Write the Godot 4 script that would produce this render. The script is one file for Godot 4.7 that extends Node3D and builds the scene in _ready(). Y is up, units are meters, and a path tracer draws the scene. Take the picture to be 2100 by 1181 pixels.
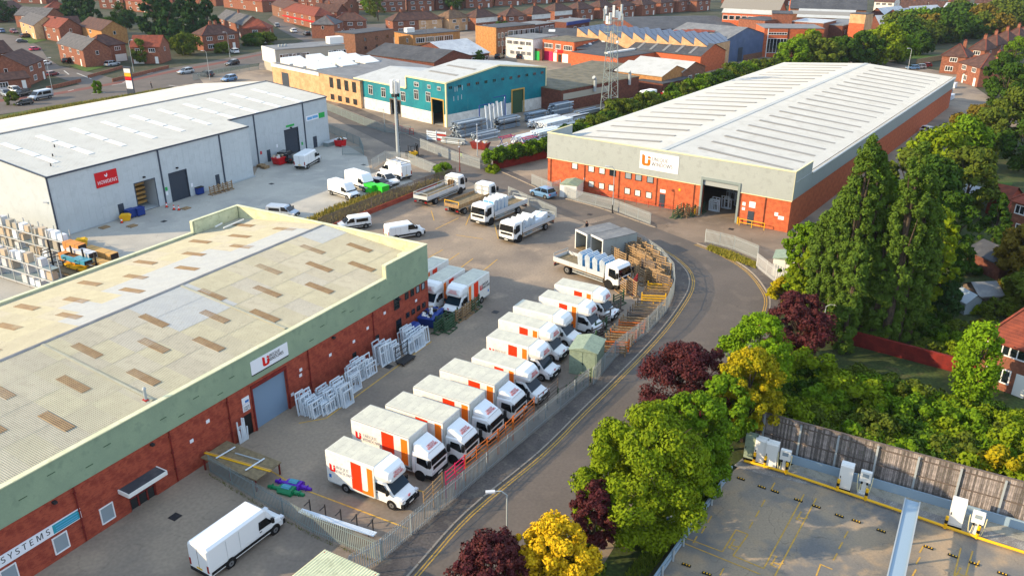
extends Node3D
# ---------- camera calibration: horizon and vanishing points of the sheds ----------
const HC := 38.0
const FP := 1700.0
const PITCH := 0.40684249
var SP := sin(PITCH)
var CP := cos(PITCH)
var rng := RandomNumberGenerator.new()
var M := {}
var names := {}
var cache := {}

func G(u: float, v: float, h := 0.0) -> Vector3:   # photo pixel -> point at height h
	var x := (u - 1050.0) / FP
	var y := (590.5 - v) / FP
	var dy := -SP + y * CP
	var t := (h - HC) / dy
	return Vector3(x * t, h, (-CP - y * SP) * t)

class MB:
	var v := PackedVector3Array()
	var n := PackedVector3Array()
	var c := PackedColorArray()
	var col = null
	func tri(a: Vector3, b: Vector3, d: Vector3):
		var nn := (b - a).cross(d - a).normalized()
		v.append(a); v.append(d); v.append(b)
		n.append(nn); n.append(nn); n.append(nn)
		if col != null:
			c.append(col); c.append(col); c.append(col)
	func quad(a: Vector3, b: Vector3, d: Vector3, e: Vector3):
		tri(a, b, d); tri(a, d, e)
	func box(ctr: Vector3, s: Vector3, bs := Basis()):
		var X := bs.x * s.x * 0.5
		var Y := bs.y * s.y * 0.5
		var Z := bs.z * s.z * 0.5
		quad(ctr - X - Y + Z, ctr + X - Y + Z, ctr + X + Y + Z, ctr - X + Y + Z)
		quad(ctr + X - Y - Z, ctr - X - Y - Z, ctr - X + Y - Z, ctr + X + Y - Z)
		quad(ctr + X - Y + Z, ctr + X - Y - Z, ctr + X + Y - Z, ctr + X + Y + Z)
		quad(ctr - X - Y - Z, ctr - X - Y + Z, ctr - X + Y + Z, ctr - X + Y - Z)
		quad(ctr - X + Y + Z, ctr + X + Y + Z, ctr + X + Y - Z, ctr - X + Y - Z)
		quad(ctr - X - Y - Z, ctr + X - Y - Z, ctr + X - Y + Z, ctr - X - Y + Z)
	func bx(x0: float, y0: float, z0: float, x1: float, y1: float, z1: float):
		box(Vector3(x0 + x1, y0 + y1, z0 + z1) * 0.5, Vector3(absf(x1 - x0), absf(y1 - y0), absf(z1 - z0)))
	func bar(a: Vector3, b: Vector3, w: float, h: float):
		var d := b - a
		var L := d.length()
		if L < 0.0001: return
		var X := d / L
		var up := Vector3.UP if absf(X.y) < 0.95 else Vector3.RIGHT
		var Z := X.cross(up).normalized()
		box((a + b) * 0.5, Vector3(L, h, w), Basis(X, Z.cross(X), Z))
	func tube(a: Vector3, b: Vector3, r1: float, r2: float, seg := 8, caps := true):
		var X := (b - a).normalized()
		var up := Vector3.UP if absf(X.y) < 0.95 else Vector3.RIGHT
		var Y := X.cross(up).normalized()
		var Z := X.cross(Y)
		for i in seg:
			var t0 := TAU * i / seg
			var t1 := TAU * (i + 1) / seg
			var p := Y * cos(t0) + Z * sin(t0)
			var q := Y * cos(t1) + Z * sin(t1)
			quad(a + p * r1, b + p * r2, b + q * r2, a + q * r1)
			if caps:
				tri(a, a + p * r1, a + q * r1)
				tri(b, b + q * r2, b + p * r2)
	func prism(pts: Array, z0: float, z1: float):   # x-y outline (counter-clockwise) extruded along z
		var pk := PackedVector2Array(pts)
		var ids := Geometry2D.triangulate_polygon(pk)
		for i in range(0, ids.size(), 3):
			var a := pk[ids[i]]
			var b := pk[ids[i + 1]]
			var d := pk[ids[i + 2]]
			if (b - a).cross(d - a) < 0: var tmp := b; b = d; d = tmp
			tri(Vector3(a.x, a.y, z1), Vector3(b.x, b.y, z1), Vector3(d.x, d.y, z1))
			tri(Vector3(a.x, a.y, z0), Vector3(d.x, d.y, z0), Vector3(b.x, b.y, z0))
		for i in pk.size():
			var a := pk[i]
			var b := pk[(i + 1) % pk.size()]
			quad(Vector3(a.x, a.y, z0), Vector3(b.x, b.y, z0), Vector3(b.x, b.y, z1), Vector3(a.x, a.y, z1))
	func slab(pts: Array, y0: float, y1: float):   # ground outline (x,z) between two heights
		var pk := PackedVector2Array()
		for p in pts: pk.append(Vector2(p.x, p.z))
		var ids := Geometry2D.triangulate_polygon(pk)
		for i in range(0, ids.size(), 3):
			var a := pk[ids[i]]
			var b := pk[ids[i + 1]]
			var d := pk[ids[i + 2]]
			if (b - a).cross(d - a) > 0: var tmp := b; b = d; d = tmp
			tri(Vector3(a.x, y1, a.y), Vector3(b.x, y1, b.y), Vector3(d.x, y1, d.y))
		if y1 - y0 > 0.01:
			var s := 1.0 if Geometry2D.is_polygon_clockwise(pk) else -1.0
			for i in pk.size():
				var a := pk[i]
				var b := pk[(i + 1) % pk.size()]
				if s > 0: var t2 := a; a = b; b = t2
				quad(Vector3(b.x, y0, b.y), Vector3(a.x, y0, a.y), Vector3(a.x, y1, a.y), Vector3(b.x, y1, b.y))
	func loft(rings: Array, cap := true):   # rings of equal length, ordered along an axis
		for i in rings.size() - 1:
			var A: Array = rings[i]
			var B: Array = rings[i + 1]
			for j in A.size():
				var k := (j + 1) % A.size()
				quad(A[j], B[j], B[k], A[k])
		if cap:
			for e in [0, rings.size() - 1]:
				var R: Array = rings[e]
				var ctr := Vector3.ZERO
				for q in R: ctr += q
				ctr /= R.size()
				for j in R.size():
					var k := (j + 1) % R.size()
					if e == 0: tri(ctr, R[j], R[k])
					else: tri(ctr, R[k], R[j])
	func mesh() -> ArrayMesh:
		var arr := []
		arr.resize(Mesh.ARRAY_MAX)
		arr[Mesh.ARRAY_VERTEX] = v
		arr[Mesh.ARRAY_NORMAL] = n
		if c.size() == v.size() and c.size() > 0: arr[Mesh.ARRAY_COLOR] = c
		var m := ArrayMesh.new()
		if v.size() > 0: m.add_surface_from_arrays(Mesh.PRIMITIVE_TRIANGLES, arr)
		return m

func numbered(nm: String) -> String:
	var k: int = names.get(nm, 0)
	names[nm] = k + 1
	return nm if k == 0 else "%s_%03d" % [nm, k]

func thing(nm: String, label: String, cat: String, at := Vector3.ZERO, yaw := 0.0, group := "") -> Node3D:
	var o := Node3D.new()
	o.name = numbered(nm)
	add_child(o)
	o.position = at
	o.rotation.y = yaw
	meta(o, label, cat, group)
	return o

func meta(o: Node, label: String, cat: String, group := ""):
	o.set_meta("label", label)
	o.set_meta("category", cat)
	if group != "": o.set_meta("group", group)

func part(nm: String, mb, mat, parent: Node, at := Vector3.ZERO) -> MeshInstance3D:
	var o := MeshInstance3D.new()
	o.name = nm
	o.mesh = mb.mesh() if mb is MB else mb
	o.material_override = M[mat] if mat is String else mat
	parent.add_child(o, true)
	o.position = at
	return o

func solo(nm: String, mb, mat, label: String, cat: String, at := Vector3.ZERO, yaw := 0.0, group := "") -> MeshInstance3D:
	var o := part(numbered(nm), mb, mat, self, at)
	o.rotation.y = yaw
	meta(o, label, cat, group)
	return o

func struct(nm: String, mb, mat, at := Vector3.ZERO) -> MeshInstance3D:
	var o := part(numbered(nm), mb, mat, self, at)
	o.set_meta("kind", "structure")
	return o

func copy(o: Node3D, nm: String, at: Vector3, yaw: float, label := "", group := "") -> Node3D:
	var d: Node3D = o.duplicate()
	d.name = numbered(nm)
	add_child(d)
	d.position = at
	d.rotation.y = yaw
	if label != "": d.set_meta("label", label)
	if group != "": d.set_meta("group", group)
	return d

func yaw_of(d: Vector3) -> float:   # yaw that turns local +x along d
	return atan2(-d.z, d.x)

# ---------- materials ----------
func sm(key: String, c: Color, rough := 0.8, o := {}) -> StandardMaterial3D:
	var m := StandardMaterial3D.new()
	m.albedo_color = c
	m.roughness = rough
	m.metallic = o.get("metal", 0.0)
	m.metallic_specular = o.get("spec", 0.4)
	if o.has("tex"):
		m.albedo_texture = o.tex
		m.uv1_triplanar = true
		m.uv1_world_triplanar = o.get("world", false)
		var s: float = 1.0 / o.get("size", 2.0)
		m.uv1_scale = Vector3(s, s, s)
		m.uv1_offset = o.get("off", Vector3.ZERO)
		m.uv1_triplanar_sharpness = 8.0
	if o.get("vc", false): m.vertex_color_use_as_albedo = true
	if o.has("cc"):
		m.clearcoat_enabled = true
		m.clearcoat = o.cc
		m.clearcoat_roughness = 0.08
	if o.has("alpha"):
		m.transparency = BaseMaterial3D.TRANSPARENCY_ALPHA
		m.albedo_color.a = o.alpha
	if o.has("back"):
		m.backlight_enabled = true
		m.backlight = o.back
	if o.has("bump"):
		m.normal_enabled = true
		m.normal_texture = o.bump
		m.normal_scale = o.get("bs", 0.6)
	m.cull_mode = BaseMaterial3D.CULL_DISABLED
	M[key] = m
	return m

func nimg(sd: int, freq: float, oct := 4, sz := 512) -> Image:
	var f := FastNoiseLite.new()
	f.seed = sd
	f.noise_type = FastNoiseLite.TYPE_SIMPLEX_SMOOTH
	f.frequency = freq
	f.fractal_octaves = oct
	var im := f.get_seamless_image(sz, sz)
	im.convert(Image.FORMAT_RF)
	return im

func fl(im: Image) -> PackedFloat32Array:
	return im.get_data().to_float32_array()

# texture whose brightness is a mix of fine grain and coarse blotches between colours a and b; cracks optional
func tex_mix(sd: int, a: Color, b: Color, d: Color, fine: float, crack := 0.0, sz := 256) -> ImageTexture:
	var fs := 512.0 / sz
	var n1 := fl(nimg(sd, 0.006 * fs, 4, sz))
	var n2 := fl(nimg(sd + 1, 0.02 * fs, 4, sz))
	var n3 := fl(nimg(sd + 2, 0.25, 2, sz))
	var n4 := fl(nimg(sd + 3, 0.008 * fs, 3, sz))
	var out := PackedByteArray()
	out.resize(sz * sz * 3)
	for i in sz * sz:
		var t := clampf((n1[i] - 0.5) * 2.2 + 0.5, 0, 1)
		var c := a.lerp(b, t)
		c = c.lerp(d, clampf((n2[i] - 0.58) * 4.0, 0, 1) * 0.7)
		var k := 1.0 + (n3[i] - 0.5) * fine
		if crack > 0.0 and absf(n4[i] - 0.5) < 0.004: k *= 1.0 - crack
		out[i * 3] = int(clampf(c.r * k, 0, 1) * 255)
		out[i * 3 + 1] = int(clampf(c.g * k, 0, 1) * 255)
		out[i * 3 + 2] = int(clampf(c.b * k, 0, 1) * 255)
	return ImageTexture.create_from_image(Image.create_from_data(sz, sz, false, Image.FORMAT_RGB8, out))

func tex_brick(sd: int, a: Color, b: Color, mortar: Color) -> ImageTexture:   # 2.88 m x 2.88 m, courses of 72 mm: too fine to tell apart
	var sz := 256
	var n1 := fl(nimg(sd, 0.012, 4, sz))
	var out := PackedByteArray()
	out.resize(sz * sz * 3)
	var r := RandomNumberGenerator.new()
	r.seed = sd
	var tones := []
	for i in 40 * 13: tones.append(r.randf())
	for y in sz:
		var fy := y / float(sz) * 40.0
		var row := int(fy)
		for x in sz:
			var fx := x / float(sz) * 13.0 + (0.5 if row % 2 else 0.0)
			var c := a.lerp(b, clampf(tones[row * 13 + int(fx) % 13] * 0.7 + (n1[y * sz + x] - 0.4) * 1.5, 0, 1))
			if fy - row < 0.14 or fx - int(fx) < 0.05: c = c.lerp(mortar, 0.75)
			var i := (y * sz + x) * 3
			out[i] = int(c.r * 255)
			out[i + 1] = int(c.g * 255)
			out[i + 2] = int(c.b * 255)
	return ImageTexture.create_from_image(Image.create_from_data(sz, sz, false, Image.FORMAT_RGB8, out))

func tex_rows(sd: int, a: Color, b: Color, rows: int, dark: float, cols := 0) -> ImageTexture:   # courses of roof tiles far away, weathered
	var sz := 256
	var n1 := fl(nimg(sd, 0.012, 4, sz))
	var n2 := fl(nimg(sd + 5, 0.12, 2, sz))
	var out := PackedByteArray()
	out.resize(sz * sz * 3)
	for y in sz:
		var fy := y / float(sz) * rows
		for x in sz:
			var i := y * sz + x
			var c := a.lerp(b, clampf((n1[i] - 0.5) * 2.0 + 0.5 + (n2[i] - 0.5) * 0.8, 0, 1))
			var k := 1.0
			if fy - int(fy) < 0.2: k = 1.0 - dark
			if cols > 0:
				var fx := x / float(sz) * cols
				if fx - int(fx) < 0.15: k *= 1.0 - dark * 0.5
			out[i * 3] = int(clampf(c.r * k, 0, 1) * 255)
			out[i * 3 + 1] = int(clampf(c.g * k, 0, 1) * 255)
			out[i * 3 + 2] = int(clampf(c.b * k, 0, 1) * 255)
	return ImageTexture.create_from_image(Image.create_from_data(sz, sz, false, Image.FORMAT_RGB8, out))

func C(r: float, g: float, b: float) -> Color: return Color(r, g, b)

func materials():
	var W := C(1, 1, 1)
	sm("ground", W, 0.95, {tex = tex_mix(11, C(.24,.24,.17), C(.17,.20,.10), C(.30,.27,.20), .5), size = 40.0, world = true})
	sm("garden", W, 0.95, {tex = tex_mix(14, C(.23,.28,.12), C(.18,.22,.09), C(.30,.28,.17), .6), size = 22.0, world = true})
	sm("yard", W, 0.9, {tex = tex_mix(21, C(.545,.49,.425), C(.44,.40,.36), C(.59,.525,.45), .14, .08, 512), size = 46.0, world = true})
	sm("yard2", W, 0.9, {tex = tex_mix(25, C(.50,.445,.39), C(.44,.395,.35), C(.55,.49,.42), .35, .3, 512), size = 26.0, world = true})
	sm("road", W, 0.88, {tex = tex_mix(31, C(.37,.34,.315), C(.335,.31,.288), C(.395,.36,.33), .12, .08, 512), size = 38.0, world = true})
	sm("cycle_lane", C(.42,.26,.23), 0.9)
	sm("concrete", W, 0.9, {tex = tex_mix(41, C(.64,.625,.585), C(.58,.57,.54), C(.665,.645,.60), .07, .12, 512), size = 42.0, world = true})
	sm("forecourt", W, 0.9, {tex = tex_mix(45, C(.49,.43,.37), C(.43,.38,.33), C(.52,.46,.40), .1, .2, 512), size = 30.0, world = true})
	sm("pavement", W, 0.9, {tex = tex_mix(51, C(.36,.33,.31), C(.29,.27,.26), C(.42,.39,.35), .3, .3), size = 16.0, world = true})
	sm("kerb", C(.55,.51,.46), 0.85)
	sm("carpark", W, 0.9, {tex = tex_mix(61, C(.58,.515,.43), C(.41,.405,.395), C(.61,.525,.42), .14, .16, 512), size = 24.0, world = true})
	sm("yellow_paint", W, 0.8, {tex = tex_mix(71, C(.72,.56,.22), C(.66,.52,.25), C(.45,.40,.30), .6), size = 3.0, world = true})
	sm("yellow_old", W, 0.8, {tex = tex_mix(72, C(.74,.58,.24), C(.68,.54,.27), C(.55,.47,.33), .5), size = 2.5, world = true})
	sm("white_paint", C(.68,.67,.64), 0.8)
	sm("grass", W, 0.95, {tex = tex_mix(81, C(.30,.31,.11), C(.24,.32,.10), C(.40,.34,.15), .7), size = 14.0, world = true})
	sm("lawn", W, 0.95, {tex = tex_mix(83, C(.26,.36,.11), C(.22,.32,.09), C(.31,.38,.15), .4), size = 12.0, world = true})
	sm("brick_red", W, 0.9, {tex = tex_brick(101, C(.50,.18,.125), C(.63,.28,.195), C(.54,.36,.29)), size = 2.88})
	sm("brick_orange", W, 0.9, {tex = tex_brick(102, C(.63,.295,.175), C(.735,.375,.225), C(.68,.44,.31)), size = 2.88})
	sm("brick_house", W, 0.9, {tex = tex_brick(103, C(.44,.255,.19), C(.56,.345,.255), C(.51,.41,.35)), size = 2.88})
	sm("brick_dark", W, 0.9, {tex = tex_brick(104, C(.33,.17,.13), C(.43,.24,.18), C(.40,.32,.28)), size = 2.88})
	sm("brick_yellow", W, 0.9, {tex = tex_brick(105, C(.60,.41,.22), C(.70,.51,.30), C(.60,.50,.38)), size = 2.88})
	sm("brick_brown", W, 0.9, {tex = tex_brick(106, C(.40,.27,.20), C(.50,.34,.26), C(.45,.38,.32)), size = 2.88})
	sm("render_cream", W, 0.9, {tex = tex_mix(111, C(.76,.62,.47), C(.70,.55,.40), C(.66,.50,.38), .1), size = 9.0})
	sm("render_white", W, 0.85, {tex = tex_mix(112, C(.84,.84,.82), C(.78,.78,.76), C(.72,.70,.66), .06), size = 8.0})
	sm("render_grey", C(.62,.60,.55), 0.9)
	sm("clad_grey", W, 0.55, {tex = tex_mix(121, C(.70,.735,.75), C(.68,.715,.73), C(.66,.695,.71), .04), size = 20.0})
	sm("clad_pale", W, 0.5, {tex = tex_mix(123, C(.59,.62,.615), C(.575,.605,.60), C(.545,.57,.565), .06), size = 13.0})
	sm("clad_green", W, 0.6, {tex = tex_mix(125, C(.53,.605,.50), C(.50,.575,.48), C(.46,.535,.45), .06), size = 11.0})
	sm("clad_cream", W, 0.6, {tex = tex_mix(126, C(.80,.80,.66), C(.74,.75,.61), C(.66,.66,.53), .08), size = 9.0})
	sm("clad_teal", W, 0.5, {tex = tex_mix(127, C(.04,.47,.52), C(.03,.42,.48), C(.07,.50,.53), .08), size = 14.0})
	sm("clad_blue", W, 0.6, {tex = tex_mix(128, C(.30,.37,.50), C(.27,.34,.46), C(.34,.40,.50), .06), size = 16.0})
	sm("trim_dark", C(.20,.24,.30), 0.5)
	sm("trim_cream", C(.83,.80,.62), 0.6)
	sm("trim_white", C(.85,.85,.83), 0.5)
	sm("roof_white", W, 0.55, {tex = tex_mix(131, C(.675,.685,.675), C(.655,.665,.655), C(.62,.625,.61), .05), size = 30.0})
	sm("roof_pale", W, 0.55, {tex = tex_mix(133, C(.68,.69,.675), C(.66,.67,.655), C(.625,.63,.615), .05), size = 24.0})
	sm("rooflight_dark", C(.49,.47,.43), 0.4)
	sm("rooflight_pale", C(.83,.84,.83), 0.35)
	var sheets := [C(.645,.635,.555), C(.63,.62,.55), C(.615,.605,.55), C(.635,.625,.565), C(.62,.615,.575)]
	for i in 5:
		var s: Color = sheets[i]
		sm("sheet%d" % i, W, 0.9, {tex = tex_mix(140 + i * 4, s, s * 0.96, s * 0.90, .12), size = 7.0 + i})
	sm("sheet_new", W, 0.7, {tex = tex_mix(165, C(.60,.625,.635), C(.58,.605,.62), C(.565,.58,.575), .1), size = 6.0})
	sm("sheet_grp", W, 0.6, {tex = tex_mix(166, C(.50,.42,.30), C(.45,.37,.27), C(.38,.32,.23), .2), size = 3.0})
	sm("roof_dark", W, 0.85, {tex = tex_mix(171, C(.27,.28,.30), C(.23,.24,.26), C(.33,.33,.33), .12), size = 18.0})
	sm("roof_grey", W, 0.8, {tex = tex_mix(173, C(.45,.46,.47), C(.40,.41,.42), C(.50,.50,.49), .08), size = 16.0})
	sm("roof_felt", W, 0.9, {tex = tex_mix(175, C(.42,.40,.34), C(.34,.33,.28), C(.47,.42,.27), .2), size = 12.0})
	sm("roof_silver", W, 0.5, {tex = tex_mix(177, C(.68,.70,.71), C(.62,.64,.66), C(.55,.56,.57), .06), size = 14.0})
	sm("tiles_brown", W, 0.9, {tex = tex_rows(181, C(.36,.25,.21), C(.27,.19,.17), 16, .18), size = 5.0})
	sm("tiles_red", W, 0.9, {tex = tex_rows(183, C(.50,.25,.18), C(.40,.20,.15), 16, .16), size = 5.0})
	sm("tiles_tan", W, 0.9, {tex = tex_rows(185, C(.46,.36,.26), C(.36,.27,.21), 16, .16), size = 5.0})
	sm("tiles_grey", W, 0.9, {tex = tex_rows(187, C(.37,.37,.38), C(.30,.30,.31), 16, .15), size = 5.0})
	sm("solar", W, 0.25, {tex = tex_rows(189, C(.22,.28,.38), C(.19,.245,.34), 8, .2, 8), size = 8.0, spec = .6})
	sm("door_dark", C(.19,.23,.28), 0.5)
	sm("door_blue", C(.46,.55,.64), 0.5)
	sm("void", C(.05,.05,.05), 0.95)
	sm("frame_white", C(.86,.86,.86), 0.4)
	sm("frame_dark", C(.16,.15,.15), 0.5)
	sm("pane", C(.10,.13,.15), 0.06, {spec = .7})
	sm("pane_pale", C(.52,.57,.60), 0.15, {spec = .6})
	sm("pane_blind", C(.82,.82,.80), 0.25, {spec = .5})
	sm("galv", C(.60,.63,.64), 0.6, {metal = .12})
	sm("galv_dull", C(.48,.53,.53), 0.7, {metal = .1})
	sm("steel_white", C(.72,.73,.74), 0.5)
	sm("black", C(.05,.05,.055), 0.6)
	sm("dark_grey", C(.14,.14,.15), 0.6)
	sm("tyre", C(.055,.055,.058), 0.9)
	sm("rim", C(.52,.53,.54), 0.4, {metal = .6})
	sm("plastic", C(.075,.078,.085), 0.6)
	sm("glass_car", C(.03,.05,.065), 0.05, {spec = .5})
	sm("glass_blue", C(.03,.13,.19), 0.06, {spec = .35})
	sm("lamp_glass", C(.75,.76,.78), 0.1, {spec = .7})
	sm("lamp_red", C(.55,.05,.04), 0.25)
	sm("lamp_amber", C(.80,.38,.06), 0.3)
	sm("plate_white", C(.85,.85,.83), 0.4)
	sm("plate_yellow", C(.85,.68,.12), 0.4)
	sm("van_white", C(.86,.87,.87), 0.32, {cc = .5})
	sm("silver", C(.62,.66,.70), 0.3, {metal = .4, cc = .6})
	sm("car_charcoal", C(.16,.18,.21), 0.25, {cc = .8})
	sm("car_black", C(.05,.055,.065), 0.2, {cc = .8})
	sm("car_blue", C(.38,.53,.68), 0.3, {metal = .2, cc = .6})
	sm("car_pink", C(.75,.16,.30), 0.3, {cc = .6})
	sm("car_maroon", C(.42,.07,.10), 0.3, {cc = .6})
	sm("box_white", W, 0.42, {tex = tex_mix(237, C(.86,.86,.84), C(.84,.84,.815), C(.79,.785,.75), .03), size = 4.5})
	sm("box_roof", W, 0.6, {tex = tex_mix(191, C(.74,.74,.68), C(.70,.70,.65), C(.66,.66,.61), .06), size = 5.0})
	sm("bed_wood", W, 0.85, {tex = tex_mix(193, C(.50,.44,.33), C(.42,.37,.28), C(.35,.31,.24), .3), size = 2.0})
	sm("orange_red", C(.86,.20,.04), 0.4)
	sm("orange", C(.90,.45,.10), 0.4)
	sm("logo_orange", C(.88,.40,.05), 0.4)
	sm("logo_red", C(.80,.08,.06), 0.4)
	sm("ink", C(.20,.21,.22), 0.6)
	sm("ink_pale", C(.62,.62,.63), 0.6)
	sm("ink_red", C(.80,.42,.40), 0.6)
	sm("sign_white", C(.86,.87,.89), 0.4)
	sm("sign_red", C(.74,.05,.10), 0.4)
	sm("sign_green", C(.10,.62,.28), 0.4)
	sm("sign_teal", C(.16,.56,.62), 0.4)
	sm("sign_blue", C(.10,.40,.70), 0.4)
	sm("red_paint", C(.62,.10,.08), 0.6)
	sm("fence_red", W, 0.85, {tex = tex_mix(195, C(.48,.14,.11), C(.40,.11,.09), C(.33,.10,.08), .3), size = 3.0})
	sm("orange_paint", C(.74,.40,.16), 0.5)
	sm("yellow_paint2", C(.86,.66,.08), 0.5)
	sm("pink_paint", C(.80,.10,.32), 0.5)
	sm("green_dull", C(.20,.31,.21), 0.7)
	sm("green_bright", C(.16,.72,.16), 0.5)
	sm("green_wrap", C(.05,.45,.28), 0.4)
	sm("purple_wrap", C(.33,.10,.62), 0.35)
	sm("cyan_wrap", C(.24,.52,.60), 0.35)
	sm("bin_blue", C(.06,.20,.48), 0.5)
	sm("film_blue", C(.38,.62,.80), 0.35)
	sm("film_white", C(.82,.85,.88), 0.3)
	sm("upvc", C(.80,.84,.87), 0.35)
	sm("profile_grey", C(.50,.56,.62), 0.45, {metal = .2})
	sm("cab_green", W, 0.7, {tex = tex_mix(197, C(.52,.58,.50), C(.48,.54,.47), C(.42,.47,.41), .08), size = 3.0})
	sm("timber", W, 0.9, {tex = tex_mix(199, C(.62,.52,.38), C(.53,.43,.31), C(.44,.36,.27), .4), size = 1.6})
	sm("timber_grey", W, 0.9, {tex = tex_mix(203, C(.40,.36,.33), C(.34,.30,.28), C(.27,.24,.22), .4), size = 1.2})
	for i in 4:
		var f: float = [1.0, .86, .74, 1.12][i]
		sm("board%d" % i, W, 0.92, {tex = tex_mix(207 + i * 4, C(.53,.495,.48) * f, C(.46,.43,.415) * f, C(.62,.59,.57) * f, .5), size = 1.5})
	sm("tan_wood", C(.70,.55,.32), 0.8)
	sm("orange_card", C(.75,.50,.26), 0.8)
	sm("box_card", C(.68,.62,.54), 0.85)
	sm("bark", W, 0.95, {tex = tex_mix(225, C(.30,.25,.20), C(.22,.19,.16), C(.36,.32,.27), .5), size = 1.5})
	sm("leaf", W, 0.75, {vc = true, back = C(.13,.16,.02), spec = .12})
	sm("leaf_red", W, 0.7, {vc = true, back = C(.10,.02,.02), spec = .3})
	sm("vc", W, 0.85, {vc = true})
	sm("skin", C(.62,.44,.36), 0.7)
	sm("cloth_dark", C(.07,.07,.09), 0.9)
	sm("cloth_hivis", C(.72,.85,.10), 0.8)
	sm("cloth_jeans", C(.15,.18,.26), 0.9)
	sm("pebbles", W, 0.95, {tex = tex_mix(229, C(.54,.53,.51), C(.45,.44,.43), C(.60,.59,.56), .7), size = 5.0, world = true})
	sm("slab_pale", W, 0.9, {tex = tex_mix(233, C(.60,.58,.52), C(.54,.53,.49), C(.48,.46,.40), .2), size = 8.0, world = true})
	sm("beam_blue", C(.52,.60,.66), 0.5)

# ---------- shared small builders ----------
func text(parent: Node, s: String, h: float, at: Vector3, rot: Vector3, mat: String, nm := "lettering", serif := false) -> MeshInstance3D:
	var t := TextMesh.new()
	var f := SystemFont.new()
	f.font_names = PackedStringArray(["Droid Serif" if serif else "Droid Sans"])
	t.font = f
	t.text = s
	t.font_size = 32
	t.pixel_size = h / 23.0
	t.depth = 0.02
	t.curve_step = 4.0
	var o := part(nm, t, mat, parent, at)
	o.rotation = rot
	return o

func window(parent: Node, at: Vector3, w: float, h: float, yaw := 0.0, fm := "frame_white", pm := "pane", mull := 1, rail := false, nm := "window") -> MeshInstance3D:
	var key := "win%.2f_%.2f_%d_%s" % [w, h, mull, rail]
	if not cache.has(key):
		var mb := MB.new()
		var t := clampf(w * 0.07, 0.05, 0.11)
		mb.bx(-w / 2, -h / 2, 0, -w / 2 + t, h / 2, .07)
		mb.bx(w / 2 - t, -h / 2, 0, w / 2, h / 2, .07)
		mb.bx(-w / 2 + t, h / 2 - t, 0, w / 2 - t, h / 2, .07)
		mb.bx(-w / 2 + t, -h / 2, 0, w / 2 - t, -h / 2 + t, .09)
		for i in mull:
			var x := -w / 2 + w * (i + 1) / (mull + 1)
			mb.bx(x - t * .4, -h / 2 + t, 0, x + t * .4, h / 2 - t, .06)
		if rail: mb.bx(-w / 2 + t, h * .18 - t * .4, 0.002, w / 2 - t, h * .18 + t * .4, .055)
		cache[key] = mb.mesh()
		var pb := MB.new()
		pb.bx(-w / 2 + t * .5, -h / 2 + t * .5, 0.005, w / 2 - t * .5, h / 2 - t * .5, .03)
		cache[key + "p"] = pb.mesh()
	var o := part(nm, cache[key], fm, parent, at)
	o.rotation.y = yaw
	part("pane", cache[key + "p"], pm, o)
	return o

func corr(lx: float, lz: float, pitch: float, dep: float, trap := false) -> ArrayMesh:   # profiled sheet, centred, in x-z
	var mb := MB.new()
	var nw := int(round(lx / pitch))
	var prof := []
	if trap: prof = [[0.0, 0.0], [0.6, 0.0], [0.7, 1.0], [0.9, 1.0]]
	else: prof = [[0.0, 0.0], [0.25, 0.7], [0.5, 1.0], [0.75, 0.7]]
	var pts := []
	for i in nw:
		for q in prof: pts.append(Vector2(-lx / 2 + (i + q[0]) * lx / nw, q[1] * dep))
	pts.append(Vector2(lx / 2, 0))
	for i in pts.size() - 1:
		var a: Vector2 = pts[i]
		var b: Vector2 = pts[i + 1]
		mb.quad(Vector3(a.x, a.y, lz / 2), Vector3(b.x, b.y, lz / 2), Vector3(b.x, b.y, -lz / 2), Vector3(a.x, a.y, -lz / 2))
	return mb.mesh()

# a sheet laid on a slope from (z0,y0) to (z1,y1) in the building's frame, x centre xc
func on_slope(nm: String, mesh, mat, parent: Node, xc: float, z0: float, y0: float, z1: float, y1: float, lift := 0.0) -> MeshInstance3D:
	var o := part(nm, mesh, mat, parent)
	var d := Vector3(0, y0 - y1, z0 - z1).normalized()   # local +z of the sheet points down to (z0,y0)
	if d.z < 0: d = -d
	var up := d.cross(Vector3.RIGHT)
	o.transform = Transform3D(Basis(Vector3.RIGHT, up, d), Vector3(xc, (y0 + y1) / 2, (z0 + z1) / 2) + up * lift)
	return o

func logo_u(parent: Node, at: Vector3, s: float, yaw: float, mat: String, nm := "emblem"):   # a heavy U whose right arm is cut short and lifted off
	var mb := MB.new()
	mb.prism([Vector2(0, 1), Vector2(0, .22), Vector2(.08, .05), Vector2(.22, 0), Vector2(.62, 0), Vector2(.78, .05), Vector2(.86, .2), Vector2(.86, .62), Vector2(.58, .62), Vector2(.58, .28), Vector2(.5, .22), Vector2(.36, .22), Vector2(.3, .28), Vector2(.3, .88), Vector2(.12, 1)], 0, .02)
	mb.prism([Vector2(.58, .70), Vector2(.86, .70), Vector2(.86, .84), Vector2(.72, .9), Vector2(.58, .9)], 0, .02)
	var o := part(nm, mb, mat, parent, at)
	o.rotation.y = yaw
	o.scale = Vector3(s, s, 1)

func sheet(nm: String, px: Array, y: float, mat: String, h := 0.0) -> MeshInstance3D:   # flat patch of ground from photo pixels
	var pts := []
	for q in px: pts.append(G(q[0], q[1]))
	var mb := MB.new()
	mb.slab(pts, y - h, y)
	return struct(nm, mb, mat)

func line_px(mb: MB, px: Array, w: float, y: float, off := 0.0):   # painted line of width w through photo pixels
	var pts := []
	for q in px: pts.append(G(q[0], q[1]))
	line_w(mb, pts, w, y, off)

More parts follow.
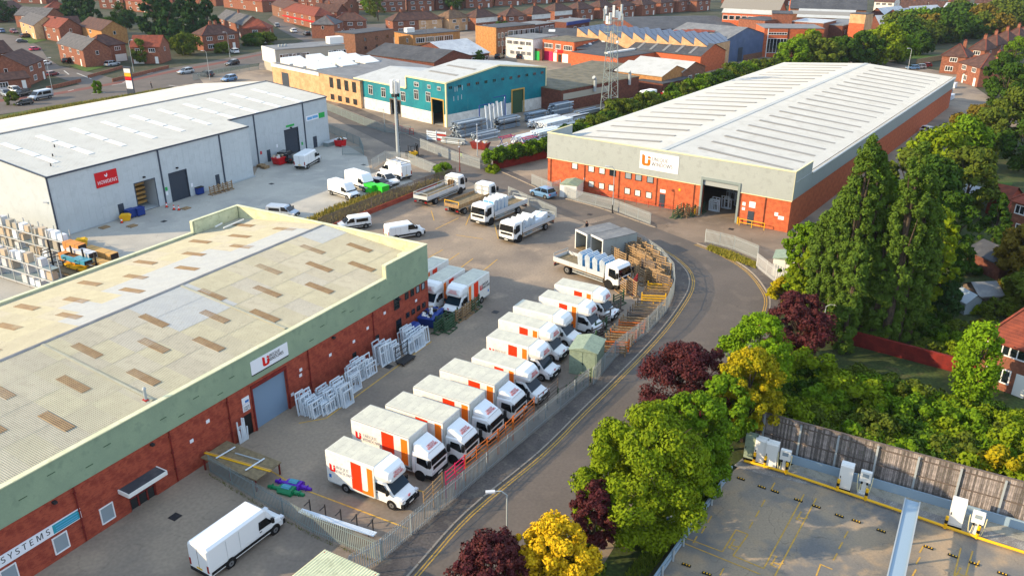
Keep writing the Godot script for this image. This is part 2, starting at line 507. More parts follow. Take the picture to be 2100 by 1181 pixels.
func line_w(mb: MB, pts: Array, w: float, y: float, off := 0.0):
	var L := []
	var R := []
	for i in pts.size():
		var a: Vector3 = pts[maxi(i - 1, 0)]
		var b: Vector3 = pts[mini(i + 1, pts.size() - 1)]
		var d := (b - a).normalized()
		var n := Vector3(-d.z, 0, d.x)
		var p: Vector3 = pts[i] + n * off
		p.y = y
		L.append(p - n * w / 2)
		R.append(p + n * w / 2)
	for i in pts.size() - 1:
		mb.quad(R[i], R[i + 1], L[i + 1], L[i])

func smooth(px: Array, n := 6) -> Array:   # Catmull-Rom through pixels
	var out := []
	for i in px.size() - 1:
		var p0 := Vector2(px[maxi(i - 1, 0)][0], px[maxi(i - 1, 0)][1])
		var p1 := Vector2(px[i][0], px[i][1])
		var p2 := Vector2(px[i + 1][0], px[i + 1][1])
		var p3 := Vector2(px[mini(i + 2, px.size() - 1)][0], px[mini(i + 2, px.size() - 1)][1])
		for k in n:
			var q := p1.cubic_interpolate(p2, p0, p3, k / float(n))
			out.append([q.x, q.y])
	out.append(px[px.size() - 1])
	return out

# ---------- ground, roads, markings ----------
const KERB_IN := [[700, 1340], [858, 1158], [957, 1050], [1100, 933], [1190, 845], [1250, 787], [1310, 727], [1360, 672], [1395, 624], [1412, 593], [1413, 568], [1400, 547], [1372, 524], [1335, 505], [1300, 490]]
const KERB_OUT := [[690, 218], [800, 262], [900, 305], [1010, 345], [1100, 385], [1160, 408], [1240, 430], [1330, 462], [1430, 500], [1480, 520], [1535, 553], [1568, 590], [1580, 625], [1560, 680], [1480, 780], [1400, 860], [1250, 1010], [1090, 1210], [960, 1400]]
const KERB_FAR := [[1300, 490], [1215, 462], [1150, 440], [1075, 411], [960, 372], [880, 338], [800, 300], [690, 246], [650, 225]]

func setting():
	var mb := MB.new()
	mb.slab([Vector3(-900, 0, 60), Vector3(900, 0, 60), Vector3(900, 0, -1600), Vector3(-900, 0, -1600)], -.06, -.06)
	struct("ground", mb, "ground")
	sheet("tarmac_yard", [[-900, 1700], [900, 1700], [1560, 640], [1640, 560], [1650, 470], [2120, 260], [1960, 150], [1560, 85], [1000, 60], [540, 100], [530, 135], [390, 160], [330, 190], [-300, 290]], 0.0, "yard")
	sheet("concrete_yard", [[-420, 700], [110, 488], [520, 360], [530, 340], [670, 284], [715, 300], [752, 322], [760, 355], [800, 352], [862, 378], [640, 445], [520, 480], [320, 560], [-100, 760]], .008, "concrete")
	sheet("forecourt", [[1088, 376], [1123, 372], [1620, 466], [1660, 520], [1600, 585], [1555, 548], [1440, 503], [1330, 465], [1160, 408]], .008, "forecourt")
	var road := smooth(KERB_IN, 4)
	road.append_array(smooth(KERB_FAR, 3))
	var o2 := smooth(KERB_OUT, 4)
	road.append_array(o2)
	sheet("road", road, .014, "road")
	# pavements: raised slabs with a kerb stone along the road
	pavement([[700, 1270], [775, 1160], [880, 1068], [1000, 968], [1120, 868], [1212, 790], [1262, 735], [1330, 682], [1372, 632], [1384, 600], [1380, 572], [1358, 540], [1330, 520], [1290, 498]], KERB_IN)
	pavement([[1452, 497], [1500, 512], [1560, 545], [1597, 583], [1600, 625], [1585, 680], [1520, 770], [1420, 880], [1290, 1010], [1130, 1220], [1000, 1420]], KERB_OUT.slice(8))
	pavement([[700, 208], [800, 250], [905, 296], [985, 328], [1060, 358], [1086, 372], [1100, 380]], KERB_OUT.slice(0, 5))
	pavement([[1150, 392], [1250, 420], [1332, 452], [1345, 463]], KERB_OUT.slice(5, 8) + [[1345, 467]])
	var dy := MB.new()
	line_px(dy, smooth(KERB_IN, 4).slice(0, 55), .1, .022, .35)
	line_px(dy, smooth(KERB_IN, 4).slice(0, 55), .1, .022, .58)
	line_px(dy, smooth(KERB_OUT.slice(8, 14), 4), .1, .022, .35)
	line_px(dy, smooth(KERB_OUT.slice(8, 14), 4), .1, .022, .58)
	struct("road_marking", dy, "yellow_paint")
	var ym := MB.new()
	for q in [[[612, 868], [668, 858]], [[668, 858], [885, 700]], [[508, 938], [612, 1000]], [[612, 1000], [836, 1084]], [[880, 528], [908, 512]], [[880, 561], [942, 519]], [[912, 574], [970, 530]], [[962, 578], [1020, 532]], [[884, 432], [890, 452]], [[893, 470], [940, 447]], [[935, 482], [990, 490]], [[1022, 490], [1014, 460]], [[955, 462], [968, 430]], [[845, 1002], [872, 1010]], [[922, 960], [948, 974]], [[978, 918], [1002, 932]], [[1040, 872], [1062, 884]]]:
		line_px(ym, q, .13, .012)
	struct("road_marking", ym, "yellow_old")
	# distant main road with its red cycle lane
	sheet("main_road", [[-60, 243], [60, 226], [200, 206], [330, 182], [380, 172], [420, 176], [400, 150], [540, 128], [700, 96], [760, 80], [700, 66], [560, 100], [420, 128], [345, 140], [268, 156], [180, 170], [95, 186], [-60, 200]], .02, "road")
	sheet("side_street", [[178, 178], [235, 162], [200, 152], [120, 135], [95, 118], [80, 95], [40, 75], [-40, 62], [-60, 80], [20, 100], [60, 125], [90, 150]], .014, "road")
	sheet("side_street", [[640, 92], [720, 88], [745, 62], [690, 50], [630, 66], [590, 45], [560, 30], [548, 40], [575, 62], [600, 75]], .014, "road")
	sheet("side_street", [[700, 66], [980, 48], [1140, 30], [1420, 2], [1500, -8], [1480, -14], [1130, 20], [900, 42], [690, 54]], .02, "road")
	sheet("cycle_lane", [[-60, 210], [95, 193], [180, 178], [268, 163], [345, 146], [420, 133], [540, 109], [540, 112], [420, 137], [345, 150], [268, 167], [180, 183], [95, 198], [-60, 216]], .03, "cycle_lane")
	var wm := MB.new()
	for q in [[[186, 193], [215, 190]], [[138, 187], [150, 184]], [[228, 175], [258, 170]], [[250, 170], [262, 165]], [[300, 152], [312, 149]], [[345, 175], [365, 178]], [[156, 150], [186, 162]], [[130, 145], [140, 153]]]:
		line_px(wm, q, .35, .042)
	struct("road_marking", wm, "white_paint")
	sheet("grass_verge", [[-60, 262], [-20, 240], [100, 218], [250, 195], [325, 182], [372, 182], [330, 205], [-60, 300]], .05, "grass")
	for q in [[[640, 640], [700, 612], [760, 640], [700, 672]], [[1195, 452], [1250, 440], [1262, 446], [1208, 460]], [[1340, 640], [1378, 610], [1392, 618], [1352, 652]], [[900, 455], [960, 438], [975, 446], [915, 466]]]:
		sheet("tarmac_patch", q, .018 if q[0][0] == 1195 else .005, "yard2")
	for q in [[358, 1060], [797, 752], [1016, 640], [335, 454], [556, 377], [745, 338], [1210, 440], [1500, 470]]:
		var dm := MB.new()
		dm.bx(-.35, .0, -.35, .35, .02, .35)
		solo("drain_cover", dm, "dark_grey", "square dark iron drain cover set flush in the ground", "drain cover", G(q[0], q[1]) + Vector3(0, .009, 0), 1.05488, "drain covers")
	sheet("lawn", [[142, 135], [190, 122], [215, 137], [175, 147]], .04, "lawn")
	sheet("lawn", [[40, 78], [70, 70], [95, 82], [60, 90]], .04, "lawn")
	sheet("lawn", [[1870, 112], [1935, 112], [1925, 122], [1850, 120]], .03, "lawn")
	sheet("garden", [[1560, 690], [1640, 560], [1660, 480], [2120, 280], [2500, 400], [2500, 1140], [2100, 1070], [1560, 925], [1500, 830]], -.02, "garden")
	sheet("lawn", [[2010, 392], [2070, 388], [2080, 375], [2030, 372]], .03, "lawn")
	sheet("garden", [[1330, 1181], [1505, 955], [1560, 925], [1560, 690], [1400, 880], [1100, 1240], [1200, 1400]], -.01, "garden")

func pavement(back: Array, front: Array):
	var b := smooth(back, 3)
	var f := smooth(front, 4)
	var fi := []
	for q in f: fi.append(q)
	fi.reverse()
	var pts := []
	for q in b: pts.append(G(q[0], q[1]))
	for q in fi: pts.append(G(q[0], q[1]))
	var mb := MB.new()
	mb.slab(pts, 0.0, .09)
	var o := struct("pavement", mb, "pavement")
	var fw := []
	for q in f: fw.append(G(q[0], q[1]))
	# kerb stones, each a part
	var acc := 0.0
	for i in fw.size() - 1:
		var A: Vector3 = fw[i]
		var B: Vector3 = fw[i + 1]
		var n := maxi(1, int(A.distance_to(B) / 1.8))
		for k in n:
			var p := A.lerp(B, (k + .02) / n)
			var q := A.lerp(B, (k + .98) / n)
			var km := MB.new()
			km.bar(p + Vector3.UP * .048, q + Vector3.UP * .048, .14, .13)
			part("kerb_stone", km, "kerb", o)

# ---------- the three big sheds ----------
func near_shed():
	var b := thing("brick_warehouse", "long red brick warehouse with green cladding band and weathered cream roof sheets", "warehouse", G(880, 652), 1.05488)
	var L := -72.0
	var D := -27.0
	var EV := 6.95
	var PT := 8.36
	var w := MB.new()
	# front wall in pieces round the shutter, door and entrance
	var cb := 4.5
	var xs := [[L, -37.0], [-34.8, -26.1], [-25.25, -24.9], [-21.1, 0.0]]
	for q in xs: w.bx(q[0], 0, -.3, q[1], cb, 0)
	w.bx(-37.0, 2.1, -.3, -34.8, cb, 0)
	w.bx(-26.1, 1.95, -.3, -25.25, cb, 0)
	w.bx(-24.9, 3.9, -.3, -21.1, cb, 0)
	w.bx(-.3, 0, D + .3, 0, cb, -.3)
	w.bx(L, 0, D, 0, cb, D + .3)
	w.bx(L, 0, D + .3, L + .3, cb, -.3)
	part("wall", w, "brick_red", b)
	var c := MB.new()
	c.bx(L, cb, -.22, 0.06, EV + .12, .08)
	c.bx(-6.8, EV + .12, -.22, 0.06, PT, .08)
	c.bx(-.16, cb, D - .08, .06, PT, -.22)
	c.bx(L, cb, D - .08, -.16, EV + .12, D + .2)
	c.bx(-6.8, EV + .12, D - .08, -.16, PT, D + .2)
	part("cladding_band", c, "clad_green", b)
	var cc := MB.new()   # inside of the parapet and the cappings
	cc.bx(-6.7, 6.6, -.30, -.3, PT - .05, -.223)
	cc.bx(-.24, 6.6, D + .3, -.163, PT - .05, -.3)
	cc.bx(-6.7, 6.6, D + .203, -.3, PT - .05, D + .28)
	cc.bx(-6.9, PT, -.32, .1, PT + .07, .12)
	cc.bx(-.34, PT, D + .3, .1, PT + .07, -.32)
	cc.bx(-6.9, PT, D - .12, .1, PT + .07, D + .3)
	cc.bx(-6.96, EV, -.3, -6.803, PT - .003, .1)
	cc.bx(-6.96, EV, D - .1, -6.803, PT - .003, D + .28)
	cc.bx(L, EV - .3, D + .203, -6.97, EV + .117, D + .26)
	cc.bx(L, EV + .12, -.30, -6.97, EV + .2, .13)
	cc.bx(L, EV + .12, D - .13, -6.97, EV + .2, D + .3)
	part("capping", cc, "clad_cream", b)
	var gt := MB.new()
	gt.bx(L, EV - .22, -.55, -6.97, EV - .12, -.31)
	gt.bx(L, EV - .22, D + .31, -6.97, EV - .12, D + .55)
	part("gutter", gt, "black", b)
	# profiled roof sheets: 34 columns, 4 rows a slope
	var RZ := -13.5
	var RY := 8.25
	var z0 := -.5
	var y0 := 6.9
	var cols := 34
	var cw := -L / cols
	var key := corr(cw, 3.42, .147, .05)
	var k := (RY - y0) / (z0 - RZ)
	rng.seed = 5
	for side in 2:
		for r in 4:
			var za := lerpf(z0, RZ, r / 4.0)
			var zb := lerpf(z0, RZ, (r + 1) / 4.0)
			var ya := y0 + (z0 - za) * k
			var yb := y0 + (z0 - zb) * k
			for i in cols:
				var x := L + (i + .5) * cw
				var m := "sheet%d" % [0, 1, 2, 3, 4, 0, 1, 3][rng.randi() % 8]
				if side == 0 and ((r == 3 and x > -24.5 and x < -19.5) or (r == 2 and x > -23.3 and x < -19.8) or (r == 3 and x > -4.5) or (r == 2 and x > -25.6 and x < -23.3)): m = "sheet_new"
				if side == 1 and ((r == 3 and x > -30 and x < -2) or (r == 2 and x > -27 and x < -8 and rng.randf() < .6)): m = "sheet_new"
				if side == 1 and m != "sheet_new": m = "sheet%d" % [0, 0, 1, 0, 3][rng.randi() % 5]
				if side == 0: on_slope("roof_sheet", key, m, b, x, za, ya + r * .012, zb - .1, yb + .01 + r * .012)
				else: on_slope("roof_sheet", key, m, b, x, 2 * RZ - za, ya + r * .012, 2 * RZ - zb + .1, yb + .01 + r * .012)
	var rl := corr(.8, 3.0, .147, .055)
	for g in [[-3.68, -5.95, 0], [-6.75, -2.5, 0], [-9.97, -6.05, 0], [-17.0, -2.75, 1], [-20.27, -6.15, 1], [-23.4, -2.65, 1]]:
		var x: float = g[1]
		var i := 0
		while x > L + 2:
			var z: float = g[0]
			var za := z + 1.5
			var zb := z - 1.5
			var dn := 1.0 if g[2] == 0 else -1.0
			var ya := RY - k * absf(za - RZ)
			var yb := RY - k * absf(zb - RZ)
			on_slope("rooflight", rl, "sheet_grp", b, x, za, ya, zb, yb, .045)
			x -= 6.22 if i % 3 != 1 else 7.0
			i += 1
	var rd := MB.new()
	rd.prism([Vector2(0, 0), Vector2(.24, -.03), Vector2(.24, .0), Vector2(.08, .06), Vector2(-.08, .06), Vector2(-.24, .0), Vector2(-.24, -.03)], L, -.4)
	var ro := part("ridge_cap", rd, "roof_grey", b, Vector3(0, RY + .06, RZ))
	ro.rotation.y = PI / 2
	ro.position.x = 0
	for x in [-19.8, -33.2, -46.5]:
		var sb := MB.new()
		sb.bx(-.12, 0, -6.3, .12, .06, 6.3)
		on_slope("roof_strip", sb, "sheet0", b, x, z0, y0, RZ, RY, .06)
	var fl := MB.new()
	fl.tube(Vector3(0, 0, 0), Vector3(0, .95, 0), .11, .11, 10)
	fl.tube(Vector3(0, .9, 0), Vector3(0, 1.05, 0), .16, .05, 10)
	var flo := part("flue", fl, "galv", b, Vector3(-33.4, 6.98, -1.2))
	var fb := MB.new()
	fb.bx(-.22, -.02, -.22, .22, .06, .22)
	part("flashing", fb, "red_paint", flo)
	for q in [[-3.0, -24.5, 3.2], [-4.2, -25.6, 1.2]]:
		var pb := MB.new()
		pb.bar(Vector3(q[0] - q[2] / 2, 7.35, q[1]), Vector3(q[0] + q[2] / 2, 7.4, q[1] - .2), .12, .12)
		part("loose_pipe", pb, "trim_white", b)
	var al := MB.new()
	al.bx(-.5, -.2, -.25, .5, .2, .25)
	part("roof_vent", al, "clad_cream", b, Vector3(-2.0, 7.55, -1.6))
	# cladding vents and marks
	for x in [-8.5, -9.4, -12.5, -13.6, -16.5, -18.0, -27.0, -28.3, -30.5, -32.0, -33.5, -38, -39.5, -42, -44, -46, -48]:
		var vm := MB.new()
		vm.bx(0, 0, 0, .55, .05, .02)
		part("vent_slot", vm, "green_dull", b, Vector3(x, 5.0 + fmod(absf(x) * .37, 1.3), .08))
	for x in [-9.3, -18.3, -27.5, -33.0, -40.6]:
		var dp := MB.new()
		dp.tube(Vector3(x, .1, .09), Vector3(x, 4.48, .09), .05, .05, 8)
		for y in [1.2, 2.6, 4.0]: dp.bx(x - .09, y, .0, x + .09, y + .06, .15)
		part("downpipe", dp, "fence_red", b)
	# shutter
	var sh := MB.new()
	for i in 39: sh.bx(-24.9, i * .1, -.2, -21.1, i * .1 + .09, -.16)
	part("roller_shutter", sh, "door_blue", b)
	var sf := MB.new()
	sf.bx(-25.0, 3.9, 0, -21.0, 4.2, .12)
	sf.bx(-25.02, 0, .003, -24.88, 3.9, .1)
	sf.bx(-21.12, 0, .003, -20.98, 3.9, .1)
	part("shutter_frame", sf, "fence_red", b)
	var pd := MB.new()
	pd.bx(-26.1, 0, -.12, -25.25, 1.95, -.06)
	part("door", pd, "black", b)
	# entrance with canopy
	var en := MB.new()
	en.bx(-37.0, 0, -.2, -34.8, 2.1, -.15)
	var eo := part("entrance_door", en, "pane", b)
	var ef := MB.new()
	for x in [-37.0, -36.3, -35.55, -34.9]: ef.bx(x, 0, -.15, x + .1, 2.1, -.08)
	ef.bx(-36.9, .9, -.15, -34.9, 1.0, -.09)
	part("door_frame", ef, "fence_red", eo)
	var cn := MB.new()
	cn.bx(-37.6, 2.25, .003, -34.5, 2.3, 1.1)
	var co := part("canopy", cn, "roof_dark", b)
	var ce := MB.new()
	ce.bx(-37.65, 2.02, 1.1, -34.45, 2.33, 1.16)
	ce.bx(-37.68, 2.02, .003, -37.6, 2.33, 1.1)
	ce.bx(-34.5, 2.02, .003, -34.42, 2.33, 1.1)
	part("fascia", ce, "trim_white", co)
	# windows
	for i in 4: window(b, Vector3(-38.75 - i * 3.45, 1.1, .0), 1.05, 1.3, 0, "frame_white", "pane_pale", 0)
	window(b, Vector3(-5.45, 3.9, 0), .85, 1.3, 0, "frame_dark", "pane", 0)
	window(b, Vector3(-5.3, 1.4, 0), .85, 1.3, 0, "frame_dark", "pane", 0)
	for i in 4:
		window(b, Vector3(-3.75 + i * .95, 4.05, 0), .55, .75, 0, "frame_dark", "pane_pale" if i > 1 else "pane", 0)
		window(b, Vector3(-3.75 + i * .95, 1.9, 0), .55, .55, 0, "frame_dark", "pane", 0)
	for q in [[-12.3, 1.2], [-8.8, 1.5]]: window(b, Vector3(q[0], q[1], 0), .5, .55, 0, "frame_dark", "pane", 0)
	for q in [[-19.3, 3.0], [-19.4, 2.5], [-15.5, 2.7], [-12.2, 2.6], [-10.1, 3.1], [-2.2, 2.9], [-7.4, 3.6], [-29.5, 3.4], [-31.2, 2.6], [-20.6, 1.2], [-26.6, 1.2]]:
		var nm := MB.new()
		nm.bx(-.16, -.14, 0, .16, .14, .03)
		part("wall_plate", nm, "sign_white", b, Vector3(q[0], q[1], .002))
	for q in [-5.2, -15.0, -34.5, -42.0]:
		var lm := MB.new()
		lm.bx(-.12, -.08, 0, .12, .08, .3)
		part("flood_lamp", lm, "dark_grey", b, Vector3(q, 4.25, .002))
	# signs fixed to the wall
	var s1 := MB.new()
	s1.bx(-24.75, 5.1, .085, -20.6, 6.3, .13)
	var so := part("sign_board", s1, "sign_white", b)
	var sk := MB.new()
	sk.bx(-24.75, 5.0, .085, -20.6, 5.1, .13)
	part("sign_stripe", sk, "black", so)
	logo_u(so, Vector3(-23.5, 5.3, .132), .85, 0, "logo_red")
	text(so, "UNIQUE", .27, Vector3(-22.2, 5.95, .14), Vector3.ZERO, "ink")
	text(so, "WINDOWS", .27, Vector3(-22.03, 5.62, .14), Vector3.ZERO, "ink")
	var s2 := MB.new()
	s2.bx(-47.5, 1.98, .0, -42.55, 2.75, .06)
	var so2 := part("banner_board", s2, "sign_white", b)
	text(so2, "T  S Y S T E M S", .42, Vector3(-44.6, 2.4, .065), Vector3.ZERO, "ink")
	var s3 := MB.new()
	s3.bx(-42.5, 2.04, .06, -40.56, 2.69, .07)
	var so3 := part("banner_panel", s3, "sign_teal", so2)
	var s4 := MB.new()
	s4.bx(-42.55, 1.98, .0, -40.5, 2.75, .06)
	part("banner_board", s4, "sign_white", b)
	for y in [2.5, 2.3, 2.14]:
		var s5 := MB.new()
		s5.bx(-42.3, y, .07, -40.75, y + .06, .075)
		part("print_line", s5, "film_blue", so2)
	for q in [[2.95, "sign_blue"], [2.3, ""]]:
		var sb := MB.new()
		sb.bx(-26.05, q[0], 0, -25.3, q[0] + .6, .04)
		var sbo := part("notice", sb, "sign_white", b)
		var st := MB.new()
		st.bx(-25.75, q[0] + .1, .04, -25.37, q[0] + .3, .05)
		if q[1] != "": part("notice_band", st, q[1], sbo)
		else:
			text(sbo, "STAFF", .17, Vector3(-25.67, q[0] + .36, .045), Vector3.ZERO, "ink")
			text(sbo, "ONLY", .17, Vector3(-25.67, q[0] + .15, .045), Vector3.ZERO, "ink")

func cladding_wall(mb: MB, x0: float, x1: float, y0: float, y1: float, z: float, pitch := 1.0):   # ribbed wall facing +z
	var x := x0
	while x < x1 - .01:
		var x2 := minf(x + pitch, x1)
		mb.quad(Vector3(x, y0, z), Vector3(x2 - .03, y0, z), Vector3(x2 - .03, y1, z), Vector3(x, y1, z))
		mb.quad(Vector3(x2 - .03, y0, z - .01), Vector3(x2, y0, z - .01), Vector3(x2, y1, z - .01), Vector3(x2 - .03, y1, z - .01))
		mb.quad(Vector3(x2 - .03, y0, z), Vector3(x2 - .03, y0, z - .01), Vector3(x2 - .03, y1, z - .01), Vector3(x2 - .03, y1, z))
		mb.quad(Vector3(x2, y0, z - .01), Vector3(x2, y0, z), Vector3(x2, y1, z), Vector3(x2, y1, z - .01))
		x = x2

func grey_shed():
	var b := thing("grey_warehouse", "pale grey clad trade warehouse with white roof and red sign over its yard", "warehouse", G(120, 489), 1.05488)
	var XS := 35.35
	var XE := 60.0
	var E := 8.4
	var RY := 10.55
	var RZ := -20.3
	var SB := -4.75
	var ZB := -40.6
	var k := (RY - E) / -RZ
	var w := MB.new()
	# front in two panes round the openings
	for q in [[0.0, 12.7, 0.0], [16.1, 18.75, 0.0], [21.9, XS, 0.0]]: cladding_wall(w, q[0], q[1], 0, E, 0)
	cladding_wall(w, 12.7, 16.1, 4.35, E, 0)
	cladding_wall(w, 18.75, 21.9, 4.35, E, 0)
	var es := E - SB * k
	for q in [[XS, 48.2], [51.6, XE]]: cladding_wall(w, q[0], q[1], 0, es, SB)
	cladding_wall(w, 48.2, 51.6, 4.7, es, SB)
	w.quad(Vector3(XS, 0, 0), Vector3(XS, 0, SB), Vector3(XS, es, SB), Vector3(XS, E, 0))
	for x in [0.0, XE]:
		var zf := 0.0 if x == 0.0 else SB
		var ef := E if x == 0.0 else es
		w.quad(Vector3(x, 0, ZB), Vector3(x, 0, zf), Vector3(x, ef, zf), Vector3(x, E, ZB))
		w.tri(Vector3(x, ef, zf), Vector3(x, RY, RZ), Vector3(x, E, ZB))
	w.quad(Vector3(XE, 0, ZB), Vector3(0, 0, ZB), Vector3(0, E, ZB), Vector3(XE, E, ZB))
	part("wall", w, "clad_grey", b)
	for q in [[12.7, 16.1, 0.0, 4.35], [18.75, 21.9, 0.0, 4.35], [48.2, 51.6, SB, 4.7]]:
		var rv := MB.new()
		rv.bx(q[0] - .12, 0, q[2] + .004, q[0], q[3] + .12, q[2] + .06)
		rv.bx(q[1], 0, q[2] + .004, q[1] + .12, q[3] + .12, q[2] + .06)
		rv.bx(q[0], q[3], q[2] + .004, q[1], q[3] + .12, q[2] + .06)
		rv.bx(q[0], 0, q[2] - 3.0, q[1], .01, q[2])
		part("door_surround", rv, "trim_dark", b)
		var sl := MB.new()
		if q[0] > 17:
			for i in 36: sl.bx(q[0], i * q[3] / 36, q[2] - .14, q[1], (i + .9) * q[3] / 36, q[2] - .08)
			part("roller_shutter", sl, "door_dark", b)
		else:
			sl.bx(q[0] - .3, 0, q[2] - 9, q[1] + .3, .03, q[2] - .2)
			sl.bx(q[0] - .3, 0, q[2] - 9.1, q[1] + .3, q[3], q[2] - 9)
			sl.bx(q[0] - .35, 0, q[2] - 9, q[0] - .3, q[3], q[2] - .1)
			sl.bx(q[1] + .3, 0, q[2] - 9, q[1] + .35, q[3], q[2] - .1)
			sl.bx(q[0] - .3, q[3] + .02, q[2] - 9, q[1] + .3, q[3] + .06, q[2] - .1)
			part("loading_bay", sl, "clad_grey", b)
			for i in 5:
				var kb := MB.new()
				kb.bx(q[0] + .3, .5 + i * .7, q[2] - 3.5, q[1] - .2, .85 + i * .7, q[2] - 2.2)
				part("racked_stock", kb, "tan_wood", b)
	for q in [[9.45, 10.35, 0.0], [27.3, 28.1, 0.0], [43.4, 44.2, SB], [55.4, 56.4, SB]]:
		var d := MB.new()
		d.bx(q[0], .02, q[2] + .004, q[1], 2.15, q[2] + .05)
		var dd := part("door", d, "door_dark", b)
		var hd := MB.new()
		hd.bx(q[1] - .2, 1.0, q[2] + .052, q[1] - .1, 1.06, q[2] + .1)
		part("handle", hd, "rim", dd)
	# trim: eaves, corners, downpipes, base angle
	var t := MB.new()
	t.bx(-.1, E - .1, .006, XS + .1, E + .12, .16)
	t.bx(XS + .1, es - .1, SB + .006, XE + .1, es + .12, SB + .16)
	for q in [[.05, 0.0, E], [7.6, 0.0, 0.0], [17.43, 0.0, E], [29.1, 0.0, E], [41.2, SB, es], [53.4, SB, es]]:
		if q[2] > 0: t.bx(q[0] - .1, 0, q[1] + .004, q[0] + .1, q[2] - .1, q[1] + .14)
	part("downpipe_trim", t, "trim_dark", b)
	var bt := MB.new()
	bt.bx(.2, .02, .006, 9.2, .12, .08)
	bt.bx(28.3, .02, .006, XS + .05, .12, .5)
	part("base_rail", bt, "galv", b)
	# roof
	var SL := Vector2(RZ, RY - E).length()
	var m1 := corr(XS, SL, .333, .035, true)
	on_slope("roof_slope", m1, "roof_pale", b, XS / 2, .15, E + .06, RZ, RY + .06)
	var z2 := SB + .15
	var m2 := corr(XE - XS, Vector2(RZ - SB, RY - es).length(), .333, .035, true)
	on_slope("roof_slope", m2, "roof_pale", b, (XS + XE) / 2, z2, es + .06, RZ, RY + .06)
	var m3 := corr(XE, SL, .333, .035, true)
	on_slope("roof_slope", m3, "roof_pale", b, XE / 2, RZ, RY + .06, ZB, E + .06)
	var rc := MB.new()
	rc.bx(-.1, RY + .05, RZ - .35, XE + .1, RY + .13, RZ + .35)
	part("ridge_cap", rc, "roof_grey", b)
	var vg := MB.new()
	vg.bar(Vector3(-.06, E + .1, .2), Vector3(-.06, RY + .14, RZ), .16, .16)
	vg.bar(Vector3(-.06, RY + .14, RZ), Vector3(-.06, E + .1, ZB), .16, .16)
	vg.bar(Vector3(XE + .06, es + .1, SB), Vector3(XE + .06, RY + .14, RZ), .16, .16)
	part("verge_trim", vg, "trim_dark", b)
	for i in 10:
		var x := 4.3 + i * 5.45
		for s in 3:
			var za := -4.0 - s * 4.1 - i * .12
			var lm := MB.new()
			lm.bx(-.5, 0, -1.85, .5, .05, 1.85)
			var zb := za - 3.7
			on_slope("rooflight", lm, "rooflight_pale", b, x, za, E - za * k + .07, zb, E - zb * k + .07, .03)
			if s == 2 and i > 6: break
	for i in 3:
		var nb := MB.new()
		nb.tube(Vector3(0, 0, 0), Vector3(0, .35, 0), .09, .09, 8)
		part("roof_pipe", nb, "dark_grey", b, Vector3(3.0 + i * 2.6, 8.85 + i * .35, -3.2 - i * 3.4))
	# sign boards
	var s := MB.new()
	s.bx(6.8, 5.2, .006, 10.25, 7.3, .1)
	var so := part("sign_board", s, "sign_red", b)
	text(so, "HOWDENS", .46, Vector3(8.55, 5.85, .105), Vector3.ZERO, "sign_white")
	var rb := MB.new()   # small white emblem above the name
	rb.prism([Vector2(-.22, .12), Vector2(-.1, -.12), Vector2(.1, -.22), Vector2(.26, -.02), Vector2(.24, .34), Vector2(.12, .22), Vector2(.1, .02), Vector2(-.02, 0), Vector2(-.06, .18)], .1, .115)
	part("emblem", rb, "sign_white", so, Vector3(8.45, 6.68, 0))
	var g1 := MB.new()
	g1.bx(54.0, 5.3, SB + .006, 57.4, 6.25, SB + .07)
	var go := part("sign_board", g1, "sign_white", b)
	var gl := MB.new()
	gl.bx(54.3, 5.5, SB + .07, 55.6, 6.0, SB + .08)
	gl.bx(55.7, 5.55, SB + .07, 57.2, 6.05, SB + .08)
	part("print_line", gl, "film_blue", go)
	var g2 := MB.new()
	g2.bx(57.4, 5.3, SB + .006, 59.1, 6.25, SB + .07)
	part("sign_panel", g2, "sign_green", b)
	var g3 := MB.new()
	g3.bx(48.7, 5.2, SB + .006, 50.8, 5.55, SB + .06)
	part("sign_panel", g3, "sign_green", b)
	for q in [[14.4, 5.0, 0.0], [20.3, 5.0, 0.0], [49.8, 5.0, SB]]:
		var fm := MB.new()
		fm.bx(-.15, -.1, 0, .15, .1, .3)
		part("flood_lamp", fm, "dark_grey", b, Vector3(q[0], q[1], q[2] + .005))
	for q in [[17.9, 1.6, 0.0, "sign_white"], [17.9, 2.3, 0.0, "sign_green"], [22.6, 1.7, 0.0, "sign_white"], [42.0, 2.0, SB, "sign_red"], [52.4, 1.5, SB, "sign_green"], [46.0, 2.4, SB, "sign_white"]]:
		var pm := MB.new()
		pm.bx(-.2, -.28, 0, .2, .28, .03)
		part("notice", pm, q[3], b, Vector3(q[0], q[1], q[2] + .005))

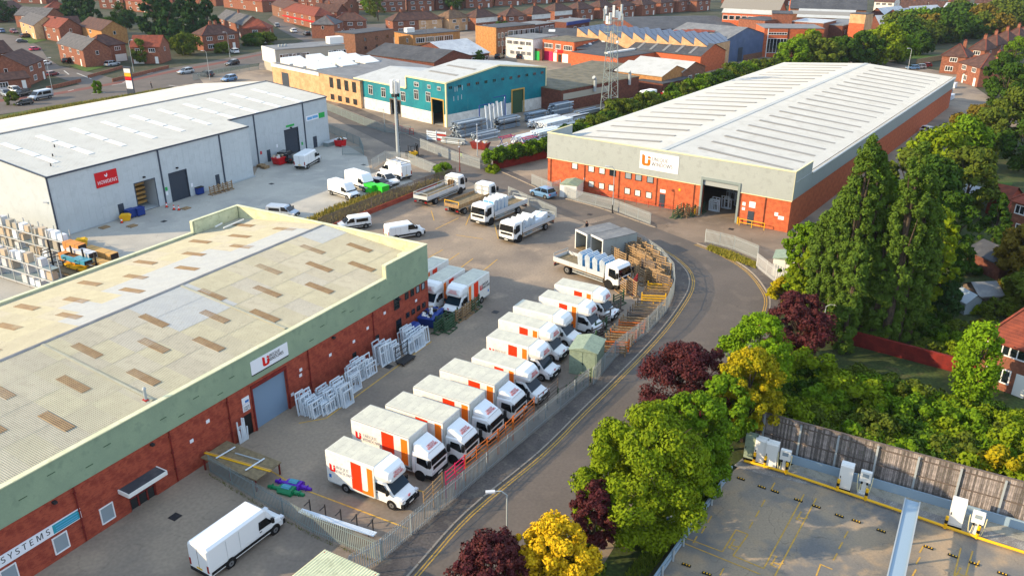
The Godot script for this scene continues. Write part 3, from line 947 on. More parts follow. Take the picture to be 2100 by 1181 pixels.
func orange_shed():
	var b := thing("orange_brick_warehouse", "huge warehouse with orange brick front, pale cladding and white roof striped with rooflights", "warehouse", G(1123, 378), deg_to_rad(53.6))
	var W := 39.7
	var L := 108.5
	var CB := 4.5
	var PT := 8.5
	var EV := 6.85
	var RY := 8.4
	var w := MB.new()
	w.bx(0, 0, 0, .3, CB, 26.9)
	w.bx(0, 0, 32.2, .3, CB, W)
	w.bx(.3, 0, W - .3, L, CB, W)
	w.bx(.3, 0, 0, L, CB, .3)
	w.bx(L, 0, 0, L + .3, CB, W)
	part("wall", w, "brick_orange", b)
	var c := MB.new()
	c.bx(-.1, CB, -.1, .15, PT, 26.9)
	c.bx(-.1, CB, 32.2, .15, PT, W + .1)
	c.bx(-.1, 5.4, 26.9, .15, PT, 32.2)
	c.bx(.15, CB, W, 7.1, PT, W + .1)
	c.bx(.15, CB, -.1, 7.1, PT, 0)
	c.bx(7.1, CB, W, L + .1, EV + .1, W + .1)
	c.bx(7.1, CB, -.1, L + .1, EV + .1, 0)
	c.bx(L + .303, CB, .0, L + .4, EV + .1, W)
	part("cladding", c, "clad_pale", b)
	var cp := MB.new()
	cp.bx(-.16, PT, -.16, .22, PT + .12, W + .16)
	cp.bx(.22, PT, W - .06, 7.1, PT + .1, W + .16)
	cp.bx(.22, PT, -.16, 7.1, PT + .1, .06)
	cp.bx(-.16, CB - .08, -.12, -.103, CB, 26.9)
	cp.bx(-.16, CB - .08, 32.2, -.103, CB, W + .12)
	cp.bx(-.13, CB, W + .103, -.0, PT - .002, W + .14)
	part("capping", cp, "trim_cream", b)
	# roof
	var SLn := Vector2(W / 2, RY - EV).length()
	var m := corr(L - .5, SLn + .2, .333, .03, true)
	on_slope("roof_slope", m, "roof_white", b, L / 2 + .25, W + .15, EV + .12, W / 2, RY + .05)
	on_slope("roof_slope", m, "roof_white", b, L / 2 + .25, W / 2, RY + .05, -.15, EV + .12)
	var rc := MB.new()
	rc.bx(.3, RY + .03, W / 2 - .45, L + .2, RY + .1, W / 2 + .45)
	part("ridge_cap", rc, "roof_pale", b)
	var gt := MB.new()
	gt.bx(7.2, EV - .02, W + .16, L + .2, EV + .14, W + .3)
	gt.bx(7.2, EV - .02, -.3, L + .2, EV + .14, -.16)
	part("gutter", gt, "trim_white", b)
	var st := MB.new()
	st.bx(.3, EV + .28, W - .1, L, EV + .33, W - .02)
	part("gutter_line", st, "dark_grey", b)
	for i in 21:
		var x := 6.0 + i * 4.87
		for s in 2:
			var lm := MB.new()
			lm.bx(-.42, 0, -7.2, .42, .05, 7.2)
			var za := W - 2.2 if s == 0 else W / 2 - 2.9
			var zb := W / 2 + 3.2 if s == 0 else 2.3
			var ya := RY - (RY - EV) * absf(za - W / 2) / (W / 2)
			var yb := RY - (RY - EV) * absf(zb - W / 2) / (W / 2)
			on_slope("rooflight", lm, "rooflight_dark", b, x, za, ya + .1, zb, yb + .1, .01)
	# goods door: steel frame, shutter housing and the depth of the hall behind
	var fr := MB.new()
	fr.bx(-.25, 0, 26.6, .1, 5.4, 26.9)
	fr.bx(-.25, 0, 32.2, .1, 5.4, 32.5)
	fr.bx(-.25, 5.4, 26.6, -.103, 5.75, 32.5)
	part("door_frame", fr, "galv_dull", b)
	var shh := MB.new()
	for i in 8: shh.bx(.05, 4.6 + i * .1, 26.9, .12, 4.69 + i * .1, 32.2)
	part("roller_shutter", shh, "galv", b)
	var lf := MB.new()
	lf.bx(.3, .0, .3, L, .012, W - .3)
	part("hall_floor", lf, "forecourt", b)
	for q in [26.2, 32.75]:
		var bo := MB.new()
		bo.tube(Vector3(-.5, 0, q), Vector3(-.5, 1.0, q), .1, .1, 8)
		part("bollard", bo, "yellow_paint2", b)
	for z in [.6, 7.0, 13.2, 19.6, 25.6, 36.2]:
		var dp := MB.new()
		dp.tube(Vector3(-.1, .1, z), Vector3(-.1, 4.4, z), .05, .05, 8)
		part("downpipe", dp, "brick_dark", b)
	# windows of the offices
	for z in [5.13, 8.18, 10.12, 12.02, 14.73, 16.48, 18.44]:
		window(b, Vector3(0, 3.9, z), 1.1, 1.0, -PI / 2, "frame_dark", "pane_blind" if z < 10.5 else "pane_pale" if z > 13 else "pane", 0)
	for z in [8.29, 10.15, 11.9, 14.72, 16.49, 18.38]:
		window(b, Vector3(0, 1.5, z), 1.0, 1.0, -PI / 2, "frame_dark", "pane_blind", 0)
	for q in [[20.2, 21.05], [33.9, 34.8]]:
		var d := MB.new()
		d.bx(-.06, 0, q[0], -.003, 2.05, q[1])
		var dd := part("door", d, "door_dark", b)
		var h := MB.new()
		h.bx(-.1, 1.0, q[0] + .1, -.06, 1.08, q[0] + .2)
		part("handle", h, "rim", dd)
	for q in [[20.65, 2.5, .9, .5], [34.4, 3.0, .9, .85], [33.2, 2.9, .45, .5], [33.2, 2.2, .45, .4], [38.6, 1.9, .8, .5], [23.3, 3.2, .3, .35], [37.9, 2.3, .5, .5], [7.0, 2.1, .3, .3]]:
		var nm := MB.new()
		nm.bx(-.03, -q[3] / 2, -q[2] / 2, -.002, q[3] / 2, q[2] / 2)
		part("notice", nm, "sign_white" if q[0] != 23.3 else "yellow_paint2", b, Vector3(0, q[1], q[0]))
	var s := MB.new()
	s.bx(-.16, 5.45, 16.6, -.103, 8.05, 22.9)
	var so := part("sign_board", s, "sign_white", b)
	logo_u(so, Vector3(-.165, 5.95, 16.95), 1.65, -PI / 2, "logo_orange")
	text(so, "UNIQUE", .52, Vector3(-.17, 7.1, 19.9), Vector3(0, -PI / 2, 0), "ink")
	text(so, "WINDOWS", .52, Vector3(-.17, 6.35, 20.3), Vector3(0, -PI / 2, 0), "ink")
	var rr := MB.new()   # red handrail along the office front
	for i in 13:
		rr.tube(Vector3(-1.2, 0, 1.0 + i * 2.0), Vector3(-1.2, 1.0, 1.0 + i * 2.0), .03, .03, 6)
	for y in [.5, 1.0]: rr.tube(Vector3(-1.2, y, 1.0), Vector3(-1.2, y, 25.0), .025, .025, 6)
	solo("handrail", rr, "red_paint", "long red tubular handrail along the orange brick office front", "handrail", b.position, b.rotation.y)
	var yr := MB.new()
	for i in 3: yr.tube(Vector3(-1.0, 0, 33.2 + i * 1.8), Vector3(-1.0, 1.0, 33.2 + i * 1.8), .05, .05, 8)
	for y in [.5, 1.0]: yr.tube(Vector3(-1.0, y, 33.2), Vector3(-1.0, y, 36.8), .045, .045, 8)
	solo("guard_rail", yr, "yellow_paint2", "yellow guard rail before the grey door beside the goods entrance", "guard rail", b.position, b.rotation.y)
	# racks of windows standing inside the hall
	for i in 7:
		var p := b.to_global(Vector3(3.5 + i * 2.2, .0, 27.6 + (i % 3) * 1.0))
		frame_stack(p, b.rotation.y + PI / 2, 5, 1.5, 1.9, "white window frames standing in rows inside the dark goods door", "frames inside the goods door")

# ---------- vehicles (local +x forward, +z the right side, origin midway between the axles) ----------
func ring(x: float, yb: float, yt: float, wb: float, wm: float, ym: float, wt: float, r: float) -> Array:
	return [Vector3(x, yb, wb), Vector3(x, ym, wm), Vector3(x, yt - r, wt), Vector3(x, yt, wt - r), Vector3(x, yt, r - wt), Vector3(x, yt - r, -wt), Vector3(x, ym, -wm), Vector3(x, yb, -wb)]

func wheel(parent: Node, x: float, z: float, r: float, w := .22, rimm := "rim"):
	var key := "wheel%.2f_%.2f" % [r, w]
	if not cache.has(key):
		var a := MB.new()
		a.tube(Vector3(0, 0, -w / 2), Vector3(0, 0, w / 2), r, r, 18)
		cache[key] = a.mesh()
		var b := MB.new()
		for s in [-1, 1]:
			b.tube(Vector3(0, 0, s * (w / 2 - .02)), Vector3(0, 0, s * (w / 2 + .012)), r * .62, r * .58, 14)
		cache[key + "r"] = b.mesh()
		var h := MB.new()
		for s in [-1, 1]: h.tube(Vector3(0, 0, s * (w / 2)), Vector3(0, 0, s * (w / 2 + .03)), r * .2, r * .16, 8)
		cache[key + "h"] = h.mesh()
	var o := part("wheel", cache[key], "tyre", parent, Vector3(x, r, z))
	part("rim", cache[key + "r"], rimm, o)
	part("hub", cache[key + "h"], "dark_grey", o)

func arch(parent: Node, x: float, z: float, r: float):
	var mb := MB.new()
	mb.tube(Vector3(0, 0, -.012), Vector3(0, 0, .012), r, r, 18)
	part("wheel_arch", mb, "black", parent, Vector3(x, r * .86, z))

func poly_z(parent: Node, nm: String, pts: Array, z: float, t: float, mat):   # flat panel on a vehicle side
	var mb := MB.new()
	mb.prism(pts, minf(z, z + t), maxf(z, z + t))
	return part(nm, mb, mat, parent)

func slant(parent: Node, nm: String, x0: float, y0: float, w0: float, x1: float, y1: float, w1: float, off: float, mat):   # pane across the vehicle between two heights
	var n := Vector3(y1 - y0, x0 - x1, 0).normalized()
	if n.y < 0: n = -n
	var a := Vector3(x0, y0, 0) + n * off
	var b := Vector3(x1, y1, 0) + n * off
	var mb := MB.new()
	mb.quad(a + Vector3(0, 0, w0), a - Vector3(0, 0, w0), b - Vector3(0, 0, w1), b + Vector3(0, 0, w1))
	var c := a - n * off * .9
	var d := b - n * off * .9
	mb.quad(c + Vector3(0, 0, w0), a + Vector3(0, 0, w0), b + Vector3(0, 0, w1), d + Vector3(0, 0, w1))
	mb.quad(a - Vector3(0, 0, w0), c - Vector3(0, 0, w0), d - Vector3(0, 0, w1), b - Vector3(0, 0, w1))
	return part(nm, mb, mat, parent)

func box_part(parent: Node, nm: String, x0: float, y0: float, z0: float, x1: float, y1: float, z1: float, mat) -> MeshInstance3D:
	var mb := MB.new()
	mb.bx(x0, y0, z0, x1, y1, z1)
	return part(nm, mb, mat, parent)

# front end shared by panel vans and Luton vans: xf = x of the nose
func van_front(t: Node3D, xf: float, W: float, roof: float, glass := "glass_car"):
	slant(t, "windscreen", xf - .78, 1.24, W - .08, xf - 1.52, minf(roof - .2, 1.98), W - .22, .02, glass)
	for s in [-1, 1]:
		var z: float = s * (W + .004)
		var pw := [Vector2(xf - 2.35, 1.22), Vector2(xf - 1.22, 1.18), Vector2(xf - 1.2, 1.32), Vector2(xf - 1.62, 1.86), Vector2(xf - 2.3, 1.88)]
		poly_z(t, "side_window", pw, z, s * .012, "glass_car")
		box_part(t, "mirror", xf - 1.28, 1.22, s * (W + .02), xf - 1.12, 1.58, s * (W + .24), "plastic")
		box_part(t, "door_handle", xf - 2.3, 1.02, s * W, xf - 2.12, 1.07, s * (W + .03), "plastic")
		box_part(t, "headlight", xf - .32, .76, s * (W - .36), xf - .03, .96, s * (W - .02), "lamp_glass")
	box_part(t, "bumper", xf - .22, .32, -W + .05, xf + .05, .68, W - .05, "plastic")
	box_part(t, "grille", xf - .1, .7, -W + .38, xf + .012, .84, W - .38, "plastic")
	box_part(t, "number_plate", xf + .05, .46, -.26, xf + .062, .57, .26, "plate_white")

func van_rings(xr: float, xf: float, W: float, roof: float) -> Array:
	return [ring(xr, .42, roof - .12, W - .1, W - .04, .9, W - .1, .12), ring(xr + .1, .38, roof, W - .03, W, .9, W - .02, .16),
		ring(xf - 1.75, .38, roof, W - .03, W, .9, W - .02, .16), ring(xf - 1.5, .36, roof - .22, W - .03, W, .9, W - .1, .12),
		ring(xf - .8, .34, 1.22, W - .03, W, .85, W - .06, .1), ring(xf - .2, .34, 1.0, W - .05, W - .03, .75, W - .12, .1), ring(xf, .36, .8, W - .22, W - .16, .6, W - .24, .06)]

func panel_van(nm: String, label: String, L: float, W: float, roof: float, wb: float, paint := "van_white", o := {}) -> Node3D:
	var t := thing(nm, label, "van")
	var xf: float = wb / 2 + o.get("fo", .95)
	var xr := xf - L
	var mb := MB.new()
	mb.loft(van_rings(xr, xf, W, roof))
	part("body", mb, paint, t)
	van_front(t, xf, W, roof)
	for s in [-1, 1]:
		box_part(t, "rub_strip", xr + .15, .5, s * W, xf - .9, .72, s * (W + .02), "plastic")
		box_part(t, "tail_light", xr - .015, .75, s * (W - .2), xr + .1, 1.3, s * (W - .04), "lamp_red")
		for q in [.36, .62]: box_part(t, "panel_seam", lerpf(xr, xf - 2.4, q), .75, s * (W - .002), lerpf(xr, xf - 2.4, q) + .02, roof - .3, s * (W + .003), "galv")
		for x in [-wb / 2, wb / 2]:
			arch(t, x, s * (W - .004), .44)
			wheel(t, x, s * (W - .1), .34)
	box_part(t, "rear_bumper", xr - .06, .38, -W + .1, xr + .1, .6, W - .1, "plastic")
	box_part(t, "door_seam", xr - .012, .6, -.012, xr + .02, roof - .25, .012, "plastic")
	box_part(t, "number_plate", xr - .03, .7, -.26, xr - .005, .82, .26, "plate_yellow")
	for i in 4: box_part(t, "roof_rib", lerpf(xr, xf - 2, .15 + i * .22), roof - .002, -W + .3, lerpf(xr, xf - 2, .15 + i * .22) + .05, roof + .012, W - .3, paint)
	if o.get("rack", false):
		for i in 4: box_part(t, "rack_bar", lerpf(xr + .2, xf - 2, i / 3.0), roof + .01, -W + .1, lerpf(xr + .2, xf - 2, i / 3.0) + .06, roof + .16, W - .1, "steel_white")
		for s in [-1, 1]: box_part(t, "rack_rail", xr + .1, roof + .161, s * (W - .12), xf - 1.9, roof + .4, s * (W - .08), "steel_white")
	if o.get("cabin", false):
		for s in [-1, 1]: poly_z(t, "side_window", [Vector2(xr + .5, 1.15), Vector2(xf - 2.6, 1.15), Vector2(xf - 2.6, roof - .3), Vector2(xr + .55, roof - .3)], s * (W + .004), s * .012, "glass_car")
		box_part(t, "rear_window", xr - .015, 1.15, -W + .25, xr + .02, roof - .35, W - .25, "glass_car")
	return t

func side_graphics(t: Node3D, xr: float, B: float, y0: float, y1: float, W: float, fade := false):
	for s in [-1, 1]:
		var z: float = s * W
		var hh := y1 - y0
		poly_z(t, "red_panel", [Vector2(xr + .53 * B, y0 + .05 * hh), Vector2(xr + .74 * B, y0 + .03 * hh), Vector2(xr + .74 * B, y1 - .09 * hh), Vector2(xr + .53 * B, y1 - .07 * hh)], z, s * .008, "orange_red")
		poly_z(t, "orange_panel", [Vector2(xr + .744 * B, y0 + .02 * hh), Vector2(xr + .97 * B, y0 + .02 * hh), Vector2(xr + .97 * B, y1 - .1 * hh), Vector2(xr + .86 * B, y1 - .09 * hh), Vector2(xr + .86 * B, y0 + .2 * hh), Vector2(xr + .845 * B, y0 + .13 * hh), Vector2(xr + .79 * B, y0 + .12 * hh), Vector2(xr + .744 * B, y0 + .13 * hh)], z, s * .008, "orange")
		if s > 0:
			logo_u(t, Vector3(xr + .07 * B, y0 + .38 * hh, z + .006), .62, 0, "logo_red")
			text(t, "UNIQUE", .27, Vector3(xr + .325 * B, y0 + .56 * hh, z + .008), Vector3.ZERO, "ink_pale" if fade else "ink")
			text(t, "WINDOWS", .27, Vector3(xr + .35 * B, y0 + .42 * hh, z + .008), Vector3.ZERO, "ink_pale" if fade else "ink")
		else:
			logo_u(t, Vector3(xr + .47 * B, y0 + .42 * hh, z - .006), .62, PI, "logo_red")
			text(t, "UNIQUE", .27, Vector3(xr + .215 * B, y0 + .6 * hh, z - .008), Vector3(0, PI, 0), "ink")
			text(t, "WINDOWS", .27, Vector3(xr + .19 * B, y0 + .46 * hh, z - .008), Vector3(0, PI, 0), "ink")
		box_part(t, "round_badge", xr + .04 * B, y0 + .14 * hh, z, xr + .09 * B, y0 + .25 * hh, z + s * .008, "sign_blue")

func luton_van(label: String, o := {}) -> Node3D:
	var t := thing("luton_van", label, "van")
	var wb := 4.1
	var xf := 3.05
	var W := 1.0
	var mb := MB.new()
	var R := van_rings(-2, xf, W, 2.15)
	R[0] = ring(xf - 2.6, .38, 2.15, W - .03, W, .9, W - .02, .16)
	R[1] = ring(xf - 2.5, .38, 2.15, W - .03, W, .9, W - .02, .16)
	mb.loft(R)
	part("cab", mb, "van_white", t)
	van_front(t, xf, W, 2.2, "glass_blue")
	var xr := -3.75
	var xb := xf - 2.35
	var y0 := .5
	var y1 := 3.15
	var BW := 1.09
	var b := MB.new()
	b.loft([ring(xr, y0, y1, BW, BW, 1.5, BW, .05), ring(xb, y0, y1, BW, BW, 1.5, BW, .05)])
	part("box_body", b, "box_white", t)
	var rf := MB.new()
	for i in 6: rf.bx(lerpf(xr + .05, xb - .02, i / 6.0), y1 + .002, -BW + .09, lerpf(xr + .05, xb - .02, (i + .985) / 6.0), y1 + .02, BW - .09)
	part("box_roof", rf, "box_roof", t)
	var h := MB.new()   # the rounded pod over the cab
	h.loft([ring(xb + .002, 2.05, y1 - .01, BW - .12, BW - .02, 2.5, BW - .03, .1), ring(xb + .75, 2.1, y1 - .06, BW - .14, BW - .04, 2.5, BW - .08, .12), ring(xb + 1.15, 2.12, y1 - .26, BW - .2, BW - .1, 2.4, BW - .18, .14), ring(xb + 1.36, 2.16, y1 - .62, BW - .3, BW - .2, 2.32, BW - .3, .08)])
	part("overcab_pod", h, "van_white", t)
	if o.get("graphics", true):
		text(t, "UNIQUE", .17, Vector3(xb + 1.3, 2.72, 0), Vector3(0, PI / 2, 0), "ink_red").rotate_object_local(Vector3.RIGHT, -.5)
		text(t, "WINDOWS", .17, Vector3(xb + 1.37, 2.53, 0), Vector3(0, PI / 2, 0), "ink_red").rotate_object_local(Vector3.RIGHT, -.35)
	if o.get("graphics", true):
		side_graphics(t, xr, xb - xr, y0, y1, BW + .001, o.get("fade", false))
		logo_u(t, Vector3(xf - .1, .9, .14), .24, PI / 2, "logo_red")
	elif o.has("letters"):
		text(t, o.letters, .42, Vector3(lerpf(xr, xb, .5), 2.1, BW + .008), Vector3.ZERO, "ink_red")
	for s in [-1, 1]:
		box_part(t, "skirt", xr + .1, .42, s * (BW - .06), xb - .1, .5, s * BW, "galv")
		box_part(t, "corner_post", xb - .05, y0, s * (BW - .03), xb + .06, 2.2, s * (BW + .012), "galv")
		box_part(t, "tail_light", xr - .02, .55, s * (BW - .25), xr + .02, .75, s * (BW - .05), "lamp_red")
		for x in [-wb / 2, wb / 2]:
			arch(t, x, s * ((W - .004) if x > 0 else (BW - .002)), .42)
			wheel(t, x, s * ((W if x > 0 else BW) - .11), .34)
	box_part(t, "rear_shutter", xr - .025, .62, -BW + .08, xr + .002, 3.0, BW - .08, "steel_white")
	box_part(t, "rear_bumper", xr - .12, .36, -BW + .1, xr + .1, .5, BW - .1, "plastic")
	return t

func lorry_cab(t: Node3D, xf: float, W: float, top: float, low := .55):
	var mb := MB.new()
	mb.loft([ring(xf - 1.75, low, top - .04, W - .04, W, 1.4, W - .06, .12), ring(xf - .35, low, top, W - .04, W, 1.4, W - .06, .12), ring(xf - .1, low, top - .28, W - .08, W - .04, 1.4, W - .12, .1), ring(xf, low, 1.55, W - .12, W - .08, 1.1, W - .1, .06)])
	part("cab", mb, "van_white", t)
	slant(t, "windscreen", xf - .0, 1.58, W - .12, xf - .11, top - .34, W - .2, .02, "glass_car")
	for s in [-1, 1]:
		var z: float = s * (W + .003)
		poly_z(t, "side_window", [Vector2(xf - 1.3, 1.5), Vector2(xf - .32, 1.3), Vector2(xf - .28, 1.5), Vector2(xf - .45, top - .38), Vector2(xf - 1.25, top - .36)], z, s * .012, "glass_car")
		box_part(t, "mirror", xf - .12, 1.55, s * (W + .05), xf + .08, 2.15, s * (W + .26), "plastic")
		box_part(t, "headlight", xf - .12, .72, s * (W - .5), xf + .03, .92, s * (W - .12), "lamp_glass")
		box_part(t, "step", xf - 1.3, .38, s * (W - .25), xf - .5, .6, s * (W + .01), "plastic")
		box_part(t, "door_seam", xf - 1.42, .75, s * (W - .01), xf - 1.4, top - .3, s * (W + .004), "galv")
	box_part(t, "bumper", xf - .5, .36, -W + .02, xf + .04, .7, W - .02, "plastic")
	box_part(t, "grille", xf - .1, 1.12, -W + .3, xf + .015, 1.42, W - .3, "plastic")
	box_part(t, "number_plate", xf + .041, .45, -.26, xf + .055, .56, .26, "plate_white")

func chassis(t: Node3D, xr: float, xf: float, wb: float, W: float, r: float):
	for s in [-1, 1]:
		box_part(t, "chassis_rail", xr + .2, .62, s * .38, xf - 1.0, .85, s * .5, "dark_grey")
		box_part(t, "side_guard", -wb / 2 + .8, .5, s * (W - .08), wb / 2 - .8, .62, s * (W - .02), "galv")
		box_part(t, "side_guard", -wb / 2 + .8, .78, s * (W - .08), wb / 2 - .8, .88, s * (W - .02), "galv")
		wheel(t, wb / 2, s * (W - .16), r, .28)
		wheel(t, -wb / 2, s * (W - .24), r, .46)
		arch(t, wb / 2, s * (W - .006), r * 1.2)
		box_part(t, "tail_light", xr - .03, .6, s * (W - .5), xr + .02, .78, s * (W - .1), "lamp_red")
	box_part(t, "fuel_tank", .1, .45, -W + .1, 1.2, .95, -.55, "galv_dull")
	box_part(t, "rear_bar", xr - .02, .42, -W + .1, xr + .1, .56, W - .1, "dark_grey")

func box_lorry(label: String) -> Node3D:
	var t := thing("box_lorry", label, "lorry")
	var wb := 3.9
	var xf := wb / 2 + 1.05
	var W := 1.12
	var xb := xf - 1.85
	var xr := xb - 5.5
	var y0 := .98
	var y1 := 3.5
	var BW := 1.2
	lorry_cab(t, xf, W, 2.4, .5)
	var f := MB.new()   # roof deflector
	f.loft([ring(xf - 1.65, 2.36, 3.02, W - .12, W - .12, 2.6, W - .16, .1), ring(xf - 1.1, 2.38, 2.86, W - .14, W - .14, 2.55, W - .2, .1), ring(xf - .38, 2.38, 2.5, W - .2, W - .2, 2.42, W - .26, .03)])
	part("roof_deflector", f, "van_white", t)
	text(t, "UNIQUE", .18, Vector3(xf - .75, 2.72, 0), Vector3(0, PI / 2, 0), "ink_red").rotate_object_local(Vector3.RIGHT, -1.0)
	text(t, "WINDOWS", .18, Vector3(xf - .56, 2.62, 0), Vector3(0, PI / 2, 0), "ink_red").rotate_object_local(Vector3.RIGHT, -1.0)
	var b := MB.new()
	b.loft([ring(xr, y0, y1, BW, BW, 1.5, BW, .04), ring(xb, y0, y1, BW, BW, 1.5, BW, .04)])
	part("box_body", b, "box_white", t)
	var rf := MB.new()
	for i in 7: rf.bx(lerpf(xr + .05, xb - .03, i / 7.0), y1 + .002, -BW + .08, lerpf(xr + .05, xb - .03, (i + .985) / 7.0), y1 + .02, BW - .08)
	part("box_roof", rf, "box_roof", t)
	side_graphics(t, xr, xb - xr, y0, y1, BW + .001, true)
	var e := MB.new()
	for s in [-1, 1]:
		e.bx(xb - .03, y0, s * (BW - .04), xb + .02, y1 + .01, s * (BW + .014))
		e.bx(xr + .02, y1 - .05, s * (BW - .02), xb - .04, y1 + .022, s * (BW + .014))
		e.bx(xr + .02, y0 - .08, s * (BW - .06), xb - .04, y0 + .04, s * (BW + .014))
	part("edge_trim", e, "galv", t)
	box_part(t, "rear_shutter", xr - .025, y0 + .08, -BW + .08, xr + .002, y1 - .12, BW - .08, "steel_white")
	chassis(t, xr, xf, wb, W, .4)
	return t

func flatbed(label: String, o := {}) -> Node3D:
	var t := thing("flatbed_lorry", label, "lorry")
	var wb := 5.9
	var xf := wb / 2 + 1.25
	var W := 1.22
	var xb := xf - 1.85
	var xr: float = xb - o.get("bed", 7.3)
	var side: String = o.get("side", "steel_white")
	if o.get("cab", true): lorry_cab(t, xf, W, 2.75, .6)
	box_part(t, "load_bed", xr, 1.12, -W - .03, xb, 1.26, W + .03, "bed_wood")
	for s in [-1, 1]:
		var n := 3
		for i in n:
			if o.get("open", 0) == s and i < 2: continue
			box_part(t, "dropside", lerpf(xr, xb, i / float(n)) + .02, 1.1, s * (W + .03), lerpf(xr, xb, (i + 1) / float(n)) - .02, 1.62, s * (W + .07), side)
		box_part(t, "bed_edge", xr, 1.0, s * (W - .02), xb, 1.1, s * (W + .04), o.get("edge", "galv"))
	box_part(t, "tailboard", xr - .05, 1.1, -W, xr - .01, 1.58, W, side)
	var hb := MB.new()
	for z in [-1.0, 0.0, 1.0]: hb.bx(xb - .06, 1.26, z * (W - .05) - .04, xb, 2.5, z * (W - .05) + .04)
	for y in [1.8, 2.42]: hb.bx(xb - .055, y, -W + .05, xb - .005, y + .08, W - .05)
	part("headboard", hb, "galv", t)
	var tb := MB.new()
	for z in [-1.0, 1.0]: tb.bx(xr + .0, 1.26, z * (W - .05) - .04, xr + .06, 2.0, z * (W - .05) + .04)
	tb.bx(xr + .005, 1.92, -W + .05, xr + .055, 2.0, W - .05)
	part("rear_frame", tb, o.get("post", "galv"), t)
	if o.get("rails", false):
		for s in [-1, 1]:
			box_part(t, "side_rail", xr, 1.9, s * (W + .0), xb, 1.98, s * (W + .05), o.get("post", "galv"))
	chassis(t, xr, xf, wb, W, .48)
	return t

func car(nm: String, label: String, paint: String, o := {}) -> Node3D:
	var t := thing(nm, label, "car", Vector3.ZERO, 0, o.get("group", ""))
	var L: float = o.get("L", 4.3)
	var W: float = o.get("W", .88)
	var Hh: float = o.get("H", 1.5)
	var wb := L * .6
	var xf := L * .5 - .05
	var xr := xf - L
	var sh := .92 + (Hh - 1.5) * .4
	var mb := MB.new()
	mb.loft([ring(xr, .4, sh - .06, W - .14, W - .08, .6, W - .14, .06), ring(xr + .25, .24, sh + .02, W - .05, W, .6, W - .06, .08), ring(xr + L * .3, .2, sh + .03, W - .04, W, .6, W - .05, .06), ring(xf - L * .27, .2, sh, W - .04, W, .6, W - .06, .08), ring(xf - .3, .24, sh - .16, W - .06, W - .02, .55, W - .12, .1), ring(xf, .34, .68, W - .24, W - .16, .5, W - .24, .06)])
	part("body", mb, paint, t)
	var est: bool = o.get("estate", true)
	var rr := xr + (.35 if est else L * .24)
	var g := MB.new()
	g.loft([ring(rr - .14, sh, sh + .05, W - .08, W - .08, sh + .02, W - .1, .02), ring(rr + .22, sh, Hh - .05, W - .08, W - .08, sh + .1, W - .2, .06), ring(xf - L * .47, sh, Hh - .03, W - .08, W - .08, sh + .1, W - .2, .06), ring(xf - L * .25, sh - .02, sh + .06, W - .08, W - .08, sh + .02, W - .12, .02)])
	part("glasshouse", g, "glass_car", t)
	var rf := MB.new()
	rf.loft([ring(rr + .16, Hh - .07, Hh - .01, W - .2, W - .2, Hh - .04, W - .24, .03), ring(rr + .5, Hh - .07, Hh + .012, W - .19, W - .19, Hh - .04, W - .24, .03), ring(xf - L * .45, Hh - .07, Hh, W - .19, W - .19, Hh - .04, W - .24, .03)])
	part("roof", rf, paint, t)
	for s in [-1, 1]:
		var p := MB.new()
		p.bar(Vector3(xf - L * .27, sh + .04, s * (W - .1)), Vector3(xf - L * .46, Hh - .05, s * (W - .19)), .05, .06)
		p.bar(Vector3(rr + .02, sh + .04, s * (W - .1)), Vector3(rr + .24, Hh - .06, s * (W - .19)), .06, .12)
		p.bar(Vector3(xf - L * .56, sh + .02, s * (W - .072)), Vector3(xf - L * .57, Hh - .06, s * (W - .185)), .04, .07)
		part("pillar", p, paint, t)
		box_part(t, "headlight", xf - .25, .6, s * (W - .42), xf - .03, .74, s * (W - .1), "lamp_glass")
		box_part(t, "tail_light", xr - .01, .66, s * (W - .34), xr + .16, .86, s * (W - .08), "lamp_red")
		box_part(t, "mirror", xf - L * .3, sh, s * (W - .02), xf - L * .3 + .12, sh + .14, s * (W + .16), paint)
		for x in [-wb / 2, wb / 2]:
			arch(t, x, s * (W - .002), .37)
			wheel(t, x, s * (W - .1), .31, .2)
	box_part(t, "bumper", xf - .1, .26, -W + .22, xf + .02, .44, W - .22, "plastic")
	box_part(t, "number_plate", xf + .021, .45, -.26, xf + .032, .56, .26, "plate_white")
	return t

func by_wheels(t: Node3D, rear: Array, front: Array, side: int, hw: float, wb: float, lim := .1):   # place from two tyre contacts on the side in view
	var A := G(rear[0], rear[1])
	var B := G(front[0], front[1])
	var f := (B - A).normalized()
	var r := Vector3(-f.z, 0, f.x)
	var s := clampf(A.distance_to(B) / wb, 1.0 - lim, 1.0 + lim)
	t.scale = Vector3.ONE * s
	t.position = (A + B) * .5 - r * hw * side * s + Vector3(0, .012, 0)
	t.rotation.y = yaw_of(f)

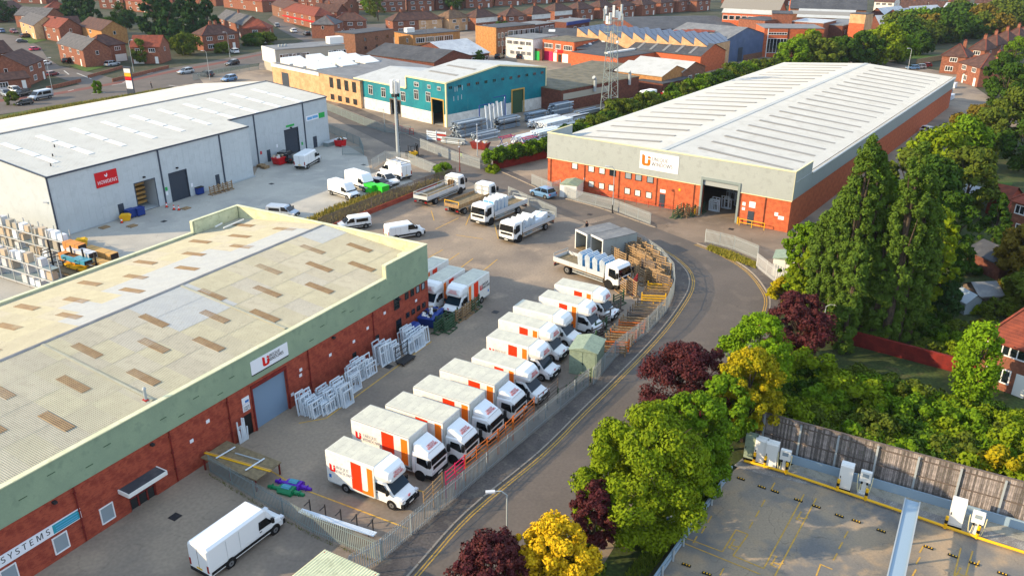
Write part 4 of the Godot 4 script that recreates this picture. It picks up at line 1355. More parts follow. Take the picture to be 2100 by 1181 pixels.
func vehicles():
	var ulp := G(880, 652)
	var d1 := Vector3(cos(1.05488), 0, -sin(1.05488))
	var d2 := Vector3(sin(1.05488), 0, cos(1.05488))
	# the row along the roadside fence: front axle positions measured in the warehouse's own axes
	var lut := luton_van("white box van with orange U stripes, end of the row beside the purple wrapped bundle", {fade = true})
	var lor := box_lorry("white box lorry with orange stripes, second in the row from the purple bundle")
	var k := 38.0 / 45.0
	var row := [["v", -32.75, 18.92], ["l", -28.24, 18.67], ["l", -24.72, 19.9], ["l", -20.73, 20.23], ["l", -16.56, 20.51], ["v", -12.2, 21.0], ["v", -7.23, 19.82], ["v", -2.75, 18.72], ["w", 1.22, 18.43], ["v", 5.35, 19.74], ["v", 9.69, 19.68]]
	var ordn := ["", "second", "third", "fourth", "fifth", "sixth", "seventh", "eighth", "ninth", "tenth", ""]
	for i in row.size():
		var q: Array = row[i]
		var t: Node3D
		var kind := "box lorry" if q[0] == "l" else "box van"
		var lab := "white %s with orange U stripes, %s in the row counted from the purple bundle" % [kind, ordn[i]]
		if i == 10: lab = "white box van with orange stripes, end of the row by the laden flatbed lorry"
		if i == 0: t = lut
		elif i == 1: t = lor
		elif q[0] == "l": t = copy(lor, "box_lorry", Vector3.ZERO, 0, lab)
		elif q[0] == "w": t = luton_van("white box van without stripes, faint spaced letters on its side", {graphics = false, letters = "H e i c a r"})
		else: t = copy(lut, "luton_van", Vector3.ZERO, 0, lab)
		t.set_meta("group", "delivery vehicles parked along the roadside fence")
		var fw := 2.05 if q[0] != "l" else 1.95
		var hw := 1.0 if q[0] != "l" else 1.1
		t.position = ulp + d1 * (q[1] * k + hw) + d2 * (q[2] * k - fw) + Vector3(0, .012, 0)
		t.rotation.y = yaw_of(d2)
	# three more at the gable, noses towards the camera
	var g1 := copy(lut, "luton_van", G(962, 612) , yaw_of(-d1), "white box van with orange stripes parked beside the green trolleys")
	g1.position = ulp + d1 * 4.0 + d2 * 1.8 + Vector3(0, .012, 0)
	var g2 := copy(lut, "luton_van", ulp + d1 * 3.5 + d2 * -1.1 + Vector3(0, .012, 0), yaw_of(-d1), "white box van with orange stripes parked closest to the green gable wall")
	var g3 := copy(lut, "luton_van", ulp + d1 * 5.0 + d2 * -4.3 + Vector3(0, .012, 0), yaw_of(-d1), "white box van mostly hidden behind the green gable wall")
	for g in [g1, g2, g3]: g.set_meta("group", "delivery vehicles by the gable wall")
	# flatbeds
	var f1 := flatbed("white flatbed lorry loaded with wrapped window frames, alone in the yard middle", {edge = "timber"})
	by_wheels(f1, [1119, 472], [1065, 497], -1, 1.15, 5.9)
	var f2 := flatbed("white flatbed lorry heaped with blue wrapped frames beside the yellow edged bed", {})
	by_wheels(f2, [1072, 434], [997, 466], -1, 1.15, 5.9)
	var f3 := flatbed("flatbed lorry with yellow tail frame and bare wooden bed", {post = "yellow_paint2", side = "timber", cab = true, bed = 6.6})
	by_wheels(f3, [950, 441], [1010, 416], 1, 1.15, 5.9)
	var f4 := flatbed("empty flatbed lorry with a stack of pallets behind its cab", {rails = true})
	by_wheels(f4, [894, 419], [944, 398], 1, 1.15, 5.9)
	var f5 := flatbed("white flatbed lorry with blue wrapped frames backed against the timber stillages", {side = "steel_white", edge = "timber"})
	by_wheels(f5, [1163, 562], [1248, 592], 1, 1.15, 5.9)
	for f in [f1, f2, f3, f4, f5]: f.set_meta("group", "flatbed lorries in the yard")
	# loads: each bundle of frames its own thing
	for q in [[f1, [-.4, .7, 1.9], 1.5], [f2, [-.6, .2, 1.0, 1.8], 1.9], [f5, [-1.0, .05, 1.1, 2.1], 1.9]]:
		var fb: Node3D = q[0]
		for x in q[1]:
			bundle(fb.transform * Vector3(x - .2, 1.27, .1), fb.rotation.y + PI / 2, q[2], "film_blue" if fb != f1 else "film_white", "slanting bundle of white window frames in blue film on a flatbed lorry" if fb != f1 else "bundle of white window frames in clear film on the lone flatbed lorry", "wrapped frame bundles on the lorries")
	for i in 3:
		var cr := MB.new()
		cr.bx(-.8, 0, -.9, .8, .55 + i * .12, .9)
		var ct := thing("wrapped_crate", "low flat pack of panes wrapped in pale film on the lone flatbed", "crate", f1.transform * Vector3(-2.2 - i * .85 + .5, 1.27, .1 * i), f1.rotation.y + .1 * i, "flat packs on the lone flatbed")
		part("pack", cr, "film_white", ct)
		box_part(ct, "strap", -.82, .0, -.05, .82, .56 + i * .12, .05, "film_blue")
	for i in 6:
		pallet(f4.transform * Vector3(2.6, 1.27 + i * .15, 0), f4.rotation.y + .05 * (i % 3), "wooden pallet stacked on the empty flatbed behind its cab", "pallets on the flatbed")
	# vans
	by_wheels(panel_van("panel_van", "long white panel van parked outside the canopied entrance", 6.6, .98, 2.6, 3.95), [473.5, 1163], [564, 1094], 1, .9, 3.95)
	by_wheels(panel_van("panel_van", "white mid size van with small dark lettering alone beyond the green gable", 5.0, .95, 1.97, 3.1), [812, 494], [858, 486], 1, .88, 3.1)
	by_wheels(panel_van("panel_van", "white van with side windows beside the timber fence and brick kerb wall", 5.0, .95, 1.97, 3.1, "van_white", {cabin = true}), [750, 468], [710, 474], -1, .88, 3.1)
	by_wheels(panel_van("panel_van", "white high roofed van next to the green bins, dry grass before its nose", 5.9, 1.0, 2.5, 4.03), [680, 400], [712, 410], 1, .92, 4.03)
	by_wheels(panel_van("panel_van", "white high roofed van with red lettering between van and dark car", 5.9, 1.0, 2.5, 4.03), [715, 383], [747, 394], 1, .92, 4.03)
	by_wheels(panel_van("panel_van", "white van with a roof rack parked below the phone mast", 5.5, 1.0, 2.4, 3.7, "van_white", {rack = true}), [821, 371], [783, 359], -1, .92, 3.7)
	by_wheels(panel_van("panel_van", "white van with red lettering reversed to the shutter by the red skip", 5.9, 1.0, 2.4, 4.03), [631, 346], [653, 333], 1, .92, 4.03)
	by_wheels(panel_van("panel_van", "white van standing in the overgrown yard below the lattice mast", 5.5, 1.0, 2.4, 3.7), [1345, 206], [1318, 212], -1, .92, 3.7)
	by_wheels(panel_van("panel_van", "silver van half hidden behind the green parapet", 5.0, .95, 1.9, 3.1, "silver", {cabin = true}), [558, 446], [592, 449], 1, .88, 3.1)
	by_wheels(car("hatchback_car", "dark grey hatchback squeezed between white van and white car", "car_charcoal"), [762, 384], [788, 388], 1, .8, 2.58)
	by_wheels(car("hatchback_car", "small white hatchback parked beside the dark grey hatchback", "van_white"), [775, 374], [797, 382], 1, .8, 2.58)
	by_wheels(car("hatchback_car", "pale blue hatchback driving past the palisade fence of the orange warehouse", "car_blue", {L = 4.0}), [1118, 408.5], [1093, 401.5], -1, .8, 2.4)
	by_wheels(car("hatchback_car", "black car by the red skip at the grey warehouse", "car_black"), [588, 331], [606, 322], 1, .8, 2.58)
	by_wheels(car("hatchback_car", "black car beside the white van at the grey warehouse shutter", "car_black"), [600, 336], [622, 325], 1, .8, 2.58)
	by_wheels(car("hatchback_car", "white car under trees beside the long side of the striped roof warehouse", "van_white"), [1892, 272], [1912, 277], 1, .8, 2.58)
	# distant cars: [rear px, front px, side, paint, label]
	var far := [[[394, 150], [374, 153], -1, "silver", "silver estate car waiting at the junction of the main road"], [[491, 132], [470, 136], -1, "car_black", "black people carrier on the main road beyond the railings"],
		[[438, 157], [414, 155], 1, "car_charcoal", "grey car behind the railings of the corner car park"], [[476, 163], [452, 168], 1, "car_blue", "pale blue car behind the railings of the corner car park"], [[62, 214], [42, 217], -1, "car_black", "black car following the silver minibus on the main road"],
		[[18, 190], [30, 193], 1, "van_white", "white car on the drive of the bay windowed corner house"], [[0, 196], [10, 200], 1, "silver", "silver car on the drive beside the white car"], [[60, 195], [38, 200], -1, "car_black", "black and red people carrier parked outside the corner house"],
		[[93, 134], [103, 132], 1, "van_white", "white car parked at the mouth of the side street"], [[140, 130], [152, 127], 1, "car_black", "black car on the drive of the gabled semi"], [[70, 104], [78, 103], 1, "car_pink", "pink car parked along the side street"],
		[[105, 156], [116, 154], 1, "car_maroon", "maroon car behind the low brick corner wall"], [[48, 78], [66, 76], 1, "car_charcoal", "dark blue car in front of the cream fronted house"], [[38, 88], [52, 87], 1, "car_charcoal", "grey car on the bend of the side street"], [[14, 66], [32, 70], 1, "car_maroon", "red car beside the lawn in the side street"],
		[[2, 68], [-12, 66], -1, "car_blue", "blue car at the edge of the estate"], [[225, 137], [243, 134], 1, "silver", "silver car on the drive before the white garage door"], [[494, 111], [478, 106], 1, "van_white", "white off-road car parked before the bay windowed semi"], [[612, 68], [600, 64], 1, "van_white", "white car parked in the street between the terraces"], [[640, 74], [626, 70], 1, "car_black", "black car parked in the street between the terraces"], [[576, 58], [568, 52], 1, "silver", "silver car outside the terrace with red porches"],
		[[1028, 108], [1042, 105], 1, "car_black", "black car left of the white office, first in its car park"], [[1034, 112], [1050, 109], 1, "car_black", "dark blue car in front of the white office"], [[1062, 117], [1080, 113], 1, "car_charcoal", "grey car with bonnet to the green gate"], [[1068, 122], [1082, 118], 1, "car_black", "black car between the office and the teal shed roof"], [[1098, 123], [1114, 119], 1, "van_white", "white car by the green gate"], [[1152, 126], [1166, 124], 1, "car_charcoal", "dark car before the pink shutter building"], [[1024, 122], [1036, 118], 1, "car_black", "black car beside the white railings"],
		[[1505, 128], [1517, 124], 1, "van_white", "white car in the yard of the blue shed"], [[1882, 143], [1866, 143], -1, "car_blue", "blue car in the row behind the striped roof"], [[1896, 141], [1880, 141], -1, "silver", "silver car in the row behind the striped roof"], [[1905, 138], [1895, 138], -1, "car_maroon", "red car ending the row behind the striped roof"]]
	for q in far: by_wheels(car("parked_car", q[4], q[3]), q[0], q[1], q[2], .8, 2.58, .12)
	by_wheels(panel_van("minibus", "silver minibus driving on the main road past the grass verge", 5.2, .98, 2.1, 3.2, "silver", {cabin = true}), [101, 202], [76, 207], -1, .88, 3.2)

func bundle(at: Vector3, yaw: float, h: float, film: String, label: String, group: String):   # frames leaning together, strapped in film
	var t := thing("frame_bundle", label, "window frames", at, yaw, group)
	for i in 5:
		var mb := MB.new()
		var w := 1.0
		var hh := h - absf(i - 2) * .12
		var tilt := Basis(Vector3.RIGHT, -.12 + i * .02)
		for q in [[-w, 0, -w + .09, hh], [w - .09, 0, w, hh], [-.04, .09, .04, hh - .09]]: mb.box(tilt * Vector3((q[0] + q[2]) / 2, (q[1] + q[3]) / 2, -.25 + i * .13), Vector3(q[2] - q[0], q[3] - q[1], .07), tilt)
		for y in [.045, hh - .045, hh * .6]: mb.box(tilt * Vector3(0, y, -.25 + i * .13), Vector3(2 * w, .09, .075), tilt)
		part("frame", mb, "upvc", t)
		var g := MB.new()
		g.box(tilt * Vector3(0, hh * .5, -.25 + i * .13), Vector3(2 * w - .12, hh - .12, .03), tilt)
		part("film", g, film, t)

func pallet(at: Vector3, yaw: float, label: String, group: String):
	if not cache.has("pallet"):
		var d := MB.new()
		for i in 7: d.bx(-.6, .12, -.5 + i * .15, .6, .142, -.5 + i * .15 + .1)
		cache["pallet"] = d.mesh()
		var b := MB.new()
		for z in [-.45, 0.0, .45]: b.bx(-.6, 0, z - .05, .6, .118, z + .05)
		cache["palletb"] = b.mesh()
	var t := thing("pallet", label, "pallet", at, yaw, group)
	part("deck", cache["pallet"], "timber", t)
	part("runner", cache["palletb"], "timber", t)

func frame_stack(at: Vector3, yaw: float, n: int, w: float, h: float, label: String, group: String, gap := .16):
	for i in n:
		var ww: float = w * rng.randf_range(.75, 1.1)
		var hh: float = h * rng.randf_range(.75, 1.1)
		var kind := rng.randi() % 3
		var key := "fr%.1f_%.1f_%d" % [ww, hh, kind]
		ww = snappedf(ww, .1)
		hh = snappedf(hh, .1)
		if not cache.has(key):
			var mb := MB.new()
			var b := .1
			mb.bx(-ww / 2, 0, -.035, -ww / 2 + b, hh, .035)
			mb.bx(ww / 2 - b, 0, -.035, ww / 2, hh, .035)
			mb.bx(-ww / 2 + b, 0, -.035, ww / 2 - b, b, .035)
			mb.bx(-ww / 2 + b, hh - b, -.035, ww / 2 - b, hh, .035)
			if kind > 0: mb.bx(-.04, b, -.03, .04, hh - b, .03)
			if kind > 1: mb.bx(-ww / 2 + b, hh * .62, -.028, ww / 2 - b, hh * .62 + .08, .028)
			cache[key] = mb.mesh()
		var p := at + Basis(Vector3.UP, yaw) * Vector3(rng.randf_range(-.15, .15), 0, -i * gap)
		var o := solo("window_frame", cache[key], "upvc", label, "window frame", p, yaw, group)
		o.rotate_object_local(Vector3.RIGHT, -.1)

# ---------- fences, masts, lamps ----------
func palisade(nm: String, px: Array, h: float, mat: String, label: String, o := {}):
	var pts := []
	for q in px: pts.append(G(q[0], q[1]))
	fence_w(nm, pts, h, mat, label, o)

func fence_w(nm: String, pts: Array, h: float, mat: String, label: String, o := {}):
	var t := thing(nm, label, "fence", pts[0])
	var org: Vector3 = pts[0]
	var pales := MB.new()
	var base: float = o.get("base", 0.0)
	var pw: float = o.get("pw", .07)
	var pitch: float = o.get("pitch", .165)
	for i in pts.size() - 1:
		var A: Vector3 = pts[i] - org + Vector3.UP * base
		var B: Vector3 = pts[i + 1] - org + Vector3.UP * base
		var L := A.distance_to(B)
		var d := (B - A) / L
		var bs := Basis(d, Vector3.UP, d.cross(Vector3.UP))
		var n := maxi(1, int(round(L / 2.75)))
		for k in n + (1 if i == pts.size() - 2 else 0):
			var p := A.lerp(B, k / float(n))
			var pm := MB.new()
			pm.box(p + Vector3(0, h * .47, 0) - bs.z * .06, Vector3(.1, h * .94, .06), bs)
			part("post", pm, o.get("post", mat), t)
		for y in [.16, .82]:
			var rm := MB.new()
			rm.bar(A + Vector3(0, h * y, 0), B + Vector3(0, h * y, 0), .03, .05)
			part("rail", rm, mat, t)
		var m := int(L / pitch)
		for k in m:
			var p := A + d * (k + .5) * L / m + bs.z * .03
			var hh: float = h * (rng.randf_range(.96, 1.0) if o.get("rough", false) else 1.0)
			pales.box(p + Vector3(0, hh * .5 + .03, 0), Vector3(pw, hh, .012), bs)
	var pp := part("pales", pales, mat, t)
	pp.set_meta("kind", "stuff")
	return t

func lamp_post(px: Array, h: float, label: String, arm := Vector3(-1, 0, 0), mat := "galv", base := "galv"):
	var t := thing("lamp_post", label, "lamp post", G(px[0], px[1]))
	var a := MB.new()
	a.tube(Vector3.ZERO, Vector3(0, h * .18, 0), .11, .1, 8)
	part("base", a, base, t)
	var b := MB.new()
	b.tube(Vector3(0, h * .18, 0), Vector3(0, h * .94, 0), .065, .05, 8)
	part("pole", b, mat, t)
	var c := MB.new()
	c.tube(Vector3(0, h * .94, 0), Vector3(0, h, 0) + arm * .35, .04, .04, 8)
	c.tube(Vector3(0, h, 0) + arm * .35, Vector3(0, h, 0) + arm * .8, .04, .04, 8)
	part("arm", c, mat, t)
	var e := MB.new()
	var ctr := Vector3(0, h, 0) + arm * 1.05
	e.box(ctr, Vector3(.6, .12, .24), Basis(arm, Vector3.UP, arm.cross(Vector3.UP)))
	part("lantern", e, "steel_white", t)

func masts():
	var t := thing("phone_mast", "tapered grey steel monopole phone mast with white antenna drum", "mast", G(818, 332))
	var H := 14.2
	var a := MB.new()
	a.tube(Vector3.ZERO, Vector3(0, H - 2, 0), .42, .28, 16)
	part("pole", a, "galv", t)
	var cl := MB.new()
	for i in 9: cl.tube(Vector3(.32 - i * .012, .5 + i * 1.2, .18), Vector3(.32 - i * .012, 1.6 + i * 1.2, .18), .09, .09, 6)
	part("cable_run", cl, "black", t)
	var b := MB.new()
	b.tube(Vector3(0, H - 2, 0), Vector3(0, H, 0), .12, .12, 8)
	part("spigot", b, "galv", t)
	for i in 6:
		var ang := TAU * i / 6 + .2
		var c := MB.new()
		var p := Vector3(cos(ang), 0, sin(ang)) * .72
		c.box(p + Vector3(0, H - .9, 0), Vector3(.3, 2.2, .42), Basis(Vector3.UP, -ang))
		part("antenna", c, "trim_white", t)
		var e := MB.new()
		e.box(p * .8 + Vector3(0, H - 2.4, 0), Vector3(.24, .5, .3), Basis(Vector3.UP, -ang))
		e.bar(Vector3(0, H - 2.1, 0), p + Vector3(0, H - 2.1, 0), .07, .07)
		part("radio_unit", e, "dark_grey", t)
	var l := thing("lattice_mast", "tall galvanised lattice tower crowned with white phone antennas", "mast", G(1249, 237))
	var TH := 23.0
	var W0 := 1.45
	var W1 := .75
	var corner := [Vector2(-1, -1), Vector2(1, -1), Vector2(1, 1), Vector2(-1, 1)]
	var ry := Basis(Vector3.UP, .5)
	for c2 in corner:
		var m := MB.new()
		m.tube(ry * Vector3(c2.x * W0, 0, c2.y * W0), ry * Vector3(c2.x * W1, TH - 5, c2.y * W1), .11, .09, 6)
		m.tube(ry * Vector3(c2.x * W1, TH - 5, c2.y * W1), ry * Vector3(c2.x * W1, TH, c2.y * W1), .08, .06, 6)
		part("leg", m, "galv_dull", l)
	var nb := 13
	for i in nb:
		var y0 := (TH - 5) * i / nb
		var y1 := (TH - 5) * (i + 1) / nb
		var wa := lerpf(W0, W1, i / float(nb))
		var wb := lerpf(W0, W1, (i + 1) / float(nb))
		var m := MB.new()
		for f in 4:
			var p: Vector2 = corner[f]
			var q: Vector2 = corner[(f + 1) % 4]
			if i % 2: var tmp := p; p = q; q = tmp
			m.bar(ry * Vector3(p.x * wa, y0, p.y * wa), ry * Vector3(q.x * wb, y1, q.y * wb), .055, .055)
			if i % 3 == 0: m.bar(ry * Vector3(p.x * wa, y0, p.y * wa), ry * Vector3(q.x * wa, y0, q.y * wa), .06, .06)
		part("bracing", m, "galv_dull", l)
	for y in [TH - 5, TH - 2.6]:
		var m := MB.new()
		for i in 12:
			var a0 := TAU * i / 12
			var a1 := TAU * (i + 1) / 12
			m.bar(Vector3(cos(a0) * 1.9, y, sin(a0) * 1.9), Vector3(cos(a1) * 1.9, y, sin(a1) * 1.9), .08, .1)
			if i % 3 == 0: m.bar(Vector3(0, y, 0), Vector3(cos(a0) * 1.9, y, sin(a0) * 1.9), .08, .08)
			m.bar(Vector3(cos(a0) * 1.9, y, sin(a0) * 1.9), Vector3(cos(a0) * 1.9, y + 1.0, sin(a0) * 1.9), .04, .04)
			m.bar(Vector3(cos(a0) * 1.9, y + 1, sin(a0) * 1.9), Vector3(cos(a1) * 1.9, y + 1, sin(a1) * 1.9), .04, .04)
		part("platform", m, "galv_dull", l)
	for i in 9:
		var ang := TAU * i / 9 + .3
		var c := MB.new()
		c.box(Vector3(cos(ang) * 1.95, TH - 2.4 + (i % 3) * .9, sin(ang) * 1.95), Vector3(.35, 2.4 - (i % 2) * .8, .5), Basis(Vector3.UP, -ang))
		part("antenna", c, "trim_white" if i % 4 else "galv", l)
	var ds := MB.new()
	ds.tube(Vector3(.9, TH - 7, .9), Vector3(1.15, TH - 7, 1.15), .3, .3, 12)
	part("dish", ds, "trim_white", l)

func street():
	palisade("palisade_fence", [[785, 1150], [1000, 968], [1120, 866], [1207, 792]], 1.9, "galv", "long grey palisade fence between the parked trucks and the road")
	palisade("palisade_fence", [[1218, 790], [1262, 735], [1330, 682], [1366, 642], [1382, 605], [1380, 572], [1355, 540], [1320, 515], [1287, 498]], 2.0, "galv", "curved grey palisade fence round the heap of timber stillages")
	palisade("palisade_fence", [[430, 968], [520, 1022], [640, 1092], [783, 1152]], 1.6, "galv_dull", "dull green palisade fence dividing the truck yard from the entrance yard")
	palisade("palisade_fence", [[700, 1215], [722, 1185], [783, 1152]], 1.9, "galv", "short palisade fence corner behind the ribbed shelter roof")
	palisade("palisade_fence", [[1155, 404], [1185, 414], [1258, 432], [1333, 461]], 1.8, "galv", "grey palisade fence before the orange brick offices")
	palisade("palisade_fence", [[1090, 378], [1132, 396], [1150, 390]], 1.8, "galv", "short grey palisade fence left of the white cabin")
	palisade("palisade_fence", [[1446, 497], [1505, 512], [1553, 532]], 1.9, "galv", "grey palisade fence on the grassy bank at the road bend")
	palisade("palisade_fence", [[1551, 548], [1590, 580], [1620, 590]], 1.9, "steel_white", "white palisade fence under the poplars at the road bend")
	palisade("palisade_fence", [[862, 304], [935, 332], [985, 347], [1006, 342]], 1.9, "galv", "grey palisade fence before the profile racks of the teal shed")
	palisade("palisade_fence", [[668, 225], [745, 257], [790, 272], [842, 276]], 1.8, "galv_dull", "grey palisade fence in front of the cream and teal sheds")
	palisade("palisade_fence", [[764, 347], [790, 331], [838, 335], [900, 361]], 1.9, "galv", "grey palisade fence round the foot of the phone mast")
	palisade("palisade_fence", [[702, 318], [746, 319], [738, 300], [675, 272]], 1.8, "galv_dull", "open palisade gate at the end of the grey warehouse")
	palisade("palisade_fence", [[396, 165], [470, 148], [530, 142]], 1.8, "galv_dull", "railings of the corner car park by the main road")
	palisade("palisade_fence", [[1042, 402], [1090, 424], [1140, 446]], 1.6, "galv", "grey palisade fence behind the laden flatbed lorries")
	palisade("timber_fence", [[655, 480], [740, 445], [830, 408], [895, 384], [935, 372]], 1.7, "timber_grey", "weathered timber paling fence on a low brick wall above the lorry yard", {base = .7, pitch = .2, pw = .12, rough = true})
	var kw := MB.new()
	var A := G(655, 480)
	var B := G(895, 384)
	kw.bar(A + Vector3(0, .35, 0), B + Vector3(0, .35, 0), .25, .7)
	solo("brick_wall", kw, "brick_red", "low brick retaining wall under the timber paling fence", "wall")
	# brick wall topped with ivy by the profile yard
	var rw := MB.new()
	rw.bar(G(1012, 349) + Vector3(0, 1.1, 0), G(1128, 322) + Vector3(0, 1.1, 0), .3, 2.2)
	solo("brick_wall", rw, "fence_red", "red painted brick wall overgrown with ivy beside the orange warehouse", "wall")
	lamp_post([1040, 1150], 5.6, "grey street lamp rising beside the dark red maple at the roadside", Vector3(-.9, 0, .1).normalized())
	lamp_post([1256, 437], 7.0, "tall grey street lamp before the orange brick offices", Vector3(-1, 0, 0), "galv", "dark_grey")
	lamp_post([1683, 702], 4.2, "grey street lamp beside the red painted boundary wall", Vector3(1, 0, .2).normalized())
	lamp_post([126, 487], 5.0, "slim white lamp post at the corner of the grey warehouse", Vector3(-1, 0, .1).normalized(), "steel_white")
	lamp_post([108, 193], 9.0, "tall lamp post behind the silver minibus", Vector3(1, 0, 0))
	lamp_post([430, 165], 8.0, "tall lamp post at the mouth of the main road junction", Vector3(-1, 0, 0))
	lamp_post([273, 147], 9.0, "tall lamp post before the gable fronted brick house", Vector3(1, 0, 0))
	lamp_post([471, 118], 8.0, "tall lamp post before the bay windowed semi", Vector3(-1, 0, 0))
	lamp_post([943, 352], 4.6, "brown pole standing on the pavement by the profile yard fence", Vector3(0, 0, 1), "fence_red", "fence_red")
	lamp_post([789, 268], 4.6, "thin lamp post before the teal shed doors", Vector3(0, 0, 1))
	lamp_post([979, 320], 6.0, "pale post rising out of the profile yard", Vector3(0, 0, 1), "steel_white")
	lamp_post([876, 128], 11.0, "tall telegraph pole behind the grey flat roof", Vector3(0, 0, 1), "timber_grey", "timber_grey")
	lamp_post([1030, 118], 8.0, "lamp post in the office car park", Vector3(0, 0, 1))
	lamp_post([1862, 150], 7.0, "white floodlight post behind the striped roof warehouse", Vector3(-1, 0, 0), "steel_white")
	# roadside totem sign
	var t := thing("totem_sign", "dark totem sign with red and yellow panels on the grass verge", "sign", G(268, 195), -.3)
	box_part(t, "frame", -1.1, 0, -.25, 1.1, 7.0, .0, "trim_dark")
	for q in [[5.5, 6.5, "trim_white"], [4.6, 5.4, "yellow_paint2"], [3.7, 4.5, "sign_red"], [1.6, 3.6, "sign_white"]]: box_part(t, "panel", -.95, q[0], .0, .95, q[1], .05, q[2])
	# utility cabinets
	cabin("transformer_cabin", G(1203, 755), -.35, 2.6, 3.0, 2.9, "cab_green", "pale green transformer cabin inside the fence beside the parked vans")
	cabin("meter_cabin", G(1172, 400), -.4, 2.8, 3.2, 2.4, "trim_white", "white meter cabin with green roof at the end of the palisade fence")
	cabin("white_cabin", G(1612, 560), -.4, 3.0, 3.0, 2.6, "trim_white", "white metal cabin half hidden by the poplars")
	# ribbed shelter at the bottom edge
	var sh := thing("shelter", "open shelter with ribbed cream roof beside the fence corner", "shelter", G(676, 1258), 1.05488)
	var rf := part("roof", corr(4.4, 4.6, .2, .05), "clad_cream", sh, Vector3(0, 2.35, 0))
	rf.rotation = Vector3(.06, PI / 2, 0)
	for x in [-2.1, 2.1]:
		for z in [-2.0, 2.0]: box_part(sh, "post", x - .05, 0, z - .05, x + .05, 2.25, z + .05, "brick_red")
	box_part(sh, "fascia", -2.3, 2.1, -2.25, -2.2, 2.3, 2.25, "trim_cream")
	person(G(1203, 478), 2.2, 1.72, "cloth_dark", "cloth_dark", "person in dark clothes walking across the yard entrance", "")
	person(G(946, 331), .8, 1.72, "cloth_hivis", "cloth_jeans", "person in yellow vest standing at the brown pole", "")
	person(G(310, 181), .3, 1.7, "cloth_dark", "cloth_dark", "person in dark clothes waiting on the far pavement", "")
	forklift(G(849, 322), .6)
	var gr := [[1178, 803, 1.0], [1196, 792, .8], [1160, 818, .7]]
	for q in gr:
		var rk := thing("pipe_rack", "rusty stillage frame leaning by the transformer cabin", "rack", G(q[0], q[1]), q[2], "frames by the cabin")
		for i in 4: box_part(rk, "rail", -1.0, .25 + i * .35, -.03, 1.0, .31 + i * .35, .03, "timber_grey")
		for x in [-1.0, 0.0, 1.0]: box_part(rk, "post", x - .04, 0, .031, x + .04, 1.5, .09, "green_dull")

func cabin(nm: String, at: Vector3, yaw: float, w: float, d: float, h: float, mat: String, label: String):
	var t := thing(nm, label, "cabin", at, yaw)
	box_part(t, "body", -w / 2, 0, -d / 2, w / 2, h - .35, d / 2, mat)
	var r := MB.new()
	r.prism([Vector2(-w / 2 - .12, h - .35), Vector2(w / 2 + .12, h - .35), Vector2(0, h)], -d / 2 - .12, d / 2 + .12)
	part("roof", r, "cab_green", t)
	for s in [-.5, .5]: box_part(t, "door", s * w * .48 - w * .22, .08, d / 2, s * w * .48 + w * .22, h - .5, d / 2 + .03, mat)
	box_part(t, "lock", -.05, h * .4, d / 2 + .03, .05, h * .46, d / 2 + .06, "dark_grey")

func person(at: Vector3, yaw: float, h: float, top: String, legs: String, label: String, hold: String):
	# one continuous body: tapered capsules joined by a smooth minimum and meshed as surface nets
	var t := thing("person", label, "person", at, yaw)
	var k := h / 1.75
	var bones := [[Vector3(0, .98, .09), Vector3(.06, .52, .09), .095, .065], [Vector3(.06, .52, .09), Vector3(-.04, .08, .1), .065, .045], [Vector3(-.04, .06, .1), Vector3(.14, .04, .1), .05, .04],
		[Vector3(0, .98, -.09), Vector3(.16, .54, -.09), .095, .065], [Vector3(.16, .54, -.09), Vector3(.2, .08, -.1), .065, .045], [Vector3(.2, .06, -.1), Vector3(.38, .05, -.1), .05, .04],
		[Vector3(0, .98, 0), Vector3(0, 1.2, 0), .14, .13], [Vector3(0, 1.2, 0), Vector3(0, 1.4, 0), .15, .13], [Vector3(0, 1.42, -.16), Vector3(0, 1.42, .16), .075, .075], [Vector3(0, 1.42, 0), Vector3(.01, 1.54, 0), .06, .05],
		[Vector3(.02, 1.6, 0), Vector3(.03, 1.68, 0), .085, .09],
		[Vector3(0, 1.42, .19), Vector3(-.05, 1.14, .24), .055, .042], [Vector3(-.05, 1.14, .24), Vector3(.1, .92, .25), .042, .032], [Vector3(.1, .92, .25), Vector3(.14, .84, .25), .035, .022],
		[Vector3(0, 1.42, -.19), Vector3(.02, 1.14, -.25), .055, .042], [Vector3(.02, 1.14, -.25), Vector3(.14, .94, -.25), .042, .032], [Vector3(.14, .94, -.25), Vector3(.18, .86, -.25), .035, .022]]
	if not cache.has("person"): cache["person"] = nets(bones)
	var b := part("body", person_mesh(cache["person"], top, legs), "vc", t)
	b.scale = Vector3.ONE * k
	var hm := MB.new()
	hm.loft([[Vector3(.1, 1.68, .07), Vector3(.1, 1.74, .06), Vector3(.1, 1.74, -.06), Vector3(.1, 1.68, -.07)], [Vector3(.02, 1.64, .1), Vector3(.02, 1.8, .07), Vector3(.02, 1.8, -.07), Vector3(.02, 1.64, -.1)], [Vector3(-.08, 1.58, .06), Vector3(-.08, 1.74, .05), Vector3(-.08, 1.74, -.05), Vector3(-.08, 1.58, -.06)]])
	var ho := part("hair", hm, "cloth_dark", t)
	ho.scale = Vector3.ONE * k

func person_mesh(src: PackedVector3Array, top: String, legs: String) -> ArrayMesh:
	var mb := MB.new()
	for i in range(0, src.size(), 3):
		var y := (src[i].y + src[i + 1].y + src[i + 2].y) / 3
		var z := absf(src[i].z)
		var key := "skin"
		if y < .1: key = "cloth_dark"
		elif y < 1.0 and z < .19: key = legs
		elif y < 1.49 and not (z > .19 and y < .93): key = top
		mb.col = (M[key] as StandardMaterial3D).albedo_color.srgb_to_linear()
		mb.tri(src[i], src[i + 1], src[i + 2])
	return mb.mesh()

